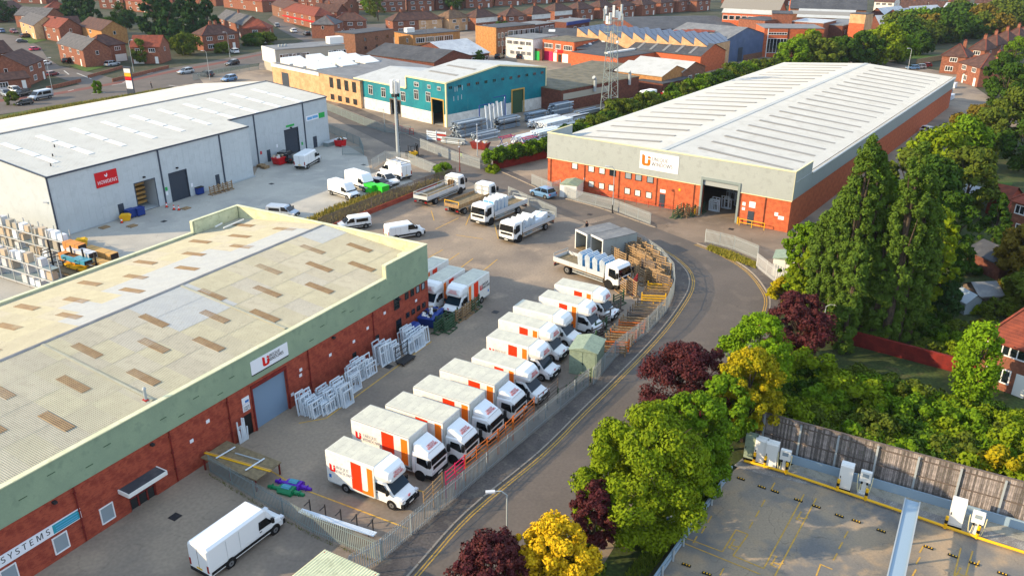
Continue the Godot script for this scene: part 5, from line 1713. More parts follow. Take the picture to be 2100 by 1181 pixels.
func nets(bones: Array) -> PackedVector3Array:
	var cs := .025
	var lo := Vector3(-.2, -.02, -.34)
	var nx := 26
	var ny := 74
	var nz := 28
	var f := PackedFloat32Array()
	f.resize(nx * ny * nz)
	for x in nx:
		for y in ny:
			for z in nz:
				var p := lo + Vector3(x, y, z) * cs
				var d := 1.0
				for b in bones:
					var a: Vector3 = b[0]
					var ab: Vector3 = b[1] - a
					var tt := clampf((p - a).dot(ab) / ab.length_squared(), 0, 1)
					var dd: float = p.distance_to(a + ab * tt) - lerpf(b[2], b[3], tt)
					var hh := clampf(.5 + .5 * (d - dd) / .03, 0, 1)
					d = lerpf(d, dd, hh) - .03 * hh * (1 - hh)
				f[(x * ny + y) * nz + z] = d
	var vid := {}
	var out := PackedVector3Array()
	var st := [ny * nz, nz, 1]
	for x in nx - 1:
		for y in ny - 1:
			for z in nz - 1:
				var c := Vector3.ZERO
				var n := 0
				var b0 := (x * ny + y) * nz + z
				for e in [[0, 1], [0, 2], [0, 4], [1, 3], [1, 5], [2, 3], [2, 6], [4, 5], [4, 6], [3, 7], [5, 7], [6, 7]]:
					var i: int = e[0]
					var j: int = e[1]
					var fa: float = f[b0 + (i & 1) * st[0] + ((i >> 1) & 1) * st[1] + (i >> 2) * st[2]]
					var fb: float = f[b0 + (j & 1) * st[0] + ((j >> 1) & 1) * st[1] + (j >> 2) * st[2]]
					if (fa < 0) != (fb < 0):
						var k := fa / (fa - fb)
						c += Vector3(i & 1, (i >> 1) & 1, i >> 2).lerp(Vector3(j & 1, (j >> 1) & 1, j >> 2), k)
						n += 1
				if n > 0: vid[b0] = lo + (Vector3(x, y, z) + c / n) * cs
	for x in range(1, nx - 1):
		for y in range(1, ny - 1):
			for z in range(1, nz - 1):
				var b0 := (x * ny + y) * nz + z
				for ax in 3:
					var fa := f[b0]
					var fb := f[b0 + st[ax]]
					if (fa < 0) == (fb < 0): continue
					var u: int = st[(ax + 1) % 3]
					var w: int = st[(ax + 2) % 3]
					var q := [vid[b0 - u - w], vid[b0 - w], vid[b0], vid[b0 - u]]
					if fa >= 0: q.reverse()
					out.append_array([q[0], q[1], q[2], q[0], q[2], q[3]])
	return out

func forklift(at: Vector3, yaw: float):
	var t := thing("forklift", "yellow and black forklift truck working in the road by the mast", "forklift", at, yaw)
	box_part(t, "body", -1.2, .3, -.55, .5, 1.05, .55, "yellow_paint2")
	box_part(t, "counterweight", -1.5, .3, -.55, -1.2, 1.2, .55, "black")
	for z in [-.5, .5]:
		box_part(t, "post", .35, 1.05, z - .04, .43, 2.1, z + .04, "black")
		box_part(t, "post", -.9, 1.05, z - .04, -.82, 2.1, z + .04, "black")
		box_part(t, "mast", .6, .1, z * .7 - .06, .75, 2.4, z * .7 + .06, "black")
		box_part(t, "fork", .75, .1, z * .6 - .06, 1.9, .16, z * .6 + .06, "dark_grey")
		for x in [-.9, .4]: wheel(t, x, z * 1.02, .32, .2)
	box_part(t, "roof_guard", -.95, 2.1, -.55, .48, 2.18, .55, "black")
	box_part(t, "seat", -.5, 1.05, -.25, -.1, 1.2, .25, "black")

# ---------- yard clutter ----------
func stillage(at: Vector3, yaw: float, L: float, h: float, mat: String, label: String, group: String):
	var key := "still%.1f_%.1f" % [L, h]
	if not cache.has(key):
		var s := MB.new()
		s.bx(-L / 2, -.06, -.03, L / 2, .07, .03)
		cache[key + "s"] = s.mesh()
		var p := MB.new()
		p.bx(-.06, 0, -.06, .06, h, .06)
		cache[key + "p"] = p.mesh()
		var b := MB.new()
		for x in [-L / 2 + .1, 0.0, L / 2 - .1]: b.bx(x - .05, .08, -.45, x + .05, .17, .45)
		b.bx(-L / 2, .0, -.45, L / 2, .08, -.36)
		b.bx(-L / 2, .0, .36, L / 2, .08, .45)
		cache[key + "b"] = b.mesh()
		cache[key] = true
	var t := thing("stillage", label, "stillage", at, yaw, group)
	part("base", cache[key + "b"], mat, t)
	for x in [-L / 2 + .05, L / 2 - .05]: part("post", cache[key + "p"], mat, t, Vector3(x, .17, 0))
	var n := int(h / .3)
	for i in n: part("slat", cache[key + "s"], mat, t, Vector3(0, .35 + i * .3, .072))

func clutter():
	rng.seed = 77
	var Y := 1.05488
	var g := "white window frames along the brick wall"
	for q in [[640, 842, 6, 1.3, 1.7, "nearest the blue shutter"], [690, 838, 7, 1.4, 1.6, "nearest the blue shutter"], [735, 800, 6, 1.4, 1.8, "by the drain cover"], [762, 770, 5, 1.5, 1.7, "by the drain cover"], [792, 748, 6, 1.2, 1.9, "by the empty steel trolley"], [872, 706, 6, 1.3, 1.7, "by the blue bins"], [852, 712, 6, 1.4, 1.9, "by the blue bins"], [628, 848, 4, 1.2, 1.9, "nearest the blue shutter"], [655, 852, 7, 1.3, 1.5, "nearest the blue shutter"], [678, 846, 7, 1.3, 1.3, "nearest the blue shutter"], [716, 832, 8, 1.5, 1.9, "nearest the blue shutter"], [672, 826, 5, 1.5, 1.6, "nearest the blue shutter"], [702, 815, 5, 1.4, 1.7, "nearest the blue shutter"], [748, 778, 6, 1.6, 1.9, "by the drain cover"], [728, 782, 4, 1.5, 1.6, "by the drain cover"], [785, 738, 5, 1.3, 1.8, "by the empty steel trolley"], [802, 742, 7, 1.0, 2.0, "by the empty steel trolley"], [815, 736, 5, 1.1, 1.6, "by the empty steel trolley"], [838, 706, 5, 1.4, 1.8, "by the blue bins"], [862, 716, 7, 1.6, 1.6, "by the blue bins"], [845, 724, 5, 1.0, 1.4, "by the blue bins"]]:
		frame_stack(G(q[0], q[1]), Y, q[2], q[3], q[4], "white window frame stacked against the brick wall " + q[5], "white window frames " + q[5])
	for q in [[760, 700, .9, 3.0, 6], [500, 905, 1.4, 2.2, 7], [444, 930, 1.2, 2.0, 3]]:
		for i in q[4]:
			var mb := MB.new()
			var hh: float = q[3] * rng.randf_range(.5, 1.0)
			mb.bx(-.05, 0, -.04, .05, hh, .04)
			var o := solo("profile_length", mb, "upvc", ["upright white plastic profile leaning on the wall before the brick buttress", "upright white plastic profile leaning on the flat topped bench", "short white plastic profile leaning in the wall corner"][0 if q[0] == 760 else 1 if q[0] == 500 else 2], "plastic profile", G(q[0], q[1]) + Basis(Vector3.UP, Y) * Vector3((i - 3) * .14, 0, 0), Y, "loose white profiles %d" % int(q[0]))
			o.rotation.z = rng.randf_range(-.06, .06)
	# empty steel trolley
	var tr := thing("steel_trolley", "empty black steel trolley among the stacked window frames", "trolley", G(832, 742), Y)
	box_part(tr, "deck", -1.0, .25, -.5, 1.0, .32, .5, "dark_grey")
	for x in [-.95, .95]: box_part(tr, "post", x - .03, .32, -.45, x + .03, 1.9, -.39, "black")
	for i in 3: box_part(tr, "rail", -.92, .7 + i * .5, -.45, .92, .75 + i * .5, -.4, "black")
	for x in [-.8, .8]:
		for z in [-.35, .35]: wheel(tr, x, z, .12, .06)
	# blue bins and skip at the corner
	var bn := thing("wheeled_bin", "round shouldered blue bin against the brick wall corner", "bin", G(846, 690), Y)
	box_part(bn, "body", -.7, .15, -.55, .7, 1.2, .55, "bin_blue")
	var ld := MB.new()
	ld.loft([[Vector3(-.72, 1.2, .57), Vector3(-.72, 1.4, .3), Vector3(-.72, 1.4, -.3), Vector3(-.72, 1.2, -.57)], [Vector3(.72, 1.2, .57), Vector3(.72, 1.4, .3), Vector3(.72, 1.4, -.3), Vector3(.72, 1.2, -.57)]])
	part("lid", ld, "bin_blue", bn)
	skip(G(884, 664), Y + .2, "bin_blue", "dark blue skip heaped with rubbish before the white van noses", 3.0)
	skip(G(574, 336), Y, "sign_red", "red skip at the foot of the grey warehouse wall", 2.4)
	skip(G(698, 300), Y, "sign_red", "small red skip inside the palisade gate", 1.6)
	skip(G(1372, 200), .4, "sign_red", "bright red skip in the overgrown yard", 4.0)
	for q in [[762, 395, "green bin in front, between dry grass and white van"], [783, 397, "green bin behind, beside the timber fence"]]:
		var gb := thing("green_bin", "bright " + q[2], "bin", G(q[0], q[1]), -.75)
		box_part(gb, "body", -1.0, .12, -.7, 1.0, 1.35, .7, "green_bright")
		box_part(gb, "lid", -1.05, 1.35, -.75, 1.05, 1.45, .75, "green_bright")
		for x in [-.8, .8]:
			for z in [-.5, .5]: wheel(gb, x, z, .12, .08)
	# green trolleys with timber decks near the gable
	for q in [[892, 660], [905, 668], [918, 672], [930, 662], [944, 655], [956, 648], [966, 640], [975, 634], [900, 680], [922, 678]]:
		stillage(G(q[0], q[1]), Y - .1 + rng.randf() * .2, 1.8, 1.3, "green_dull" if rng.randf() < .7 else "timber", "green wheeled stillage in the cluster beside the dark blue skip", "green stillages at the gable")
	for q in [[1384, 446], [1396, 445], [1408, 444], [1420, 442], [1432, 440], [1440, 436], [1392, 437], [1412, 434]]:
		stillage(G(q[0], q[1]), .9 + rng.randf() * .1, 1.6, 1.3, "green_dull" if rng.randf() < .5 else "timber", "timber and green stillage lined up before the goods door", "stillages before the goods door")
	# the heap of timber stillages inside the curved fence
	var mats := ["timber", "timber", "timber_grey", "timber", "orange_paint", "timber", "timber_grey"]
	var heap := [[1300, 512, .9], [1312, 520, .9], [1325, 528, .9], [1338, 540, .9], [1350, 553, .8], [1360, 566, .8], [1285, 520, 1.0], [1270, 512, 1.0], [1295, 535, 1.0], [1310, 548, .95], [1328, 566, .9], [1340, 582, .9], [1300, 560, 1.1], [1312, 580, 1.1], [1285, 580, 1.2], [1275, 600, 1.2], [1296, 604, 1.2], [1258, 535, 1.0], [1272, 545, 1.0]]
	for i in 26:
		var f := i / 25.0
		heap.append([lerpf(1282, 1362, f) + rng.randf_range(-14, 4), lerpf(505, 590, pow(f, 1.1)) + rng.randf_range(0, 12), .95 + rng.randf_range(-.25, .2)])
	for q in heap: stillage(G(q[0], q[1]), -q[2], 2.2, 1.8, mats[rng.randi() % 4], "weathered timber stillage in the upright rows inside the curved fence", "stillages in upright rows")
	var rows := [[1349, 604], [1343, 616], [1327, 640], [1317, 652], [1299, 673], [1282, 693], [1273, 703], [1352, 598], [1346, 610], [1340, 622], [1332, 634], [1322, 646], [1312, 658], [1303, 668], [1295, 678], [1286, 688], [1278, 698], [1268, 708], [1262, 718], [1255, 728]]
	for i in rows.size():
		var m: String = ["timber", "timber_grey", "timber", "timber_grey", "timber", "timber", "timber", "yellow_paint2", "timber", "yellow_paint2", "timber_grey", "timber", "timber_grey", "timber", "orange_paint", "timber", "orange_paint", "timber", "orange_paint", "timber"][i]
		var lab: String = {"yellow_paint2": "yellow steel stillage lying along the curved fence", "timber": "timber stillage lying along the curved fence", "timber_grey": "grey stillage lying along the curved fence", "orange_paint": "orange steel stillage lying along the curved fence"}[m]
		stillage(G(rows[i][0], rows[i][1]), -.12, 2.7, 1.1, m, lab, lab)
	for q in [[1262, 640], [1250, 655], [1240, 668], [1232, 682], [1225, 694], [1268, 625], [1210, 712], [1200, 722], [1190, 735]]:
		stillage(G(q[0], q[1]), .8, 1.9, 1.4, "timber_grey" if rng.randf() < .5 else "green_dull", "dark stillage between the parked van noses and the lying stillages", "dark stillages by the van noses")
	var rt := thing("red_stillage", "bright red steel stillage standing amid the timber stillages", "stillage", G(1302, 600), 1.2)
	for x in [-.9, .9]: box_part(rt, "post", x - .05, 0, -.05, x + .05, 2.0, .05, "red_paint")
	for i in 6: box_part(rt, "slat", -.85, .2 + i * .33, -.03, .85, .36 + i * .33, .03, "red_paint")
	# frames leaning behind the palisade: orange, pink, grey
	var fl := [[867, 1062, 905, 1022, "timber", "pale slatted steel rack propped against the fence by the end van"], [912, 1020, 950, 985, "pink_paint", "bright pink slatted rack propped against the fence"], [952, 985, 1018, 930, "orange_paint", "longest orange slatted rack propped against the fence"], [1020, 930, 1048, 903, "orange_paint", "short middle orange slatted rack propped against the fence"], [1050, 901, 1092, 862, "orange_paint", "orange slatted rack propped against the fence beside the sixth van"], [1100, 858, 1140, 822, "timber_grey", "grey slatted rack propped against the fence beside the sixth van"]]
	for q in fl:
		var A := G(q[0], q[1])
		var B := G(q[2], q[3])
		var d := (B - A).normalized()
		var t := thing("slatted_rack", q[5], "rack", (A + B) / 2 - Vector3(-d.z, 0, d.x) * -.1, yaw_of(d))
		var L := A.distance_to(B)
		for i in 5: box_part(t, "slat", -L / 2, .7 + i * .36, -.02, L / 2, .77 + i * .36, .02, q[4])
		var n := maxi(2, int(L / 1.3))
		for i in n + 1: box_part(t, "post", -L / 2 + L * i / n - .035, 0, .021, -L / 2 + L * i / n + .035, 2.35, .07, q[4])
	# flat-topped bench by the fence with lengths lying on it
	var bA := G(465, 925)
	var be := thing("work_bench", "wide flat topped bench against the dividing fence", "bench", G(497, 968), Y)
	box_part(be, "top", -1.3, 1.05, -2.9, 1.3, 1.13, 2.9, "bed_wood")
	for x in [-1.2, 1.2]:
		for z in [-2.7, 0.0, 2.7]: box_part(be, "leg", x - .05, 0, z - .05, x + .05, 1.05, z + .05, "fence_red")
	for q in [[-.4, 0.0, .12, 6.2, "yellow_paint2"], [-.25, .0, .12, 6.2, "tan_wood"], [.0, -1.6, 1.5, 1.8, "upvc"], [.0, 1.5, 1.5, 1.8, "upvc"], [.5, .2, .1, 2.4, "galv"]]:
		var mb := MB.new()
		mb.bx(-.05, 0, -q[3] / 2, .05, .06, q[3] / 2)
		var o := solo("loose_length", mb, q[4], {"yellow_paint2": "yellow length lying diagonally on the flat topped bench", "tan_wood": "tan length lying beside the yellow one on the bench", "upvc": "white length laid across the flat topped bench", "galv": "grey length lying on the flat topped bench"}[q[4]], "length", be.transform * Vector3(q[0], 1.135 + (.07 if q[4] == "upvc" else 0.0), q[1]), Y + q[2], "lengths on the bench")
	# purple and green wrapped bundles
	for q in [[600, 997, "purple_wrap", "purple shrink wrapped bundle lying beside the yellow line"], [585, 1008, "green_wrap", "green shrink wrapped bundle lying beside the dividing fence"]]:
		var t := thing("wrapped_bundle", q[3], "bundle", G(q[0], q[1]), -.35)
		var m := MB.new()
		m.loft([ring(-1.5, 0, .22, .1, .12, .1, .1, .04), ring(-.5, 0, .26, .14, .16, .12, .12, .05), ring(-.45, 0, .42, .42, .48, .2, .36, .1), ring(.75, 0, .46, .46, .5, .22, .38, .1), ring(.8, 0, .3, .16, .18, .14, .14, .05), ring(1.6, 0, .22, .1, .12, .1, .1, .04)])
		part("wrap", m, q[2], t)
		var c := MB.new()
		c.loft([ring(-.2, .44, .56, .2, .26, .48, .18, .05), ring(.5, .44, .56, .2, .26, .48, .18, .05)])
		part("top_pack", c, "cyan_wrap", t)
		for i in 5: box_part(t, "binding", -1.2 + i * .6, .0, -.2, -1.14 + i * .6, .3, .2, q[2])
	var cr := thing("cantilever_rack", "low cantilever rack holding long white profiles behind the dividing fence", "rack", G(700, 1080), -.42)
	for i in 5:
		box_part(cr, "upright", -2.6 + i * 1.3, 0, -.04, -2.54 + i * 1.3, 1.5, .04, "dark_grey")
		for y in [.5, 1.35]: box_part(cr, "arm", -2.6 + i * 1.3, y, .041, -2.54 + i * 1.3, y + .05, .6, "dark_grey")
	for i in 4: box_part(cr, "profile", -3.2, .56, .1 + i * .12, 3.0, .62, .19 + i * .12, "upvc")
	# two open containers behind the flatbed
	for q in [[1226, 512, "open ended container body, farther from the timber stillages"], [1258, 523, "open ended container body with graffiti like streaks, nearer the stillages"]]:
		var ct := thing("container_body", "grey roofed white " + q[2], "container", G(q[0], q[1]), .55)
		box_part(ct, "floor", -2.7, .35, -1.2, 2.7, .5, 1.2, "bed_wood")
		box_part(ct, "roof", -2.7, 2.85, -1.25, 2.7, 2.93, 1.25, "roof_grey")
		for s in [-1, 1]:
			box_part(ct, "side", -2.7, .5, s * 1.2, 2.7, 2.85, s * 1.24, "clad_pale")
			box_part(ct, "frame_post", -2.76, .35, s * 1.12, -2.7, 2.95, s * 1.27, "trim_white")
		box_part(ct, "frame_head", -2.76, 2.72, -1.12, -2.7, 2.95, 1.12, "trim_white")
		box_part(ct, "end_wall", 2.7, .5, -1.2, 2.74, 2.85, 1.2, "steel_white")
	# grey warehouse yard: bins, cones, pallets, racks
	for i in 2:
		var t := thing("wheeled_bin", "blue wheeled bin by the open loading bay of the grey warehouse", "bin", G(268 + i * 18, 446 - i * 4), Y, "blue bins at the loading bay")
		box_part(t, "body", -.6, .15, -.5, .6, 1.15, .5, "bin_blue")
		box_part(t, "lid", -.65, 1.15, -.55, .65, 1.27, .55, "bin_blue")
		for x in [-.5, .5]: wheel(t, x, .4, .1, .06)
	for q in [[341, 425, "between the bay doors"], [356, 430, "next to the flat timber panel"], [366, 431, "next to the flat timber panel"], [249, 457, "beside the yellow grit bin"]]:
		var t := thing("traffic_cone", "red and white traffic cone " + q[2], "cone", G(q[0], q[1]), 0, "cones in the concrete yard")
		var c := MB.new()
		c.tube(Vector3(0, .05, 0), Vector3(0, .75, 0), .17, .04, 10)
		part("cone", c, "orange_red", t)
		var w := MB.new()
		w.tube(Vector3(0, .35, 0), Vector3(0, .55, 0), .13, .08, 10)
		part("band", w, "sign_white", t)
		box_part(t, "base", -.22, 0, -.22, .22, .05, .22, "black")
	grit_bin(G(257, 452), .3, "yellow grit bin tipped beside the grey warehouse door")
	grit_bin(G(167, 503), .3, "large yellow hopper behind the racking")
	for q in [[380, 428, "single flat timber panel on the concrete yard"], [270, 464, "timber panel beside the yellow grit bin"], [213, 467, "long timber plank pack below the grey wall"]]:
		pallet(G(q[0], q[1]), Y, q[2], "")
	for i in 6: pallet(G(543 - (i % 2) * 8, 345 - (i % 2) * 3) + Vector3(0, (i / 2) * .15, 0), Y, "timber pallet stacked beside the red skip", "pallets by the red skip")
	for i in 4: stillage(G(440 + i * 9, 398 - i * 2.6), Y, 1.9, 1.3, "timber", "timber stillage standing by the grey warehouse side door", "stillages at the grey warehouse")
	var bx := thing("blue_container", "small blue waste container beside the grey shutter", "bin", G(408, 398), Y)
	box_part(bx, "body", -.6, .1, -.5, .6, 1.1, .5, "bin_blue")
	box_part(bx, "lid", -.64, 1.1, -.54, .64, 1.2, .54, "dark_grey")
	var tk := thing("grey_trough", "low grey trough by the end wall of the grey warehouse", "trough", G(683, 296), Y)
	box_part(tk, "body", -2.2, 0, -.6, 2.2, .7, .6, "galv_dull")
	box_part(tk, "rim", -2.3, .7, -.7, 2.3, .78, .7, "galv")
	racking()
	profile_yard()

func skip(at: Vector3, yaw: float, mat: String, label: String, L: float):
	var t := thing("skip", label, "skip", at, yaw)
	var m := MB.new()
	m.prism([Vector2(-L * .36, .1), Vector2(L * .36, .1), Vector2(L / 2, 1.2), Vector2(-L / 2, 1.2)], -.85, .85)
	part("body", m, mat, t)
	box_part(t, "rim", -L / 2 - .05, 1.2, -.9, L / 2 + .05, 1.28, .9, mat)
	rng.seed = int(L * 100)
	for i in 14:
		var b := MB.new()
		b.box(Vector3.ZERO, Vector3(rng.randf_range(.2, .7), rng.randf_range(.1, .35), rng.randf_range(.2, .6)), Basis.from_euler(Vector3(rng.randf() * 2, rng.randf() * 3, rng.randf())))
		part("rubbish", b, ["timber", "trim_white", "dark_grey", "box_card", "upvc"][rng.randi() % 5], t, Vector3(rng.randf_range(-.42, .42) * L, 1.25 + rng.randf() * .2, rng.randf_range(-.6, .6)))

func grit_bin(at: Vector3, yaw: float, label: String):
	var t := thing("grit_bin", label, "bin", at, yaw)
	var m := MB.new()
	m.prism([Vector2(-.6, .05), Vector2(.6, .05), Vector2(.75, .7), Vector2(-.75, .7)], -.45, .45)
	part("body", m, "yellow_paint2", t)
	var l := MB.new()
	l.prism([Vector2(-.8, .7), Vector2(.8, .7), Vector2(.5, .95), Vector2(-.5, .95)], -.5, .5)
	part("lid", l, "yellow_paint2", t)

func racking():
	# tall steel racks of boxed stock between the two left sheds
	var Y := 1.05488
	rng.seed = 9
	var racks := [[60, 575, 14.0, 5.2, "near", 3], [30, 505, 17.0, 4.2, "far", 3]]
	var d2 := Vector3(sin(Y), 0, cos(Y))
	var org := G(110, 610)
	for r in 2:
		var p := (G(115, 606) if r == 0 else G(140, 545))
		var L: float = 18.0 if r == 0 else 22.0
		var t := thing("pallet_rack", "steel pallet rack full of cartons, " + ("closer to the cream roof" if r == 0 else "closer to the grey warehouse wall"), "rack", p, yaw_of(-d2))
		var H := 4.4
		for i in 8:
			for z in [0.0, 1.0]: box_part(t, "upright", i * L / 7 - .05, 0, z - .05, i * L / 7 + .05, H, z + .05, "galv")
		for y in [.15, 1.55, 2.95]:
			for z in [-.04, 1.04]: box_part(t, "beam", 0, y, z - .03, L, y + .1, z + .03, "steel_white")
			box_part(t, "shelf", 0, y + .1, 0, L, y + .13, 1.0, "galv_dull")
		for y in [.28, 1.68, 3.08]:
			var x := .3
			while x < L - 1.2:
				if rng.randf() < .88:
					var h := rng.randf_range(.7, 1.15)
					var c := thing("carton_stack", "pale carton stack on the rack " + ("closer to the cream roof" if r == 0 else "closer to the grey warehouse wall"), "carton", t.transform * Vector3(x + .5, y + .002, .5), t.rotation.y, "cartons on the racks %d" % r)
					var m: String = ["box_card", "render_grey", "steel_white", "film_white", "steel_white"][rng.randi() % 5]
					box_part(c, "carton", -.45, 0, -.4, .45, h * .6, .4, m)
					box_part(c, "carton", -.43, h * .6 + .002, -.38, .43, h, .38, m)
				x += rng.randf_range(1.15, 1.6)
	# long bundles of profiles and timber on cantilever arms
	var bun := [[150, 497, 3.4, 3.0, .9, "orange_card", "orange wrapped board pack on the top arm"], [142, 520, 2.6, 3.0, .9, "orange_card", "orange wrapped board pack on the lower arm"], [165, 512, 3.0, 4.2, .7, "steel_white", "white wrapped profile pack beside the orange board pack"], [205, 512, 2.7, 5.0, .8, "tan_wood", "long cream board pack with open dark end"], [155, 527, 2.6, 4.4, .5, "cyan_wrap", "turquoise wrapped profile pack"], [195, 532, 2.3, 4.0, .5, "tan_wood", "cream board pack below the turquoise one"], [165, 545, 1.6, 5.0, .4, "yellow_paint2", "yellow board pack on the middle arm"], [140, 555, 1.0, 5.5, .35, "bed_wood", "brown board pack on the lowest arm"], [60, 606, 3.2, 9.0, .25, "tan_wood", "long timber pack lying behind the cream roof edge"]]
	for q in bun:
		var t := thing("board_pack", q[6], "pack", G(q[0], q[1], q[2]) - Vector3(0, 0, 0), yaw_of(d2) + (0.0 if q[3] < 8 else 1.5708))
		t.position.y = q[2] - q[4]
		box_part(t, "pack", -q[3] / 2, 0, -.55, q[3] / 2, q[4], .55, q[5])
		box_part(t, "end_face", q[3] / 2, .05, -.5, q[3] / 2 + .01, q[4] - .05, .5, "dark_grey")
		for x in [-.3, .3]: box_part(t, "strap", x * q[3] - .03, -.005, -.556, x * q[3] + .03, q[4] + .006, .556, "dark_grey")
	var cr := thing("cantilever_rack", "tall cantilever rack carrying coloured board packs behind the cream roof", "rack", G(150, 560), yaw_of(d2))
	for i in 5:
		box_part(cr, "upright", -4 + i * 2.2, 0, -.08, -3.85 + i * 2.2, 3.6, .08, "dark_grey")
		for y in [.6, 1.35, 2.0, 2.4]: box_part(cr, "arm", -4 + i * 2.2, y, .081, -3.85 + i * 2.2, y + .08, 1.2, "dark_grey")

func profile_yard():
	# racks of aluminium and white profiles before the teal shed
	rng.seed = 31
	var yw := 0.79
	var st := [[962, 276, 7.5, 3.0, 3.2, "profile_grey", "big stack of grey profiles by the teal shed corner"], [1040, 262, 6.0, 2.2, 2.6, "profile_grey", "stack of blue grey profiles below the leaning lengths"], [1130, 258, 9.0, 5.5, 1.6, "film_white", "wide heap of profiles under bright white film"], [1150, 232, 6.5, 2.0, 2.4, "profile_grey", "stack of grey profiles by the brown brick shed"], [1205, 238, 7.5, 2.0, 1.5, "profile_grey", "low stack of grey profiles below the lattice mast"], [1080, 288, 7.0, 2.2, 1.4, "upvc", "stack of white profiles with red trestles"], [930, 295, 5.0, 1.6, 1.3, "galv", "grey stillage of tubes behind the palisade fence"], [995, 284, 6.0, 2.0, 1.6, "profile_grey", "stack of grey profiles with pink film beside the big stack"], [1100, 246, 6.0, 2.2, 1.9, "profile_grey", "stack of grey profiles below the green shutter"], [1180, 246, 7.0, 3.0, 1.3, "film_white", "pale heap of profiles beside the lattice mast"], [1120, 280, 7.5, 2.6, 1.5, "upvc", "stack of white profiles near the ivy wall"], [1160, 268, 7.5, 2.4, 1.4, "profile_grey", "stack of grey profiles near the white roof corner"], [1050, 322, 5.0, 1.8, 1.0, "upvc", "low stack of white profiles behind the ivy"]]
	for q in st:
		var t := thing("profile_stack", q[6], "profiles", G(q[0], q[1]), yw if q[0] != 930 else -.45)
		var nz := int(q[3] / .28)
		var ny := int(q[4] / .3)
		for y in ny:
			for z in nz:
				if rng.randf() < .12: continue
				var m := MB.new()
				var l: float = q[2] * rng.randf_range(.85, 1.05)
				m.bx(-l / 2, 0, -.11, l / 2, .2, .11)
				part("profile", m, q[5] if rng.randf() < .72 else ("upvc" if rng.randf() < .6 else "dark_grey"), t, Vector3(rng.randf_range(-.3, .3), .1 + y * .3, -q[3] / 2 + (z + .5) * .28))
			for x in [-.3, .3]: box_part(t, "bearer", x * q[2] - .05, .02 + y * .3, -q[3] / 2, x * q[2] + .05, .1 + y * .3, q[3] / 2, "timber" if q[0] != 1080 else "red_paint")
	for i in 16:
		var m := MB.new()
		m.bx(-.12, 0, -.06, .12, rng.randf_range(5.0, 5.8), .06)
		var p := G(1000, 272).lerp(G(1040, 255), i / 15.0)
		var o := solo("leaning_profile", m, "profile_grey" if i % 3 else "upvc", "long grey profile leaning on the blue rack at the teal wall", "profile", p, yw, "profiles leaning at the teal wall")
		o.rotate_object_local(Vector3.RIGHT, -.12)
	var rk := thing("blue_rack", "blue goalpost rack behind the leaning profiles at the teal wall", "rack", G(1012, 262), yw)
	for x in [-4.0, 0.0, 3.5]: box_part(rk, "post", x - .08, 0, -.08, x + .08, 5.2 + (1.2 if x > 3 else 0.0), .08, "bin_blue")
	box_part(rk, "bar", -4, 5.1, -.06, 0, 5.24, .06, "bin_blue")
	box_part(rk, "bar", 0, 6.2, -.06, 3.5, 6.34, .06, "bin_blue")
	for q in [[1040, 296, 0], [1062, 300, 1], [1085, 298, 0], [1105, 305, 1], [1060, 312, 0], [1035, 314, 1], [1090, 316, 0]]:
		var t := thing("trestle_rack", "white and red trestle rack in the profile yard", "rack", G(q[0], q[1]), yw + q[2] * .2, "trestle racks in the profile yard")
		for x in [-1.5, 1.5]:
			var m := MB.new()
			m.bar(Vector3(x, 0, -.6), Vector3(x, 1.7, .6), .08, .08)
			m.bar(Vector3(x, 0, .6), Vector3(x, 1.7, -.6), .08, .08)
			part("trestle", m, "upvc" if q[2] else "bin_blue", t)
		for z in [-.5, .5]: box_part(t, "beam", -1.8, 1.5, z - .06, 1.8, 1.62, z + .06, "steel_white" if q[2] else "pink_paint")
	for q in [[1936, 208], [1926, 222], [1908, 240], [1946, 194], [1956, 180], [1918, 232], [1940, 216], [1950, 204]]:
		var t := thing("wrapped_pack", "grey film wrapped pack stored along the shaded side of the striped roof warehouse", "pack", G(q[0], q[1]), .9, "packs along the shaded warehouse side")
		box_part(t, "pack", -1.4, .1, -.6, 1.4, 1.3, .6, "profile_grey" if int(q[0]) % 3 else "film_white")
		for x in [-.8, .8]: box_part(t, "strap", x - .04, .09, -.61, x + .04, 1.31, .61, "dark_grey")
	skip(G(985, 305), -.45, "fence_red", "rust red skip with rubbish in the profile yard", 3.6)
	for q in [[885, 289, "upvc", "white window frame standing at the yard gate"], [905, 291, "red_paint", "red and white barrier standing at the yard gate"]]:
		var t := thing("yard_barrier", q[3], "barrier", G(q[0], q[1]), -.45)
		for i in 4: box_part(t, "board", -1.1, .3 + i * .45, -.03, 1.1, .6 + i * .45, .03, q[2] if i % 2 == 0 else "upvc")
		for x in [-1.0, 1.0]: box_part(t, "post", x - .05, 0, -.09, x + .05, 2.1, -.031, "upvc")
	for i in 5:
		var t := thing("shopping_trolley", "red framed trolley in the row before the teal shed", "trolley", G(812 + i * 8, 268 + i * 2.2), -.6, "red trolleys before the teal shed")
		for x in [-.5, .5]: box_part(t, "post", x - .03, 0, -.03, x + .03, 1.3, .03, "red_paint")
		for y in [.3, .8, 1.25]: box_part(t, "bar", -.47, y, -.03, .47, y + .06, .03, "red_paint")

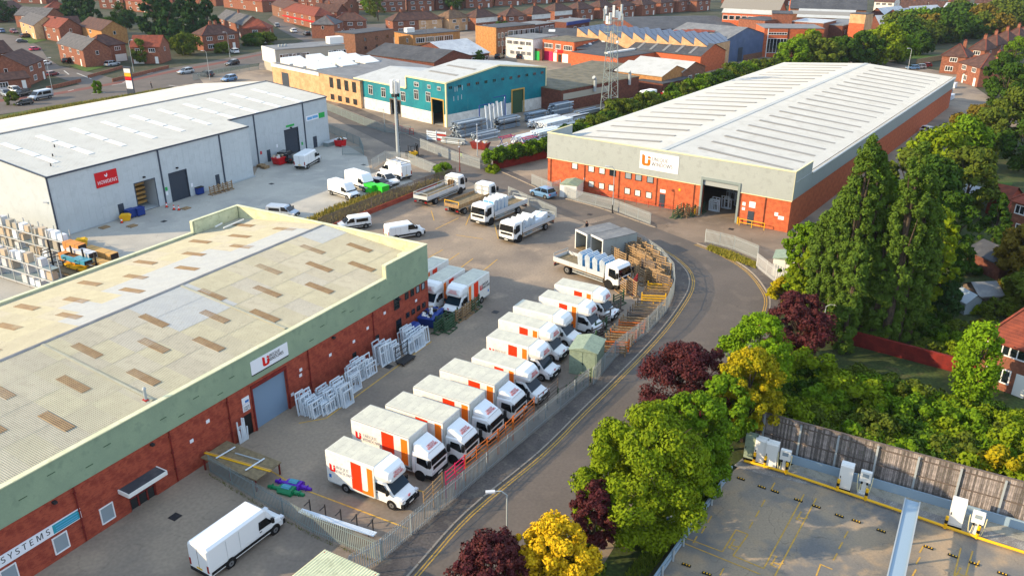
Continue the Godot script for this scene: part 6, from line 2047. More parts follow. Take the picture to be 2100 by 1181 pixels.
# ---------- charging car park ----------
func charging():
	var px := [[1300, 1260], [1505, 965], [1530, 945], [2160, 1130], [2200, 1400], [1300, 1400]]
	sheet("car_park", px, .01, "carpark")
	sheet("pebble_strip", [[1505, 955], [1530, 935], [2160, 1122], [2160, 1150], [1900, 1070], [1700, 1004], [1520, 962]], .018, "pebbles")
	sheet("concrete_slab", [[1612, 962], [1632, 950], [2160, 1108], [2160, 1128]], .026, "slab_pale")
	# bay markings
	var ym := MB.new()
	for q in [[[1405, 1103], [1482, 1132]], [[1482, 1132], [1510, 1087]], [[1510, 1087], [1535, 1096]], [[1535, 1096], [1504, 1140]], [[1504, 1140], [1567, 1166]], [[1567, 1166], [1650, 1014]], [[1590, 1181], [1675, 1022]], [[1400, 1113], [1560, 1178]], [[1682, 1157], [1708, 1168]], [[1675, 1181], [1684, 1157]], [[1958, 1181], [1972, 1124]], [[1982, 1181], [1996, 1130]]]:
		line_px(ym, q, .1, .022)
	for q in [[1590, 990], [1570, 1025], [1558, 1047], [1545, 1070], [1460, 1058], [1447, 1080], [1430, 1100], [1485, 1166], [1740, 1090], [1729, 1112], [1718, 1135], [1895, 1120], [1888, 1143], [1880, 1168], [2010, 1150]]:
		line_px(ym, [q, [q[0] - 8, q[1] + 14]], .1, .022)
	struct("road_marking", ym, "yellow_old")
	# wheelchair symbols: head, back, seat and wheel
	for q in [[1638, 1060], [1500, 1118], [1586, 1153], [1965, 1176]]:
		var o := G(q[0], q[1])
		var s := MB.new()
		var f := (G(q[0] + 12, q[1] - 22) - o).normalized()
		var n := Vector3(-f.z, 0, f.x)
		line_w(s, [o - f * .4, o + f * .45], .1, .023)
		line_w(s, [o, o + n * .35, o + n * .6 + f * .25], .1, .023)
		line_w(s, [o, o - n * .1 - f * .3, o + n * .35 - f * .35], .09, .0235)
		line_w(s, [o + f * .6 - n * .08, o + f * .6 + n * .08], .16, .023)
		struct("road_marking", s, "yellow_old")
	# wheel stops
	for q in [[1563, 1000], [1590, 1009], [1638, 1027], [1675, 1040], [1722, 1059], [1757, 1070], [1808, 1090], [1905, 1124], [1955, 1141], [1999, 1157], [1520, 983], [1408, 1160], [1450, 1178], [2057, 1178]]:
		var A := G(q[0] - 7, q[1] - 2)
		var B := G(q[0] + 7, q[1] + 3)
		var d := (B - A).normalized()
		var t := thing("wheel_stop", "black rubber wheel stop with yellow bars in the charging bays", "wheel stop", G(q[0], q[1]), yaw_of(d), "wheel stops in the charging bays")
		box_part(t, "block", -.3, .012, -.08, .3, .1, .08, "black")
		for x in [-.18, .02, .2]: box_part(t, "bar", x - .05, .1, -.06, x + .03, .108, .06, "yellow_paint2")
	# acoustic fence: posts and boards, each board its own piece
	var A := G(1560, 925)
	var B := G(2240, 1122)
	A = G(1545, 921)
	var d := (B - A).normalized()
	var L := A.distance_to(B)
	var t := thing("board_fence", "tall weathered close boarded fence behind the white chargers", "fence", A, yaw_of(d))
	var H := 3.5
	var bw := .13
	var n := mini(int(L / bw), 290)
	bw = L / n
	var bm := MB.new()
	bm.bx(-bw / 2 + .006, .1, -.025, bw / 2 - .006, H, 0)
	var mesh := bm.mesh()
	rng.seed = 3
	for i in n:
		part("board", mesh, "board%d" % (rng.randi() % 4), t, Vector3((i + .5) * bw, rng.randf_range(-.03, .03), (i % 2) * -.02))
	for y in [.4, 1.7, 3.05]: box_part(t, "rail", 0, y, .002, L, y + .1, .05, "timber_grey")
	var cp := box_part(t, "capping", 0, H + .03, -.09, L, H + .08, .07, "timber_grey")
	var x := .6
	while x < L:
		var pm := MB.new()
		pm.bx(x - .07, 0, .052, x + .07, H - .15, .17)
		part("post", pm, "galv", t)
		x += 2.75
	var bb := box_part(t, "base_board", 3.0, .02, .35, L, .75, .47, "beam_blue")
	# chargers
	var cn := Vector3(-d.z, 0, d.x)
	var cab := [[1538, 942, "first charging cabinet, greenish grey, under the maple branches"], [1558, 950, "second white charging cabinet in the group of three"], [1580, 958, "third white charging cabinet in the group of three"], [1731, 1004, "white charging cabinet standing alone beside the middle dispenser"], [1957, 1080, "white charging cabinet beyond the blue overhead beam"]]
	for i in cab.size():
		var q: Array = cab[i]
		var c := thing("charging_cabinet", q[2], "charger", G(q[0], q[1]), yaw_of(d))
		box_part(c, "plinth", -.46, .03, -.3, .46, .25, .3, "black")
		var m := MB.new()
		m.prism([Vector2(-.28, .252), Vector2(.28, .252), Vector2(.28, 2.15), Vector2(.18, 2.3), Vector2(-.28, 2.3)], -.45, .45)
		var bo := part("body", m, "trim_white" if i > 0 else "cab_green", c)
		bo.rotation.y = -PI / 2
		box_part(c, "door_seam", -.4, .35, .281, .4, .37, .286, "galv")
		box_part(c, "lock", -.38, 1.1, .281, -.32, 1.3, .3, "dark_grey")
	for q in [[1607, 967, "white charging dispenser with hanging cables next to the three cabinets"], [1770, 1012, "white charging dispenser with hanging cables in the middle of the row"], [1998, 1098, "white charging dispenser with long looped cable beyond the overhead beam"]]:
		var c := thing("charging_dispenser", q[2], "charger", G(q[0], q[1]), yaw_of(d))
		box_part(c, "plinth", -.35, .03, -.2, .35, .14, .2, "trim_white")
		box_part(c, "column", -.16, .14, -.1, .16, 1.1, .1, "trim_white")
		box_part(c, "head", -.38, 1.1, -.16, .38, 1.95, .16, "trim_white")
		box_part(c, "screen", -.22, 1.5, .161, .22, 1.8, .17, "pane_pale")
		for s in [-1, 1]:
			box_part(c, "holster", s * .18 - .06, .95, .1, s * .18 + .06, 1.12, .24, "black")
			var m := MB.new()
			var pts := []
			for k in 13:
				var a := PI * k / 12
				pts.append(Vector3(s * (.3 - .14 * cos(a) + .06), 1.0 - sin(a) * .8 + (0.0 if k < 7 else (k - 6) * .12), .2))
			for k in 12: m.tube(pts[k], pts[k + 1], .03, .03, 6, false)
			part("cable", m, "trim_cream", c)
	# crash rail and bollards
	var rp := [[1526, 949], [1560, 958], [1605, 971], [1680, 996], [1775, 1028], [1845, 1052], [1932, 1082], [2020, 1112], [2140, 1150]]
	var cr := thing("crash_rail", "yellow crash rail on the ground in front of the chargers", "rail", Vector3.ZERO)
	for i in rp.size() - 1:
		var m := MB.new()
		m.tube(G(rp[i][0], rp[i][1]) + Vector3(0, .2, 0), G(rp[i + 1][0], rp[i + 1][1]) + Vector3(0, .2, 0), .1, .1, 8)
		part("rail", m, "yellow_paint2", cr)
	for q in [[1546, 953], [1568, 960], [1612, 974], [1717, 1008], [1775, 1028], [1938, 1085], [2003, 1106]]:
		var bt := thing("bollard", "yellow and black bollard guarding the chargers", "bollard", G(q[0], q[1]), 0, "bollards guarding the chargers")
		for k in 4:
			var m := MB.new()
			m.tube(Vector3(0, .27 * k + (.1 if k == 0 else 0.0), 0), Vector3(0, .27 * (k + 1), 0), .11, .11, 10)
			part("band", m, "black" if k == 2 else "yellow_paint2", bt)
	# overhead cable beam crossing the bays
	var b0 := G(1872, 1030, 1.9)
	var b1 := G(1835, 1200, 1.9)
	var bd := (b1 - b0).normalized()
	var be := thing("overhead_beam", "blue grey steel beam on posts crossing above the bays", "beam", b0, yaw_of(bd))
	var bl := 9.0
	box_part(be, "deck", -.1, 0, -.42, bl, .06, .42, "beam_blue")
	for s in [-1, 1]: box_part(be, "side_rail", -.1, -.1, s * .42, bl, .16, s * .5, "galv")
	for i in 8:
		box_part(be, "bracket", .5 + i * 1.15, -.22, -.5, .62 + i * 1.15, -.101, .5, "galv_dull")
		if i % 2 == 0: box_part(be, "post", .5 + i * 1.15, -1.88, .4, .62 + i * 1.15, -.23, .5, "galv")
	# low blue fence beside the trees
	var lb := thing("barrier_rail", "grey blue metal barrier along the planting strip of the car park", "barrier", G(1320, 1230), 0)
	for q in [[.25, .55], [.65, .8]]:
		var m := MB.new()
		m.bar(Vector3(0, q[0], 0), G(1500, 972) - lb.position + Vector3(0, q[0], 0), .12, q[1] - q[0])
		part("rail", m, "beam_blue", lb)
	for i in 9: box_part(lb, "post", 0, 0, 0, .01, .01, .01, "galv").transform = Transform3D(Basis().scaled(Vector3(12, 90, 12)), (G(1500, 972) - lb.position) * (i + .5) / 9 + Vector3(0, .0, .1))
	var sg := thing("small_sign", "small blue and white sign on the planting strip below the maple", "sign", G(1372, 1096), .4)
	box_part(sg, "post", -.03, 0, -.03, .03, 1.4, .03, "galv")
	box_part(sg, "board", -.35, 1.0, .031, .35, 1.6, .06, "sign_white")
	box_part(sg, "band", -.3, 1.3, .061, .3, 1.5, .066, "sign_blue")

# ---------- buildings placed by the two ends of the top edge of the face in view ----------
func block(nm: String, label: String, cat: String, p1: Array, p2: Array, h: float, depth: float, wall: String, roof: String, o := {}) -> Node3D:
	var A := G(p1[0], p1[1], h)
	var B := G(p2[0], p2[1], h)
	var L := A.distance_to(B)
	var at := Vector3(A.x, 0, A.z)
	var b := thing(nm, label, cat, at, yaw_of(B - A), o.get("group", ""))
	var kind: String = o.get("kind", "flat")
	var rh: float = o.get("rh", 2.4)
	var w := MB.new()
	w.quad(Vector3(0, 0, 0), Vector3(L, 0, 0), Vector3(L, h, 0), Vector3(0, h, 0))
	w.quad(Vector3(L, 0, 0), Vector3(L, 0, -depth), Vector3(L, h, -depth), Vector3(L, h, 0))
	w.quad(Vector3(L, 0, -depth), Vector3(0, 0, -depth), Vector3(0, h, -depth), Vector3(L, h, -depth))
	w.quad(Vector3(0, 0, -depth), Vector3(0, 0, 0), Vector3(0, h, 0), Vector3(0, h, -depth))
	var r := MB.new()
	var e: float = o.get("eave", .3)
	var m := -depth / 2
	if kind == "flat":
		r.bx(-.15, h + .003, -depth - .15, L + .15, h + .12, .15)
		r.bx(.3, h + .12, -depth + .3, L - .3, h + .16, -.3)
	elif kind == "gx":
		for x in [0.0, L]: w.tri(Vector3(x, h, 0), Vector3(x, h + rh, m), Vector3(x, h, -depth))
		var k := rh / (depth / 2)
		r.quad(Vector3(-e, h - k * e + .05, e), Vector3(L + e, h - k * e + .05, e), Vector3(L + e, h + rh + .05, m), Vector3(-e, h + rh + .05, m))
		r.quad(Vector3(L + e, h - k * e + .05, -depth - e), Vector3(-e, h - k * e + .05, -depth - e), Vector3(-e, h + rh + .05, m), Vector3(L + e, h + rh + .05, m))
		r.quad(Vector3(-e, h - k * e - .12, e), Vector3(L + e, h - k * e - .12, e), Vector3(L + e, h - k * e + .05, e), Vector3(-e, h - k * e + .05, e))
	elif kind == "gz":
		for z in [0.0, -depth]: w.tri(Vector3(0, h, z), Vector3(L, h, z), Vector3(L / 2, h + rh, z))
		var k := rh / (L / 2)
		r.quad(Vector3(-e, h - k * e + .05, -depth - e), Vector3(-e, h - k * e + .05, e), Vector3(L / 2, h + rh + .05, e), Vector3(L / 2, h + rh + .05, -depth - e))
		r.quad(Vector3(L + e, h - k * e + .05, e), Vector3(L + e, h - k * e + .05, -depth - e), Vector3(L / 2, h + rh + .05, -depth - e), Vector3(L / 2, h + rh + .05, e))
	elif kind == "hip":
		var i := minf(L / 2 - .2, depth / 2) 
		var P := [Vector3(-e, h - .05, e), Vector3(L + e, h - .05, e), Vector3(L + e, h - .05, -depth - e), Vector3(-e, h - .05, -depth - e)]
		var R0 := Vector3(i, h + rh, m)
		var R1 := Vector3(L - i, h + rh, m)
		r.quad(P[0], P[1], R1, R0)
		r.quad(P[2], P[3], R0, R1)
		r.tri(P[1], P[2], R1)
		r.tri(P[3], P[0], R0)
		r.quad(P[0] - Vector3(0, .15, 0), P[1] - Vector3(0, .15, 0), P[1], P[0])
		r.quad(P[1] - Vector3(0, .15, 0), P[2] - Vector3(0, .15, 0), P[2], P[1])
		r.quad(P[3] - Vector3(0, .15, 0), P[0] - Vector3(0, .15, 0), P[0], P[3])
		if o.get("hipline", true):
			var hm := MB.new()
			for q in [[P[0], R0], [P[1], R1], [R0, R1]]: hm.bar(q[0] + Vector3(0, .06, 0), q[1] + Vector3(0, .06, 0), .22, .1)
			part("ridge_tiles", hm, o.get("ridge", roof), b)
	part("wall", w, wall, b)
	var ro := part("roof", r, roof, b)
	for q in o.get("ch", []):
		var c := MB.new()
		c.bx(q[0] * L - .45, h, -q[1] * depth - .35, q[0] * L + .45, h + rh + 1.0, -q[1] * depth + .35)
		var co := part("chimney", c, "brick_house", ro)
		for s in [-.2, .2]:
			var cp := MB.new()
			cp.tube(Vector3(q[0] * L + s, h + rh + 1.0, -q[1] * depth), Vector3(q[0] * L + s, h + rh + 1.45, -q[1] * depth), .13, .1, 8)
			part("chimney_pot", cp, "tiles_red", co) if false else part("chimney_pot", cp, "tiles_red", b)
	var fm: String = o.get("fm", "frame_white")
	var pm: String = o.get("pm", "pane")
	for q in o.get("win", []):   # [count, y, w, h, x0 fraction, x1 fraction, mullions]
		for i in q[0]:
			var x := L * lerpf(q[4], q[5], (i + .5) / q[0])
			window(b, Vector3(x, q[1], .0), q[2], q[3], 0, fm, pm, q[6])
	for q in o.get("right", []):
		for i in q[0]: window(b, Vector3(L, q[1], -depth * lerpf(q[4], q[5], (i + .5) / q[0])), q[2], q[3], PI / 2, fm, pm, q[6])
	for q in o.get("left", []):
		for i in q[0]: window(b, Vector3(0, q[1], -depth * lerpf(q[4], q[5], (i + .5) / q[0])), q[2], q[3], -PI / 2, fm, pm, q[6])
	for q in o.get("doors", []):   # [x fraction, width, height, material]
		var d := MB.new()
		d.bx(L * q[0] - q[1] / 2, .03, .003, L * q[0] + q[1] / 2, q[2], .07)
		part("door", d, q[3], b)
	for q in o.get("bands", []):   # [y0, y1, x0 fraction, x1 fraction, proud, material, part name]
		var d := MB.new()
		d.bx(L * q[2], q[0], .004, L * q[3], q[1], q[4])
		part(q[6], d, q[5], b)
	for q in o.get("rl", []):   # rooflights on the front slope [x fraction, from, to along the slope, width]
		var y0: float = h + rh * q[1] + .06
		var y1: float = h + rh * q[2] + .06
		var lm := MB.new()
		var lz := Vector2(depth / 2 * (q[2] - q[1]), y1 - y0).length()
		lm.bx(-q[3] / 2, 0, -lz / 2, q[3] / 2, .08, lz / 2)
		on_slope("rooflight", lm, o.get("rlm", "rooflight_pale"), b, L * q[0], m * q[1], y0, m * q[2], y1, .02)
	return b

func house(label: String, p1: Array, p2: Array, depth: float, wall: String, roof: String, kind: String, o := {}):
	var n: int = o.get("n", 2)
	var h: float = o.get("h", 5.2)
	var w: float = o.get("w", 2.0)
	var x := {kind = kind, rh = o.get("rh", 2.9), ch = o.get("ch", [[.5, .5]]), ridge = o.get("ridge", "tiles_red"), group = o.get("group", ""), bands = o.get("bands", []),
		win = [[n, 4.0, w, 1.25, .04, .96, 2], [maxi(1, n - 1), 1.45, w * 1.05, 1.4, .04, .72, 2]], doors = [[.85, 1.0, 2.1, o.get("door", "trim_white")]], right = o.get("right", [[1, 4.0, .9, 1.2, .2, .8, 0]]), left = o.get("left", [[1, 4.0, .9, 1.2, .2, .8, 0]])}
	return block("house", label, "house", p1, p2, h, depth, wall, roof, x)

func teal_shed():
	var c := G(914, 170, 9.2)
	var dir := Vector3(.703, 0, -.711)
	var b := thing("teal_shed", "teal ribbed metal shed with white roof and row of small high windows", "shed", Vector3(c.x, 0, c.z), yaw_of(dir))
	# local x: along the gable face (to the right), z: outwards; the long side runs back along -z
	var W := 30.5
	var E := 9.2
	var RY := 11.2
	var D := 13.0
	var w := MB.new()
	var lo := MB.new()
	cladding_wall(w, 0, 19.4, 2.6, E, 0, .5)
	cladding_wall(w, 23.0, W, 2.6, E, 0, .5)
	cladding_wall(w, 19.4, 23.0, 5.2, E, 0, .5)
	w.tri(Vector3(0, E, 0), Vector3(W, E, 0), Vector3(W / 2, RY, 0))
	w.quad(Vector3(0, 2.6, -D), Vector3(0, 2.6, -4.6), Vector3(0, E, -4.6), Vector3(0, E, -D))
	w.quad(Vector3(0, 5.4, -4.6), Vector3(0, 5.4, -1.0), Vector3(0, E, -1.0), Vector3(0, E, -4.6))
	w.quad(Vector3(0, 2.6, -1.0), Vector3(0, 2.6, 0), Vector3(0, E, 0), Vector3(0, E, -1.0))
	w.quad(Vector3(W, 0, 0), Vector3(W, 0, -D), Vector3(W, E, -D), Vector3(W, E, 0))
	w.quad(Vector3(W, 0, -D), Vector3(0, 0, -D), Vector3(0, E, -D), Vector3(W, E, -D))
	w.tri(Vector3(W, E, -D), Vector3(0, E, -D), Vector3(W / 2, RY, -D))
	# lower range continuing along the road
	var D2 := 32.5
	var E2 := 6.6
	w.quad(Vector3(0, 2.6, -D2), Vector3(0, 2.6, -D - 6.0), Vector3(0, E2, -D - 6.0), Vector3(0, E2, -D2))
	w.quad(Vector3(0, 2.6, -D - 2.6), Vector3(0, 2.6, -D), Vector3(0, E2, -D), Vector3(0, E2, -D - 2.6))
	w.quad(Vector3(0, 3.4, -D - 6.0), Vector3(0, 3.4, -D - 2.6), Vector3(0, E2, -D - 2.6), Vector3(0, E2, -D - 6.0))
	w.quad(Vector3(W * .7, 0, -D2), Vector3(0, 0, -D2), Vector3(0, E2, -D2), Vector3(W * .7, E2, -D2))
	part("cladding", w, "clad_teal", b)
	lo.bx(-.08, 0, -D2, .2, 2.6, -D - 6.0)
	lo.bx(-.08, 0, -D - 2.6, .2, 2.6, -4.6)
	lo.bx(-.08, 0, -1.0, .2, 2.6, 0)
	lo.bx(.2, 0, -.2, 19.4, 2.6, .08)
	lo.bx(23.0, 0, -.2, W, 2.6, .08)
	part("plinth_wall", lo, "render_white", b)
	var r := MB.new()
	r.quad(Vector3(-.2, E + .05, .25), Vector3(W / 2, RY + .05, .25), Vector3(W / 2, RY + .05, -D), Vector3(-.2, E + .05, -D))
	r.quad(Vector3(W / 2, RY + .05, .25), Vector3(W + .2, E + .05, .25), Vector3(W + .2, E + .05, -D), Vector3(W / 2, RY + .05, -D))
	r.quad(Vector3(-.2, E2 + .05, -D - .02), Vector3(W * .35, E2 + 1.6, -D - .02), Vector3(W * .35, E2 + 1.6, -D2), Vector3(-.2, E2 + .05, -D2))
	r.quad(Vector3(W * .35, E2 + 1.6, -D - .02), Vector3(W * .7, E2 + .05, -D - .02), Vector3(W * .7, E2 + .05, -D2), Vector3(W * .35, E2 + 1.6, -D2))
	part("roof", r, "roof_white", b)
	var t := MB.new()
	t.bar(Vector3(-.15, E, .2), Vector3(W / 2, RY, .2), .2, .3)
	t.bar(Vector3(W / 2, RY, .2), Vector3(W + .15, E, .2), .2, .3)
	t.bx(-.25, E - .2, -D, -.05, E + .12, .1)
	t.bx(-.25, E2 - .15, -D2, -.05, E2 + .12, -D - .2)
	t.bx(-.22, E2, -D - .2, -.02, E - .2, -D)
	t.bx(-.2, 0, -.1, .12, E - .2, .12)
	t.bx(W - .1, 0, .03, W + .12, E - .2, .2)
	part("trim", t, "trim_cream", b)
	for q in [[-.12, -4.6, -1.0, 5.4], [-.12, -D - 6.0, -D - 2.6, 3.4]]:
		var d := MB.new()
		d.bx(.3, .02, q[1], 6, .05, q[2])
		d.bx(6, 0, q[1] - 1, 6.1, q[3], q[2] + 1)
		part("shed_interior", d, "render_grey", b)
		var fr := MB.new()
		fr.bx(q[0], 0, q[1] - .25, q[0] + .2, q[3] + .25, q[1])
		fr.bx(q[0], 0, q[2], q[0] + .2, q[3] + .25, q[2] + .25)
		fr.bx(q[0], q[3], q[1], q[0] + .2, q[3] + .25, q[2])
		part("door_frame", fr, "yellow_old" if q[3] > 4 else "timber_grey", b)
	var d2 := MB.new()
	for i in 40: d2.bx(19.4, i * .13, -.15, 23.0, i * .13 + .115, -.08)
	part("roller_shutter", d2, "green_dull", b)
	var f2 := MB.new()
	f2.bx(19.1, 0, .09, 19.4, 5.2, .2)
	f2.bx(23.0, 0, .09, 23.3, 5.5, .2)
	f2.bx(19.1, 5.2, .09, 23.0, 5.5, .2)
	part("door_frame", f2, "yellow_old", b)
	for i in 12: window(b, Vector3(1.2 + i * 2.55, 8.1, .01), 1.0, .7, 0, "clad_teal", "pane", 1)
	for q in [[-5.8, 6.0, 1.5, 2.1], [-9.8, 6.0, 1.5, 2.1], [-2.2, 8.2, 1.1, .8], [-5.4, 8.2, 1.1, .8], [-9.6, 8.2, 1.6, 1.0], [-14.4, 5.0, 1.6, 2.1], [-21.5, 5.0, 1.6, 2.1], [-26.3, 5.0, 1.6, 2.1], [-30.5, 5.0, 1.6, 2.1]]:
		window(b, Vector3(-.01, q[1] - .4, q[0]), q[2], q[3], -PI / 2, "steel_white", "pane", 1, true)
	for q in [[2, 5.2], [3.2, 5.2], [4.2, 5.3], [2.4, 7.1], [3.0, 7.1], [4.5, 7.2]]:
		var pm := MB.new()
		pm.bx(q[0], q[1], .003, q[0] + .14, q[1] + 1.0, .012)
		part("paint_scrape", pm, "steel_white", b)
	for s in [[W * .16, E, RY], [W * .28, E, RY]]: pass
	for i in 2:
		var lm := MB.new()
		lm.bx(-.4, 0, -4.5, .4, .05, 4.5)
		var lo2 := part("rooflight", lm, "rooflight_dark", b, Vector3(5 + i * 5.2, lerpf(E, RY, (5 + i * 5.2) / (W / 2)) + .09, -6.5))
		lo2.rotation.z = atan2(RY - E, W / 2)

func backdrop():
	teal_shed()
	# cream range with rooflights
	var cr := block("cream_factory", "cream rendered factory with nine pitched rooflights on its grey roof", "factory", [556, 130], [737, 166], 6.3, 26, "render_cream", "roof_grey", {win = [[4, 4.6, 1.5, 2.4, .66, .98, 1], [4, 1.2, 1.5, 1.3, .66, .98, 1]], fm = "frame_dark", doors = [[.16, 3.2, 4.6, "door_dark"]], bands = [[5.6, 6.42, 0.0, .57, .2, "trim_white", "parapet"]]})
	for i in 9:
		var a := i / 3
		var c := i % 3
		var rx := 2.0 + c * 6.2
		var rz := -4.5 - a * 7.0
		var m := MB.new()
		var wd := 6.0 if a == 0 else 4.6
		m.prism([Vector2(0, 0), Vector2(4.4, 0), Vector2(4.4, .15), Vector2(0, 1.3)], -wd / 2, wd / 2)
		var o := part("rooflight_curb", m, "render_white", cr, Vector3(rx, 6.46, rz))
		var g := MB.new()
		g.quad(Vector3(-.05, 1.34, wd / 2), Vector3(4.45, .19, wd / 2), Vector3(4.45, .19, -wd / 2), Vector3(-.05, 1.34, -wd / 2))
		part("rooflight_glazing", g, "rooflight_pale", o)
	var b1 := block("office_block", "grey clad two storey office block with white end wall and roof plant", "office", [564, 103], [706, 92], 6.6, 11, "render_grey", "roof_grey", {win = [[6, 4.4, 2.6, 1.9, .08, .44, 2], [3, 4.4, 2.6, 1.9, .78, .99, 2], [8, 1.4, 2.2, 1.6, .05, .95, 1]]})
	box_part(b1, "end_wall", -.3, 2.6, -11.05, -.02, 6.75, .05, "render_white")
	box_part(b1, "roof_plant", 18, 6.75, -6, 22.5, 8.7, -3, "trim_white")
	for i in 3: box_part(b1, "roof_vent", 3.0 + i * 1.0, 6.75, -6, 3.5 + i * 1.0, 7.4, -5.4, "galv")
	block("dark_roofed_shed", "long low brick shed with dark sheet roof behind the cream factory", "shed", [752, 110], [890, 127], 4.2, 16, "brick_dark", "roof_dark", {kind = "gx", rh = 2.4})
	block("pale_roofed_shed", "low brick shed with pale grey sheet roof", "shed", [930, 116], [1003, 107], 3.4, 22, "brick_dark", "roof_silver", {kind = "gx", rh = 3.2, win = [[6, 1.8, 1.2, 1.2, .4, .98, 0]]})
	block("brick_flats", "plain brown brick three storey block with small square windows", "building", [727, 70], [806, 60], 8.2, 9, "brick_brown", "roof_dark", {win = [[3, 6.2, 1.0, 1.0, .1, .98, 0], [3, 3.6, 1.0, 1.0, .1, .98, 0]], fm = "frame_dark"})
	block("yellow_brick_office", "yellow brick two storey block with band of white windows", "building", [846, 72], [943, 64], 6.4, 12, "brick_yellow", "roof_dark", {win = [[4, 4.6, 3.4, 1.7, .05, .85, 3]], left = [[1, 4.4, 1.1, 1.3, .1, .5, 0]], bands = [[2.2, 3.0, 0.0, 1.0, .05, "brick_brown", "brick_band"]]})
	box_part(get_node("yellow_brick_office"), "roof_plant", 1.5, 6.55, -8, 4.5, 8.0, -6, "trim_white")
	block("yellow_brick_flats", "tall yellow brick block with white stair windows", "building", [1018, 58], [1097, 50], 8.6, 10, "brick_brown", "roof_dark", {win = [[5, 6.6, 2.8, 1.6, .3, .98, 2], [3, 6.2, .9, 1.6, .02, .28, 0], [3, 3.6, .9, 1.6, .02, .28, 0]], left = [[1, 6.4, 2.0, 1.3, .2, .8, 1], [1, 3.2, 2.0, 2.2, .2, .8, 1]]})
	box_part(get_node("yellow_brick_flats"), "end_wall", -.35, 0, -10.1, -.02, 8.8, .1, "brick_yellow")
	block("white_framed_office", "brown office with white framed glazing above the white office", "building", [1095, 52], [1138, 46], 8.0, 9, "brick_dark", "roof_grey", {win = [[4, 5.6, 2.2, 3.4, .02, .98, 2]]})
	block("white_office", "white two storey office with black window bands", "office", [1037, 76], [1093, 81], 6.4, 14, "render_white", "roof_grey", {win = [[4, 5.0, 2.2, 1.3, .04, .96, 3], [4, 1.9, 1.9, 1.3, .15, .96, 3]], bands = [[3.1, 3.6, .45, .62, .04, "black", "lettering_band"]]})
	block("pink_shutter_unit", "orange brick trade unit with pink shutter and red sign", "shop", [1113, 80], [1178, 87], 6.4, 12, "brick_orange", "roof_felt", {win = [[1, 4.6, 3.6, 1.5, .05, .34, 5], [1, 4.6, 2.2, 1.5, .4, .6, 3], [1, 4.5, 3.4, 1.5, .64, .98, 4]], doors = [[.2, 3.6, 2.9, "pink_paint"], [.56, 1.3, 2.3, "black"]], bands = [[0, 2.6, .36, .46, .05, "trim_white", "shopfront"], [0, 2.6, .64, .82, .05, "trim_white", "shopfront"], [2.7, 3.7, .46, .66, .08, "sign_red", "sign_board"]]})
	text(get_node("pink_shutter_unit"), "28", .75, Vector3(5.6, 3.2, .1), Vector3.ZERO, "sign_white")
	block("gate_wall", "brick screen wall with green gate beside the pink shutter unit", "wall", [1094, 100], [1112, 102], 3.4, .4, "brick_dark", "brick_dark", {doors = [[.4, 2.2, 2.8, "sign_green"]]})
	block("blue_fascia_unit", "small flat roofed unit with deep blue fascia", "building", [1162, 46], [1209, 39], 4.8, 9, "brick_dark", "roof_grey", {win = [[2, 2.2, 2.0, 1.2, .2, .9, 1]], bands = [[3.7, 4.9, 0.0, 1.0, .4, "bin_blue", "fascia"]]})
	block("brown_brick_shed", "long brown brick shed with mossy flat roof below the lattice mast", "shed", [1152, 186], [1311, 157], 4.8, 22, "brick_dark", "roof_felt", {bands = [[2.6, 4.0, .02, .6, .05, "render_grey", "panel_band"]]})
	var bs: Node3D = get_node("brown_brick_shed")
	for x in [11.0, 24.0]:
		var m := MB.new()
		m.tube(Vector3(x, 3.4, .5), Vector3(x, 6.2, .5), .35, .35, 10)
		m.tube(Vector3(x, 6.2, .5), Vector3(x - .6, 6.7, .5), .35, .45, 10)
		part("extract_duct", m, "galv", bs)
	block("felt_roof_shed", "flat roofed shed with patched felt behind the teal shed", "shed", [1118, 150], [1200, 158], 4.4, 26, "brick_brown", "roof_felt", {})
	block("small_brick_annex", "small orange brick annex with felt roof and white trim", "annex", [1177, 139], [1226, 149], 3.4, 11, "brick_orange", "roof_felt", {bands = [[3.1, 3.5, 0, 1, .08, "trim_cream", "fascia"]], win = [[1, 1.9, .8, 1.2, .4, .6, 0]]})
	block("white_roof_unit", "orange brick unit with white sheet roof, lower of the twin gables", "shed", [1262, 144], [1358, 156], 4.2, 13, "brick_yellow", "roof_white", {kind = "gx", rh = 1.9})
	block("white_roof_unit", "orange brick unit with white sheet roof, upper of the twin gables", "shed", [1290, 134], [1400, 147], 4.2, 12, "brick_brown", "roof_white", {kind = "gx", rh = 1.9, right = [[2, 1.8, 1.8, 2.0, .2, .8, 1]]})
	block("dark_lean_to", "dark roofed lean-to before the twin white gables", "shed", [1360, 172], [1420, 160], 2.8, 8, "brick_dark", "roof_dark", {})
	block("flat_brick_unit", "orange brick unit with dark flat roof and long white rooflight", "shed", [1268, 119], [1346, 107], 4.6, 18, "brick_orange", "roof_dark", {})
	box_part(get_node("flat_brick_unit"), "rooflight", 3.5, 4.78, -8, 17, 5.2, -6.8, "rooflight_pale")
	block("dark_gable_unit", "orange brick shed with long dark striped roof and ivy on its gable", "shed", [1290, 99], [1438, 114], 5.0, 15, "brick_orange", "roof_dark", {kind = "gx", rh = 2.6, rl = [[.12, .05, .95, .9], [.3, .05, .95, .9], [.48, .05, .95, .9], [.66, .05, .95, .9], [.84, .05, .95, .9]], rlm = "roof_grey"})
	block("dark_gable_unit", "dark roofed shed dotted with small white rooflights", "shed", [1185, 100], [1272, 99], 4.6, 26, "brick_dark", "roof_dark", {kind = "gx", rh = 2.0, rl = [[.2, .3, .45, .9], [.35, .3, .45, .9], [.2, .6, .75, .9], [.45, .55, .7, .9], [.7, .5, .65, .9]]})
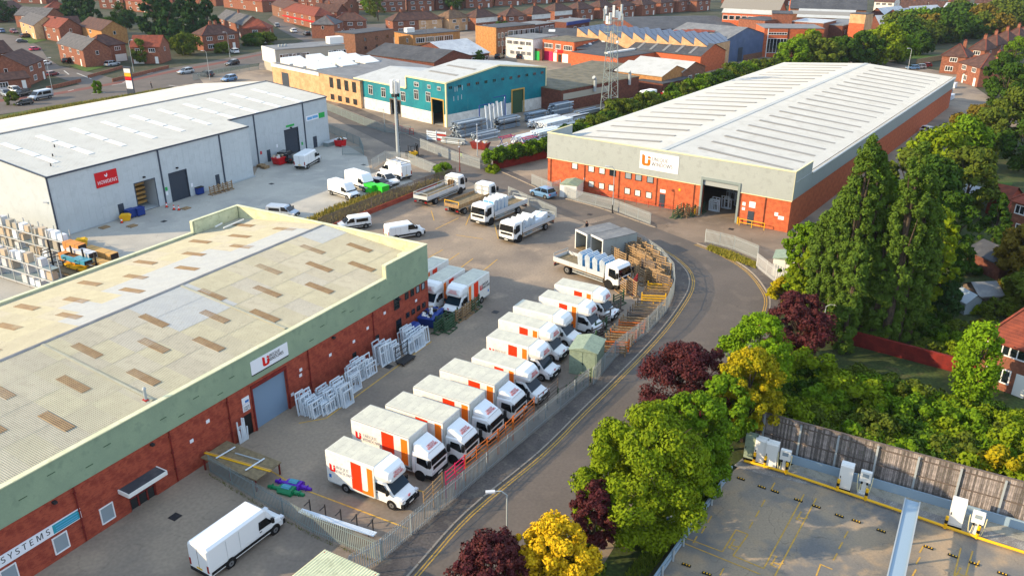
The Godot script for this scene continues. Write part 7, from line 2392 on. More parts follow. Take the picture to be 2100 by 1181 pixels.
	block("grey_sheet_shed", "wide low shed with grey sheet roof and pale ridge", "shed", [1112, 78], [1290, 80], 5.4, 20, "brick_dark", "roof_dark", {kind = "gx", rh = 2.2, rl = [[.1, .6, .8, 2.2], [.62, .5, .7, 1.4]]})
	# saw-tooth factory with solar panels
	var sA := G(1183, 72, 7.0)
	var sB := G(1450, 95, 7.0)
	var st := thing("sawtooth_factory", "cream factory with saw-tooth roof covered in blue solar panels", "factory", Vector3(sA.x, 0, sA.z), yaw_of(sB - sA))
	var L := sA.distance_to(sB)
	var nt := 11
	var sw := L / nt
	box_part(st, "wall", 0, 0, -16, L, 7.0, 0, "render_cream")
	for i in nt:
		var m := MB.new()
		m.prism([Vector2(i * sw, 7.0), Vector2((i + 1) * sw, 7.0), Vector2(i * sw + .15, 9.2)], -16, .0)
		part("saw_tooth", m, "render_cream", st)
		for k in 5:
			var p := MB.new()
			var a := Vector2(i * sw + .2, 9.28)
			var c := Vector2((i + 1) * sw, 7.12)
			p.prism([a, c, c + Vector2(.04, .06), a + Vector2(.04, .06)], -16 + k * 3.2 + .15, -16 + (k + 1) * 3.2 - .1)
			part("solar_array", p, "solar", st)
	var blu := block("blue_shed", "blue clad gabled shed with grey roof and dark door", "shed", [1492, 80], [1568, 68], 7.6, 22, "clad_blue", "roof_grey", {kind = "gz", rh = 2.6, doors = [[.38, 2.6, 4.4, "door_dark"]], bands = [[0, 1.8, .48, 1.0, .08, "brick_brown", "brick_plinth"]]})
	for i in 4:
		var m := MB.new()
		m.bx(-.5, 0, -4, .5, .06, 4)
		var o := part("rust_sheet", m, "tiles_red", blu, Vector3(2.2 + i * .6, 8.4 + i * .2, -17 + i * 2))
		o.rotation.z = .32
	block("orange_brick_block", "broad orange brick block beside the blue shed", "factory", [1569, 58], [1692, 59], 9.0, 14, "brick_orange", "roof_grey", {win = [[1, 7.4, 6.0, .8, .1, .36, 6], [1, 3.6, 6.4, 4.6, .1, .36, 5]], bands = [[0, 9.0, .06, .075, .1, "trim_white", "downpipe"], [0, 9.0, .4, .415, .1, "black", "downpipe"]]})
	block("mill_building", "red brick mill with white edged pitched roof and dark glazing panel", "mill", [1483, 24], [1588, 29], 10.5, 17, "brick_orange", "roof_white", {kind = "gx", rh = 5.5, rl = [[.5, .2, .85, 22.0]], rlm = "rooflight_dark", win = [[8, 8.6, 2.0, 1.6, 0, 1, 0]]})
	block("mill_wing", "red brick mill wing with stepped parapet and pipes", "mill", [1516, 38], [1570, 43], 9.5, 16, "brick_house", "roof_dark", {})
	block("mill_wing", "tall red brick wing at the gable of the white edged mill", "mill", [1585, 28], [1627, 29], 11.5, 12, "brick_house", "roof_dark", {})
	block("mill_wing", "low red brick range below the two mill chimneys", "mill", [1625, 44], [1690, 48], 9.0, 14, "brick_house", "roof_silver", {win = [[5, 7.0, 1.4, 1.3, .3, 1.0, 0]]})
	block("grey_flat_factory", "very wide factory with plain dark grey roof behind the solar panels", "factory", [1310, 60], [1516, 56], 6.0, 45, "brick_dark", "roof_dark", {kind = "gx", rh = 2.0})
	block("long_mill", "long mill range with grey curved roof and brick gable tower", "mill", [1622, 16], [1778, 20], 9.0, 22, "brick_brown", "roof_dark", {kind = "gx", rh = 4.0})
	block("mill_shed", "white roofed mill shed below the long mill range", "mill", [1636, 34], [1752, 38], 6.5, 18, "brick_dark", "roof_white", {kind = "gx", rh = 2.4, rl = [[.45, .3, .7, 26.0]], rlm = "rooflight_dark"})
	block("water_tower", "square rendered water tower with orange brick foot", "tower", [1745, 28], [1777, 30], 12.0, 7, "render_cream", "roof_dark", {bands = [[0, 9, 0, 1, .1, "brick_orange", "brick_shaft"]]})
	block("brick_mill_annex", "dark red brick annex with grey roof and white windows", "mill", [1730, 53], [1777, 42], 8.0, 10, "brick_dark", "roof_grey", {win = [[6, 5.8, 1.0, 1.3, .05, .95, 0], [6, 3.0, 1.0, 1.3, .05, .95, 0]]})
	for q in [[1642, 40, 26.0, "slender brick mill chimney, nearer of the pair"], [1625, 22, 24.0, "slender brick mill chimney, farther of the pair"], [1710, 12, 22.0, "brick chimney beside the long mill"]]:
		var c := thing("mill_chimney", q[3], "chimney", G(q[0], q[1]))
		var m := MB.new()
		m.tube(Vector3.ZERO, Vector3(0, q[2], 0), 1.7, 1.15, 12)
		part("shaft", m, "brick_orange", c)
		var m2 := MB.new()
		m2.tube(Vector3(0, q[2], 0), Vector3(0, q[2] + .8, 0), 1.35, 1.35, 12)
		part("cap", m2, "brick_dark", c)
	var ws := [[1780, 30, 1818, 33], [1812, 33, 1850, 36], [1842, 26, 1884, 30], [1880, 38, 1925, 40], [1850, 42, 1880, 46], [1782, 46, 1806, 50], [1932, 22, 2012, 26]]
	for i in ws.size():
		var q: Array = ws[i]
		block("pale_factory_unit", ["pale ridged factory unit next to the water tower", "pale ridged factory unit in the middle of the far works", "pale ridged factory unit behind the others in the far works", "pale low factory unit at the edge of the far wood", "small brick gabled unit at the edge of the far works", "small gabled unit with silver roof below the water tower", "long pale works with brick stack beside the far wood"][i], "factory", [q[0], q[1]], [q[2], q[3]], 5.0, 18, "brick_dark", "roof_silver", {kind = "gz" if i < 6 else "gx", rh = 3.0})
	var fh := [[1700, 4, 1760, 6], [1795, 2, 1835, 4], [1846, 14, 1900, 16], [1905, 16, 1985, 19], [2000, 8, 2050, 10], [1880, 2, 1925, 3], [1950, 0, 1990, 1], [2060, 12, 2110, 14], [1640, -4, 1690, -2]]
	for q in fh: house("pale rendered house with brown roof beyond the far works", [q[0], q[1]], [q[2], q[3]], 9, "render_white" if int(q[0]) % 2 else "render_cream", "tiles_brown", "gx", {n = 3, group = "pale houses beyond the works"})
	houses()

func houses():
	var g := "hipped brick semis along the far street"
	# street of semis behind the industrial units
	for q in [[805, 43, 906, 38, 4], [920, 38, 962, 34, 2], [976, 36, 1020, 32, 2], [1037, 33, 1080, 31, 2], [1091, 29, 1129, 26, 2], [1138, 22, 1174, 19, 2], [1186, 19, 1219, 16, 2], [1231, 15, 1263, 12, 2], [1275, 13, 1303, 10, 2], [1318, 10, 1346, 7, 2], [1356, 6, 1384, 3, 2], [1394, 3, 1420, 0, 2], [1430, 2, 1458, -1, 2]]:
		var i := int(q[0])
		var wm := "brick_house" if i % 3 else "brick_house"
		var bands := []
		if i in [1091, 1138, 976]: bands = [[3.0, 5.1, 0.0, 1.0, .04, "render_white", "render_band"]]
		if i == 920: wm = "render_cream"
		var lab := "brick semi with hipped brown roof in the far street"
		if i == 805: lab = "long brick terrace with hipped brown roof and cream half"
		elif i == 920: lab = "cream rendered semi with tan hipped roof next to the terrace"
		elif bands.size() > 0: lab = "brick semi with white rendered upper floor in the far street"
		house(lab, [q[0], q[1]], [q[2], q[3]], 8.5, wm, "tiles_tan" if i == 920 else "tiles_brown", "hip", {n = q[4], ch = [[.5, .5]] if q[4] == 2 else [[.25, .5], [.7, .5]], ridge = "tiles_tan", group = g if lab.begins_with("brick semi") else "", bands = bands if i != 805 else [[0, 5.1, .52, 1.0, .04, "render_cream", "render_half"]]})
	house("hipped brick semi with full height white bays behind the brown flats", [684, 43], [750, 42], 9, "brick_house", "tiles_brown", "hip", {n = 3})
	house("wide brick semi with bay windows and hipped brown roof on the main road", [413, 73], [487, 67], 8.5, "brick_house", "tiles_brown", "hip", {n = 3, ch = [[.4, .5], [.55, .5]]})
	house("square brick house with hipped red roof at the street corner", [496, 58], [547, 58], 8, "brick_house", "tiles_red", "hip", {n = 1, ch = []})
	house("sunlit brick terrace with grey slate roof and skylights", [445, 35], [497, 51], 8, "brick_house", "tiles_grey", "gx", {n = 3})
	house("brick terrace with red porches and half grey roof", [579, 20], [645, 33], 9, "brick_house", "tiles_red", "hip", {n = 4, bands = [[2.6, 3.0, 0, 1, .5, "sign_red", "porch_roof"]]})
	house("brick semi with white upper windows at the top of the street", [456, -6], [536, 3], 9, "brick_house", "tiles_red", "hip", {n = 3})
	house("plain gabled brick house side on to the street", [556, 8], [592, 20], 9, "brick_brown", "tiles_brown", "gx", {n = 1})
	house("brick house half hidden behind the terrace with red porches", [684, 50], [702, 44], 9, "brick_house", "tiles_grey", "hip", {n = 1, ch = []})
	# estate on the left
	house("corner house with stacked brown gables and pale bay windows", [50, 135], [87, 121], 10, "brick_house", "tiles_brown", "gx", {n = 2, ch = []})
	house("low garage wing with brown lean-to roof beside the corner house", [-30, 168], [58, 158], 6, "brick_house", "tiles_brown", "gx", {n = 0, h = 2.7, rh = 1.4, ch = [], left = [], right = []})
	house("sunlit gabled semi with grey roof and solar panels", [116, 87], [168, 102], 8, "brick_house", "tiles_grey", "gx", {n = 3, ch = []})
	house("brick house with hipped brown roof and white garage door", [191, 96], [255, 89], 8, "brick_house", "tiles_brown", "hip", {n = 2, ch = [], bands = [[0, 2.2, .62, .98, .06, "trim_white", "garage_door"]]})
	house("brick house with red brown roof and arched white windows", [265, 95], [325, 95], 8, "brick_house", "tiles_red", "gx", {n = 2, ch = [], bands = [[0, 2.3, .05, .4, .06, "trim_white", "garage_door"]]})
	house("brick house with brown roof and small tree before it", [80, 50], [119, 57], 8, "brick_house", "tiles_red", "gx", {n = 2, ch = []})
	house("low brick house with long brown roof in the estate", [122, 53], [166, 50], 8, "brick_house", "tiles_brown", "gx", {n = 2, ch = []})
	house("tan gabled house side on behind the solar roofed semi", [160, 52], [206, 62], 9, "brick_yellow", "tiles_brown", "gx", {n = 1, ch = []})
	house("cream fronted house with grey roof on the estate bend", [38, 42], [67, 52], 9, "render_cream", "tiles_grey", "gx", {n = 2, ch = []})
	house("brick house with grey roof at the top of the estate", [28, 30], [92, 33], 9, "brick_house", "tiles_grey", "gx", {n = 2, ch = []})
	house("red brown roofed house at the edge of the estate", [-10, 22], [46, 14], 9, "brick_dark", "tiles_brown", "gx", {n = 2, ch = []})
	house("brick house behind the tall conifers", [92, 18], [140, 16], 9, "brick_dark", "tiles_red", "hip", {n = 2, ch = []})
	house("brick house left of the corner house", [-40, 112], [24, 105], 9, "brick_house", "tiles_brown", "gx", {n = 2, ch = []})
	for q in [[200, -4, 250, -2], [255, 0, 300, 4], [300, -16, 350, -14], [375, -10, 440, -8], [540, -14, 600, -10], [610, -6, 660, -2], [665, 4, 705, 8], [710, -2, 760, -1], [775, 3, 830, 2], [835, 1, 890, 0], [892, -1, 950, -3], [955, -4, 1010, -6], [1015, -8, 1070, -10], [1075, -12, 1130, -13], [1140, -14, 1200, -16], [1210, -18, 1270, -19], [1500, -12, 1560, -14], [640, 22, 690, 24], [600, -22, 680, -22], [140, -20, 210, -18], [20, -14, 90, -12], [720, -18, 800, -19], [820, -20, 900, -21], [1290, -16, 1350, -17], [1380, -14, 1440, -15], [1570, -8, 1630, -10]]:
		house("brick terrace house with brown roof in the crowded far streets", [q[0], q[1]], [q[2], q[3]], 8.5, "brick_house" if int(q[0]) % 2 else "brick_dark", "tiles_red" if int(q[0]) % 3 == 0 else "tiles_brown", "gx", {n = 3, group = "brick terraces in the far streets"})
	# row on the right
	house("hipped brick house ending the row beside the far gardens", [1934, 113], [1983, 117], 9, "brick_house", "tiles_brown", "hip", {n = 1, h = 5.0, ch = [[.7, .5]]})
	house("hipped brick house with white conservatory below the row", [1969, 127], [2013, 139], 9, "brick_house", "tiles_brown", "hip", {n = 2, h = 5.0, ch = [[.8, .6]]})
	for q in [[1990, 100, 2022, 103], [2012, 90, 2045, 93], [2035, 81, 2068, 84], [2058, 74, 2090, 77], [2080, 67, 2112, 70]]:
		house("hipped brick house in the receding row at the far right", [q[0], q[1]], [q[2], q[3]], 9, "brick_house", "tiles_brown", "hip", {n = 1, h = 5.0, group = "receding row of brick houses"})
	house("orange brick house with red brown roof behind the dark trees", [2078, 410], [2170, 436], 9, "brick_house", "tiles_red", "hip", {n = 2, h = 5.0})
	house("brick house with red tiled roof and white windows by the red wall", [2026, 690], [2130, 724], 9, "brick_house", "tiles_red", "hip", {n = 2, h = 4.6, ch = []})
	block("garden_annex", "small brick annex with orange tiled roof behind the garden trees", "annex", [2030, 402], [2068, 410], 2.6, 5, "brick_red", "tiles_red", {kind = "gx", rh = 1.4})
	block("garden_shed", "dark timber shed in the shaded garden", "shed", [1990, 510], [2055, 540], 2.2, 4, "brick_dark", "roof_dark", {kind = "gx", rh = 1.0})
	block("garden_shed", "grey felt roofed garden shed beside the greenhouse", "shed", [2012, 604], [2055, 602], 2.1, 3, "timber_grey", "roof_grey", {kind = "gx", rh = .8})
	block("greenhouse", "small glass greenhouse in the right hand garden", "greenhouse", [1958, 604], [1984, 618], 1.6, 2, "pane_pale", "pane_pale", {kind = "gx", rh = .7})
	block("garden_shed", "pale roofed garden shed with green door", "shed", [1975, 392], [2015, 400], 2.2, 4, "green_dull", "roof_silver", {kind = "gx", rh = .6})
	block("conservatory", "white glazed conservatory behind the hipped brick house", "conservatory", [1976, 152], [1994, 156], 2.2, 3, "trim_white", "pane_pale", {kind = "gz", rh = 1.0})
	for q in [[1686, 690, 2040, 784, 1.5, "fence_red", "red painted boundary wall below the poplars"], [1950, 120, 1880, 132, 1.6, "timber", "timber garden fence in the far gardens"], [345, 140, 230, 168, .9, "brick_house", "low brick garden wall along the main road"], [180, 160, 250, 140, .8, "brick_house", "low brick garden wall round the lawn"], [95, 185, 165, 168, .9, "brick_house", "low brick corner wall by the side street"], [640, 96, 735, 84, .9, "brick_house", "low brick front wall along the terrace street"]]:
		var m := MB.new()
		m.bar(G(q[0], q[1]) + Vector3(0, q[4] / 2, 0), G(q[2], q[3]) + Vector3(0, q[4] / 2, 0), .25, q[4])
		solo("garden_wall", m, q[5], q[6], "wall")

# ---------- vegetation ----------
const PAL := {
	green = [Color(0.084, 0.151, 0.010), Color(.100, .180, .012)], lime = [Color(.122, .172, .009), Color(.142, .200, .010)], yellow = [Color(0.487, 0.319, 0.012), Color(.58, .38, .014)], gold = [Color(0.200, 0.200, 0.008), Color(.33, .25, .010)],
	maroon = [Color(0.055, 0.011, 0.013), Color(.066, .013, .015)], dark = [Color(0.032, 0.066, 0.010), Color(.038, .078, .012)], olive = [Color(0.067, 0.092, 0.012), Color(.080, .110, .014)], poplar = [Color(0.064, 0.109, 0.017), Color(.076, .130, .020)], rust = [Color(0.109, 0.084, 0.013), Color(.13, .10, .016)], conifer = [Color(0.024, 0.054, 0.015), Color(.028, .064, .018)], fresh = [Color(0.105, 0.189, 0.008), Color(.125, .225, .010)]}

const TONE := {green = "mid green", lime = "yellow green", olive = "dull olive", dark = "very dark green", gold = "golden", rust = "brownish"}

func crown(kind: String, pal: String, sd: int, n: int, ls: float, asp: float) -> ArrayMesh:
	var key := "crown_%s_%s_%d_%d_%.2f" % [kind, pal, sd, n, asp]
	if cache.has(key): return cache[key]
	var r := RandomNumberGenerator.new()
	r.seed = sd * 131 + n
	var clumps := []
	var fine := 1.0 if n < 9000 else .72
	var nc := 50 if n < 9000 else 120
	if kind == "poplar": nc = 170
	if kind == "cone": nc = 70
	if kind == "bush": nc = 30
	for i in nc:
		var t := r.randf()
		var a := r.randf() * TAU
		var rad := 0.0
		var cr := .3
		match kind:
			"round":
				rad = sqrt(maxf(0.0, 1.0 - pow(2 * t - 1, 2))) * (.86 if t > .5 else .95)
				cr = r.randf_range(.17, .33) * fine
			"poplar":
				rad = (.72 + .28 * sin(minf(t * 1.6, 1.0) * PI * .5)) * pow(1.0 - pow(t, 6.0), .6)
				cr = r.randf_range(.2, .42)
			"cone":
				rad = (1.0 - t) * .92 + .05
				cr = .08 + .22 * (1.0 - t)
			"bush":
				t = t * .9
				rad = sqrt(maxf(0.0, 1.0 - t * t)) 
				cr = r.randf_range(.22, .4)
		var lobe := 1.0 + .09 * sin(a * 3.0 + sd) + .09 * sin(a * 5.0 + t * 7.0 + sd * 2.0)
		if kind == "poplar" or kind == "cone": lobe = 1.0
		var q := sqrt(r.randf_range(.3, 1.0)) * rad * lobe
		if i % 9 == 0:
			q *= 1.12
			cr *= .6
		var tone := r.randf()
		clumps.append([Vector3(cos(a) * q, (t * 2.0 if kind != "bush" else t) * asp, sin(a) * q), cr, tone])
	var c0: Color = PAL[pal][0]
	var c1: Color = PAL[pal][1]
	var v := PackedVector3Array()
	var nn := PackedVector3Array()
	var cc := PackedColorArray()
	for i in n:
		var cl: Array = clumps[mini(int(pow(r.randf(), 1.1) * nc), nc - 1)]
		var d := Vector3(r.randfn(), r.randfn() * .9 + .25, r.randfn()).normalized()
		var cr: float = cl[1]
		var ys := 1.0
		if kind == "poplar": ys = 1.5
		var p: Vector3 = cl[0] + Vector3(d.x, d.y * ys * .85, d.z) * cr * pow(r.randf(), .3)
		var nm := (d * 1.2 + Vector3(r.randfn(), r.randfn() + .3, r.randfn()) * .55).normalized()
		var tx := nm.cross(Vector3(r.randfn(), r.randfn(), r.randfn())).normalized()
		var ty := nm.cross(tx)
		var s := ls * r.randf_range(.5, 1.45)
		tx *= s
		ty *= s * .75
		var k := clampf(cl[2] * .6 + r.randf() * .5 - .05, 0, 1)
		var col := c0.lerp(c1, k)
		var a := p - tx
		var b := p - ty * .8 + tx * .1
		var c := p + tx
		var e := p + ty * .8 + tx * .1
		v.append(a); v.append(c); v.append(b)
		v.append(a); v.append(e); v.append(c)
		for j in 6:
			nn.append(nm)
			cc.append(col)
	var arr := []
	arr.resize(Mesh.ARRAY_MAX)
	arr[Mesh.ARRAY_VERTEX] = v
	arr[Mesh.ARRAY_NORMAL] = nn
	arr[Mesh.ARRAY_COLOR] = cc
	var m := ArrayMesh.new()
	m.add_surface_from_arrays(Mesh.PRIMITIVE_TRIANGLES, arr)
	cache[key] = m
	return m

func trunk(h: float, r: float, limbs: int, sd: int, spread: float, up: float) -> ArrayMesh:
	var key := "trunk%.1f_%.2f_%d_%d_%.1f" % [h, r, limbs, sd, spread]
	if cache.has(key): return cache[key]
	var g := RandomNumberGenerator.new()
	g.seed = sd
	var mb := MB.new()
	mb.tube(Vector3.ZERO, Vector3(0, h * .35, 0), r, r * .75, 8)
	mb.tube(Vector3(0, h * .35, 0), Vector3(g.randf_range(-.1, .1), h * .8, g.randf_range(-.1, .1)), r * .75, r * .2, 8)
	for i in limbs:
		var a := TAU * i / limbs + g.randf()
		var y := h * g.randf_range(.22, .55)
		var e := Vector3(cos(a) * spread, y + h * up * g.randf_range(.7, 1.2), sin(a) * spread)
		var mid := Vector3(0, y, 0).lerp(e, .5) + Vector3(0, h * .03, 0)
		mb.tube(Vector3(0, y, 0), mid, r * .45, r * .28, 6, false)
		mb.tube(mid, e, r * .28, r * .08, 6, false)
	cache[key] = mb.mesh()
	return cache[key]

# kind, base pixel, height, radius, palette, leaves, leaf size in metres
func tree(nm: String, label: String, cat: String, px: Array, h: float, R: float, kind: String, pal: String, sd: int, n: int, leaf: float, group := "", low := .22):
	var p := G(px[0], px[1])
	p.y = -.05
	var t := thing(nm, label, cat, p, sd * 1.7, group)
	var y0 := h * low
	if kind != "bush": part("trunk", trunk(snappedf(h, .5), snappedf(clampf(h * .022, .08, .45), .02), 6 if kind == "round" else 4, sd % 3, snappedf(R * .6, .2), .35), "bark", t)
	var hh := (h - y0) / 2.15 if kind != "bush" else h
	var asp := hh / R if n >= 6000 else maxf(.25, snappedf(hh / R, .25))
	var c := part("crown", crown(kind, pal, sd, n, leaf / R if n >= 6000 else leaf / snappedf(R + .2, .8), asp), "leaf_red" if pal == "maroon" else "leaf", t, Vector3(0, y0 if kind != "bush" else 0.0, 0))
	c.scale = Vector3.ONE * R
	return t

func planting():
	# roadside trees
	tree("maple_tree", "broad green maple with yellowing tips beside the road", "tree", [1312, 1100], 10.3, 4.7, "round", "lime", 1, 76000, .11, "", .04)
	tree("maple_tree", "smaller green maple crown leaning toward the charging cabinets", "tree", [1408, 1010], 8.6, 3.2, "round", "green", 2, 36000, .115, "", .05)
	tree("red_maple_tree", "narrow dark red maple in front of the broad green maple", "tree", [1215, 1150], 6.4, 1.7, "round", "maroon", 3, 13000, .11)
	tree("yellow_tree", "bright yellow leaved tree beside the street lamp", "tree", [1140, 1235], 6.2, 2.6, "round", "yellow", 4, 20000, .10)
	tree("green_shrub", "green shrub under the bright yellow tree", "shrub", [1150, 1230], 3.6, 3.2, "bush", "olive", 5, 8000, .14)
	tree("red_maple_tree", "dark red maple next to the street lamp head", "tree", [1008, 1262], 6.0, 2.4, "round", "maroon", 6, 17000, .11)
	tree("red_maple_tree", "wide dark red maple overhanging the road bend", "tree", [1400, 878], 7.6, 4.2, "round", "maroon", 7, 28000, .105)
	tree("yellow_maple_tree", "maple with golden yellow side facing the road", "tree", [1522, 905], 8.6, 2.9, "round", "gold", 8, 24000, .105)
	tree("maple_tree", "green maple between golden maple and dark red maple", "tree", [1540, 835], 9.0, 3.3, "round", "fresh", 9, 25000, .105)
	tree("red_maple_tree", "dark red maple at the foot of the poplars", "tree", [1625, 745], 7.4, 3.4, "round", "maroon", 10, 18000, .125)
	tree("maple_tree", "green maple in the corner behind the golden maple", "tree", [1476, 925], 7.0, 2.4, "round", "green", 11, 12000, .16)
	# poplars
	var pop := [[1716, 700, 20.6, .95, "the tallest, its tip above the warehouse eave"], [1741, 696, 19.2, .85, "close behind the tallest one"], [1692, 692, 15.6, .9, "lower, leaning on the tallest one"], [1666, 676, 12.6, 1.0, "short, at the white palisade end"], [1812, 712, 20.2, .95, "second tallest, on the garden side"], [1838, 704, 17.6, 1.0, "close behind the second tallest one"], [1786, 706, 14.4, .85, "lower, in front of the second tallest one"], [1764, 690, 16.4, .75, "thinnest, in the gap between the two tallest ones"], [1862, 700, 14.0, 1.0, "last on the garden side"], [1727, 720, 11.0, .8, "low front column at the foot of the tallest one"]]
	for i in pop.size():
		var q: Array = pop[i]
		tree("poplar_tree", "green columnar poplar, " + q[4], "tree", [q[0], q[1]], q[2] * 1.08, q[3] * 1.38, "poplar", "poplar", 21 + i, 24000, .12, "poplars beside the orange warehouse", .03)
	for q in [[1638, 615, 9.6, 2.5, "green", "rounded green tree between the poplars and the orange warehouse"], [1772, 590, 13.5, 2.6, "lime", "yellow green tree showing between the two tallest poplars"], [1888, 650, 13.0, 2.7, "lime", "yellow green tree on the garden side of the poplars"], [1655, 640, 8.0, 2.2, "lime", "low yellow green tree at the foot of the shortest poplar"], [1925, 590, 12.0, 3.2, "dark", "dark tree behind the yellow green one at the garden side"], [1700, 610, 12.5, 2.6, "green", "green tree behind the tallest poplar"], [1830, 600, 13.0, 2.8, "dark", "dark tree filling the back of the poplar group"]]:
		tree("broadleaf_tree", q[5], "tree", [q[0], q[1]], q[2], q[3], "round", q[4], int(q[0]) % 5 + 50, 12000, .18, "", .05)
	# young bright tree and shrubs behind the board fence
	tree("young_tree", "slim bright green young tree by the red tiled house", "tree", [1985, 835], 8.2, 1.7, "poplar", "fresh", 31, 9000, .15, "", .05)
	tree("garden_conifer", "dark green conifer beside the garden greenhouse", "conifer", [1938, 655], 6.0, 1.6, "cone", "conifer", 32, 6000, .16)
	tree("garden_conifer", "bright green conifer in the shaded garden", "conifer", [2035, 505], 7.5, 2.4, "cone", "dark", 33, 7000, .18)
	rng.seed = 404
	var sp := ["green", "lime", "olive", "dark", "green", "olive", "dark", "lime"]
	for i in 86:
		var u := rng.randf_range(1585, 2140)
		var top := 925 + (u - 1560) * .28
		var lo := 755 + (u - 1690) * .27
		var v := rng.randf_range(lo + 30, top - 46)
		if u > 1930 and v < 800 and u < 2040: continue
		var near := (v - 700) / 400.0
		var pk: String = sp[rng.randi() % 8]
		tree("shrub", TONE[pk] + " leafy shrub in the thicket behind the board fence", "shrub", [u, v], rng.randf_range(1.4, 2.8), rng.randf_range(1.3, 2.4), "bush", pk, 40 + i % 6, 3600, .15, "thicket behind the board fence, " + pk)
	for q in [[1660, 800, 4.4, 2.6, "lime"], [1745, 860, 4.6, 2.8, "lime"], [1690, 860, 3.4, 2.2, "green"], [1840, 830, 3.0, 2.2, "olive"], [1890, 880, 3.2, 2.4, "green"], [2090, 960, 4.0, 2.4, "lime"], [2060, 1000, 3.6, 2.2, "gold"], [1640, 590, 3.0, 2.0, "lime"], [1610, 610, 2.6, 1.6, "gold"]]:
		tree("shrub", TONE[q[4]] + " big rounded shrub standing out of the thicket behind the board fence", "shrub", [q[0], q[1]], q[2], q[3], "bush", q[4], int(q[0]) % 5 + 60, 7000, .15, "big shrubs behind the fence, " + q[4])
	for q in [[1905, 690, 1.8, 1.6, "dark"], [1935, 700, 1.4, 1.5, "green"], [1965, 690, 1.6, 1.4, "olive"], [1920, 660, 1.5, 1.4, "dark"], [1990, 715, 1.5, 1.5, "green"], [2010, 680, 1.3, 1.2, "rust"], [1900, 725, 1.3, 1.4, "olive"], [1950, 730, 1.2, 1.3, "lime"], [2040, 650, 1.8, 1.6, "olive"], [2065, 615, 2.4, 1.9, "rust"], [1985, 560, 1.4, 1.4, "dark"], [1950, 545, 1.6, 1.5, "green"], [2090, 600, 2.2, 1.8, "olive"], [1925, 620, 1.6, 1.3, "dark"], [2005, 640, 1.2, 1.1, "lime"]]:
		tree("garden_shrub", TONE[q[4]] + " rounded shrub in the gardens above the red painted wall", "shrub", [q[0], q[1]], q[2], q[3], "bush", q[4], int(q[0]) % 4 + 140, 3600, .13, "garden shrubs above the red wall, " + q[4])
	# trees along the long side of the orange warehouse
	var side := [[1780, 480, 9.0, 4.2, "green"], [1850, 440, 10.0, 4.5, "olive"], [1905, 400, 11.0, 5.0, "lime"], [1960, 360, 10.0, 5.0, "green"], [1905, 470, 10.0, 3.6, "dark"], [1975, 440, 10.0, 4.6, "olive"], [2010, 320, 9.0, 4.6, "olive"], [2060, 300, 11.0, 5.0, "olive"], [2090, 350, 9.0, 4.5, "dark"], [1990, 300, 8.0, 4.4, "rust"], [2050, 250, 13.0, 4.2, "dark"], [2090, 240, 12.0, 4.6, "olive"], [2040, 200, 11.0, 4.0, "dark"], [2095, 580, 7.0, 3.4, "rust"], [2100, 650, 6.0, 3.0, "olive"], [2080, 130, 8.0, 4.0, "green"], [2030, 160, 6.0, 3.4, "green"], [1880, 500, 12.0, 4.0, "dark"]]
	for q in side:
		tree("broadleaf_tree", {"green": "mid green tree", "olive": "dull olive tree", "lime": "yellow green tree", "dark": "very dark green tree", "rust": "brownish tree"}[q[4]] + " in the belt between warehouse and gardens", "tree", [q[0], q[1]], q[2], q[3], "round", q[4], int(q[0]) % 4 + 70, 8000, .3, "tree belt, " + q[4], .12)
	# hedge line along the left side of that warehouse and trees behind it
	for i in 34:
		var f := i / 33.0
		var u := lerpf(1170, 1575, f) + rng.randf_range(-8, 8)
		var v := lerpf(292, 138, pow(f, .92)) + rng.randf_range(-6, 8)
		tree("hedge_shrub", "green shrub in the overgrown line along the white roof", "shrub", [u, v], rng.randf_range(2.2, 4.6), rng.randf_range(2.4, 3.6), "bush", ["green", "olive", "dark", "dark", "green", "olive"][rng.randi() % 6], 80 + i % 4, 3000, .3, "overgrown line along the white roof")
	for q in [[1625, 140, 8.5, 5.5, "green"], [1660, 138, 10, 5.5, "olive"], [1690, 140, 9, 5.5, "olive"], [1725, 137, 9, 5.5, "dark"], [1765, 134, 10.5, 6, "dark"], [1808, 132, 12, 6.5, "lime"], [1785, 112, 8, 5, "olive"], [1840, 126, 9.5, 5.5, "green"], [1655, 118, 8.5, 5, "lime"], [1880, 112, 7, 5, "dark"]]:
		tree("broadleaf_tree", TONE[q[4]] + " full crowned tree in the clump beyond the white roof ridge", "tree", [q[0], q[1]], q[2], q[3], "round", q[4], int(q[0]) % 3 + 90, 6000, .42, "clump beyond the white roof, " + q[4], .1)
	for i in 60:
		var f := rng.randf()
		var u := lerpf(1840, 2110, f)
		var v := lerpf(100, 62, f) - rng.randf_range(0, 42) * (.6 + .4 * f)
		var pk: String = ["olive", "green", "olive", "dark", "rust"][rng.randi() % 5]
		tree("wood_tree", TONE[pk] + " tree in the rolling wood at the far right", "tree", [u, v], rng.randf_range(6, 10), rng.randf_range(6, 9), "round", pk, 95 + i % 4, 3200, .6, "wood at the far right, " + pk, .02)
	# conifers and street trees in the housing
	for q in [[352, 98, 21, 6.5, "cone"], [325, 82, 19, 6, "cone"], [402, 92, 20, 6.5, "cone"], [430, 78, 19, 5.5, "cone"], [378, 70, 18, 6, "cone"], [165, 48, 17, 6, "cone"], [190, 52, 15, 5, "cone"], [150, 40, 16, 6, "cone"]]:
		tree("tall_conifer", "tall dark green conifer among the houses", "conifer", [q[0], q[1]], q[2], q[3], "round" if int(q[0]) % 2 else "cone", "conifer", int(q[0]) % 4 + 110, 7000, .5, "tall conifers among the houses", .02)
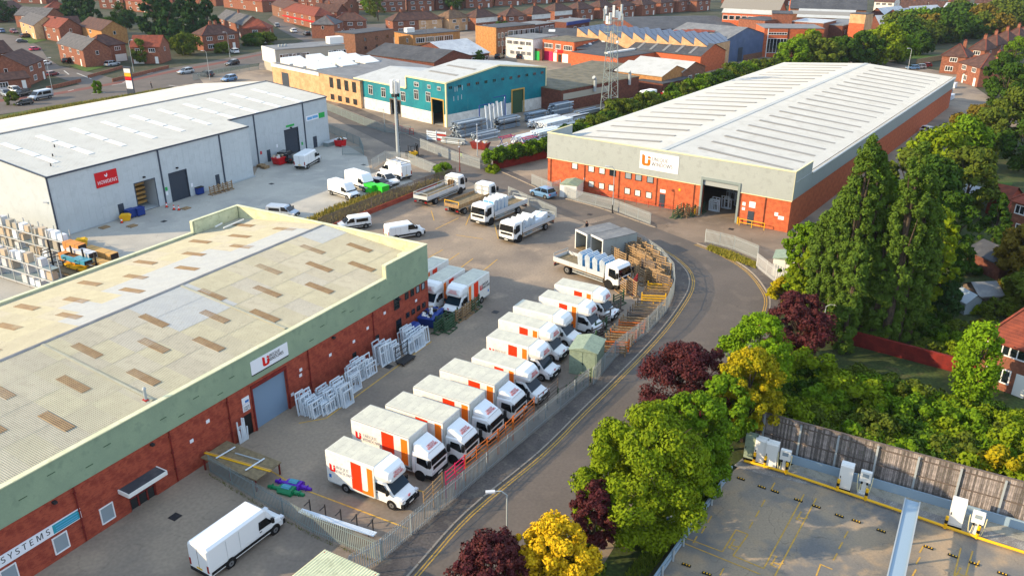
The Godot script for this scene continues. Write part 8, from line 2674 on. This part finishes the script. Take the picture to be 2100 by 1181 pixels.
	for q in [[290, 130, 7, 3.0, "olive", "small round street tree before the arched window house"], [455, 108, 3.5, 2.6, "olive", "clipped bush before the bay windowed semi"], [380, 112, 7, 5.5, "olive", "spreading dark bush beside the bay windowed semi"], [520, 92, 4, 4, "dark", "dark hedge bush at the street corner"], [545, 92, 3.5, 4, "olive", "low bush on the street corner"], [92, 75, 6, 2.6, "rust", "slim young tree on the estate lawn"], [775, 42, 15, 5, "olive", "tall willow like tree between the semis"], [760, 30, 9, 5, "green", "green tree behind the terrace"], [930, 20, 10, 6, "dark", "dark tree behind the cream semi"], [990, 12, 13, 9, "dark", "big dark tree behind the semis"], [1040, 8, 12, 9, "dark", "big dark tree behind the far street"], [1090, 2, 11, 8, "dark", "dark tree at the end of the gardens"], [250, 50, 9, 5, "dark", "dark tree behind the estate gardens"], [225, 70, 6, 5, "dark", "dark bush in the estate gardens"], [265, 60, 8, 4, "conifer", "dark garden conifer behind the arched window house"], [10, 45, 9, 5, "conifer", "dark conifer at the edge of the estate"], [908, 363, 2.6, 1.5, "green", "green bush beside the flatbed cab"], [1010, 352, 1.2, 1.2, "lime", "small bush at the end of the red wall"], [200, 190, 3.2, 1.1, "green", "sapling on the grass verge"], [25, 215, 3.0, 1.6, "olive", "bush on the verge by the black car"], [975, 132, 4, 3, "dark", "dark bush beside the pale roofed shed"], [1450, 130, 5, 3.2, "fresh", "bright ivy bush on the brick gable"], [1030, 62, 3, 4, "dark", "bush before the yellow brick flats"]]:
		tree("street_tree", q[5], "tree", [q[0], q[1]], q[2], q[3], "round" if q[2] > 4 else "bush", q[4], int(q[0]) % 4 + 120, 4000, .35 if q[1] < 200 else .16, "", .12)
	# ivy along the red wall
	for i in 12:
		var f := i / 11.0
		var p := G(lerpf(1010, 1126, f), lerpf(349, 322, f))
		var t: Node3D = tree("ivy_mound", "ivy mound spilling over the red painted wall", "ivy", [0, 590], 1.8, 1.9, "bush", "dark" if i % 3 else "green", 130 + i % 3, 2600, .2, "ivy on the red wall")
		t.position = p + Vector3(rng.randf_range(-.3, .3), 1.6, -.6)
	# dry grass: blades nobody could count
	grass("dry_grass", [[636, 450], [690, 425], [760, 402], [845, 386], [890, 372], [905, 378], [830, 404], [740, 440], [655, 476], [600, 470]], 9000, .75, [Color(.30, .22, .05), Color(.20, .20, .04)], "dry golden grass between the concrete yard and the timber fence")
	grass("verge_grass", [[-20, 248], [100, 222], [250, 198], [330, 184], [360, 184], [330, 200], [200, 225], [-20, 270]], 9000, .7, [Color(.16, .17, .03), Color(.26, .20, .05)], "rough grass on the verge behind the grey warehouse")
	grass("bank_grass", [[1455, 505], [1500, 518], [1555, 542], [1550, 552], [1490, 530], [1450, 512]], 3500, .4, [Color(.20, .20, .03), Color(.30, .26, .05)], "tufted grass along the foot of the bend fence")
	grass("strip_grass", [[1330, 1181], [1505, 955], [1470, 950], [1280, 1181]], 5000, .3, [Color(.06, .10, .01), Color(.14, .17, .02)], "low green ground cover in the planting strip")
	grass("weed_line", [[430, 972], [520, 1026], [640, 1096], [780, 1156], [776, 1160], [640, 1102], [515, 1030], [426, 975]], 500, .14, [Color(.08, .10, .02), Color(.16, .15, .04)], "weeds along the foot of the dividing fence")

func grass(nm: String, px: Array, n: int, h: float, cols: Array, label: String):
	var pts := PackedVector2Array()
	for q in px:
		var p := G(q[0], q[1])
		pts.append(Vector2(p.x, p.z))
	var ids := Geometry2D.triangulate_polygon(pts)
	var ar := []
	var tot := 0.0
	for i in range(0, ids.size(), 3):
		var s := absf((pts[ids[i + 1]] - pts[ids[i]]).cross(pts[ids[i + 2]] - pts[ids[i]]))
		tot += s
		ar.append(tot)
	var g := RandomNumberGenerator.new()
	g.seed = n
	var mb := MB.new()
	for i in n:
		var k := g.randf() * tot
		var j := 0
		while ar[j] < k: j += 1
		var a := g.randf()
		var b := g.randf()
		if a + b > 1: a = 1 - a; b = 1 - b
		var A := pts[ids[j * 3]]
		var q := A + (pts[ids[j * 3 + 1]] - A) * a + (pts[ids[j * 3 + 2]] - A) * b
		var c: Color = cols[0].lerp(cols[1], g.randf())
		mb.col = c * g.randf_range(.75, 1.25)
		var w := h * .16
		var ang := g.randf() * TAU
		var d := Vector3(cos(ang), 0, sin(ang))
		var base := Vector3(q.x, 0, q.y)
		var hh := h * g.randf_range(.5, 1.2)
		mb.tri(base - d * w, base + d * w, base + Vector3(g.randfn() * h * .3, hh, g.randfn() * h * .3))
	var o := part(numbered(nm), mb, "leaf", self)
	meta(o, label, "grass")
	o.set_meta("kind", "stuff")

func _ready():
	var cam := Camera3D.new()
	cam.name = "camera"
	cam.position = Vector3(0, HC, 0)
	cam.rotation = Vector3(-PITCH, 0, 0)
	cam.fov = rad_to_deg(2 * atan(590.5 / FP))
	cam.near = .5
	cam.far = 3000
	add_child(cam)
	cam.current = true
	var we := WorldEnvironment.new()
	var env := Environment.new()
	env.background_mode = Environment.BG_SKY
	var sky := Sky.new()
	var sk := ProceduralSkyMaterial.new()
	sk.sky_top_color = Color(.60, .68, .78)
	sk.sky_horizon_color = Color(.88, .88, .86)
	sk.sky_curve = .14
	sk.ground_bottom_color = Color(.30, .30, .28)
	sk.ground_horizon_color = Color(.70, .74, .76)
	sky.sky_material = sk
	env.sky = sky
	env.background_energy_multiplier = 1.1
	env.tonemap_mode = Environment.TONE_MAPPER_LINEAR
	env.tonemap_exposure = 2.4
	env.fog_enabled = true
	env.fog_density = .00006
	env.fog_light_color = Color(.74, .80, .88)
	env.sdfgi_enabled = true
	env.ssao_enabled = true
	env.ssil_enabled = true
	we.environment = env
	add_child(we)
	var sun := DirectionalLight3D.new()
	sun.name = "sun"
	sun.light_color = Color(1.0, .89, .72)
	sun.light_energy = 1.15
	sun.light_angular_distance = .6
	sun.shadow_enabled = true
	add_child(sun)
	sun.look_at_from_position(Vector3.ZERO, Vector3(2.43, -1.0, -.433), Vector3.UP)
	materials()
	setting()
	near_shed()
	grey_shed()
	orange_shed()
	backdrop()
	street()
	charging()
	vehicles()
	clutter()
	masts()
	planting()
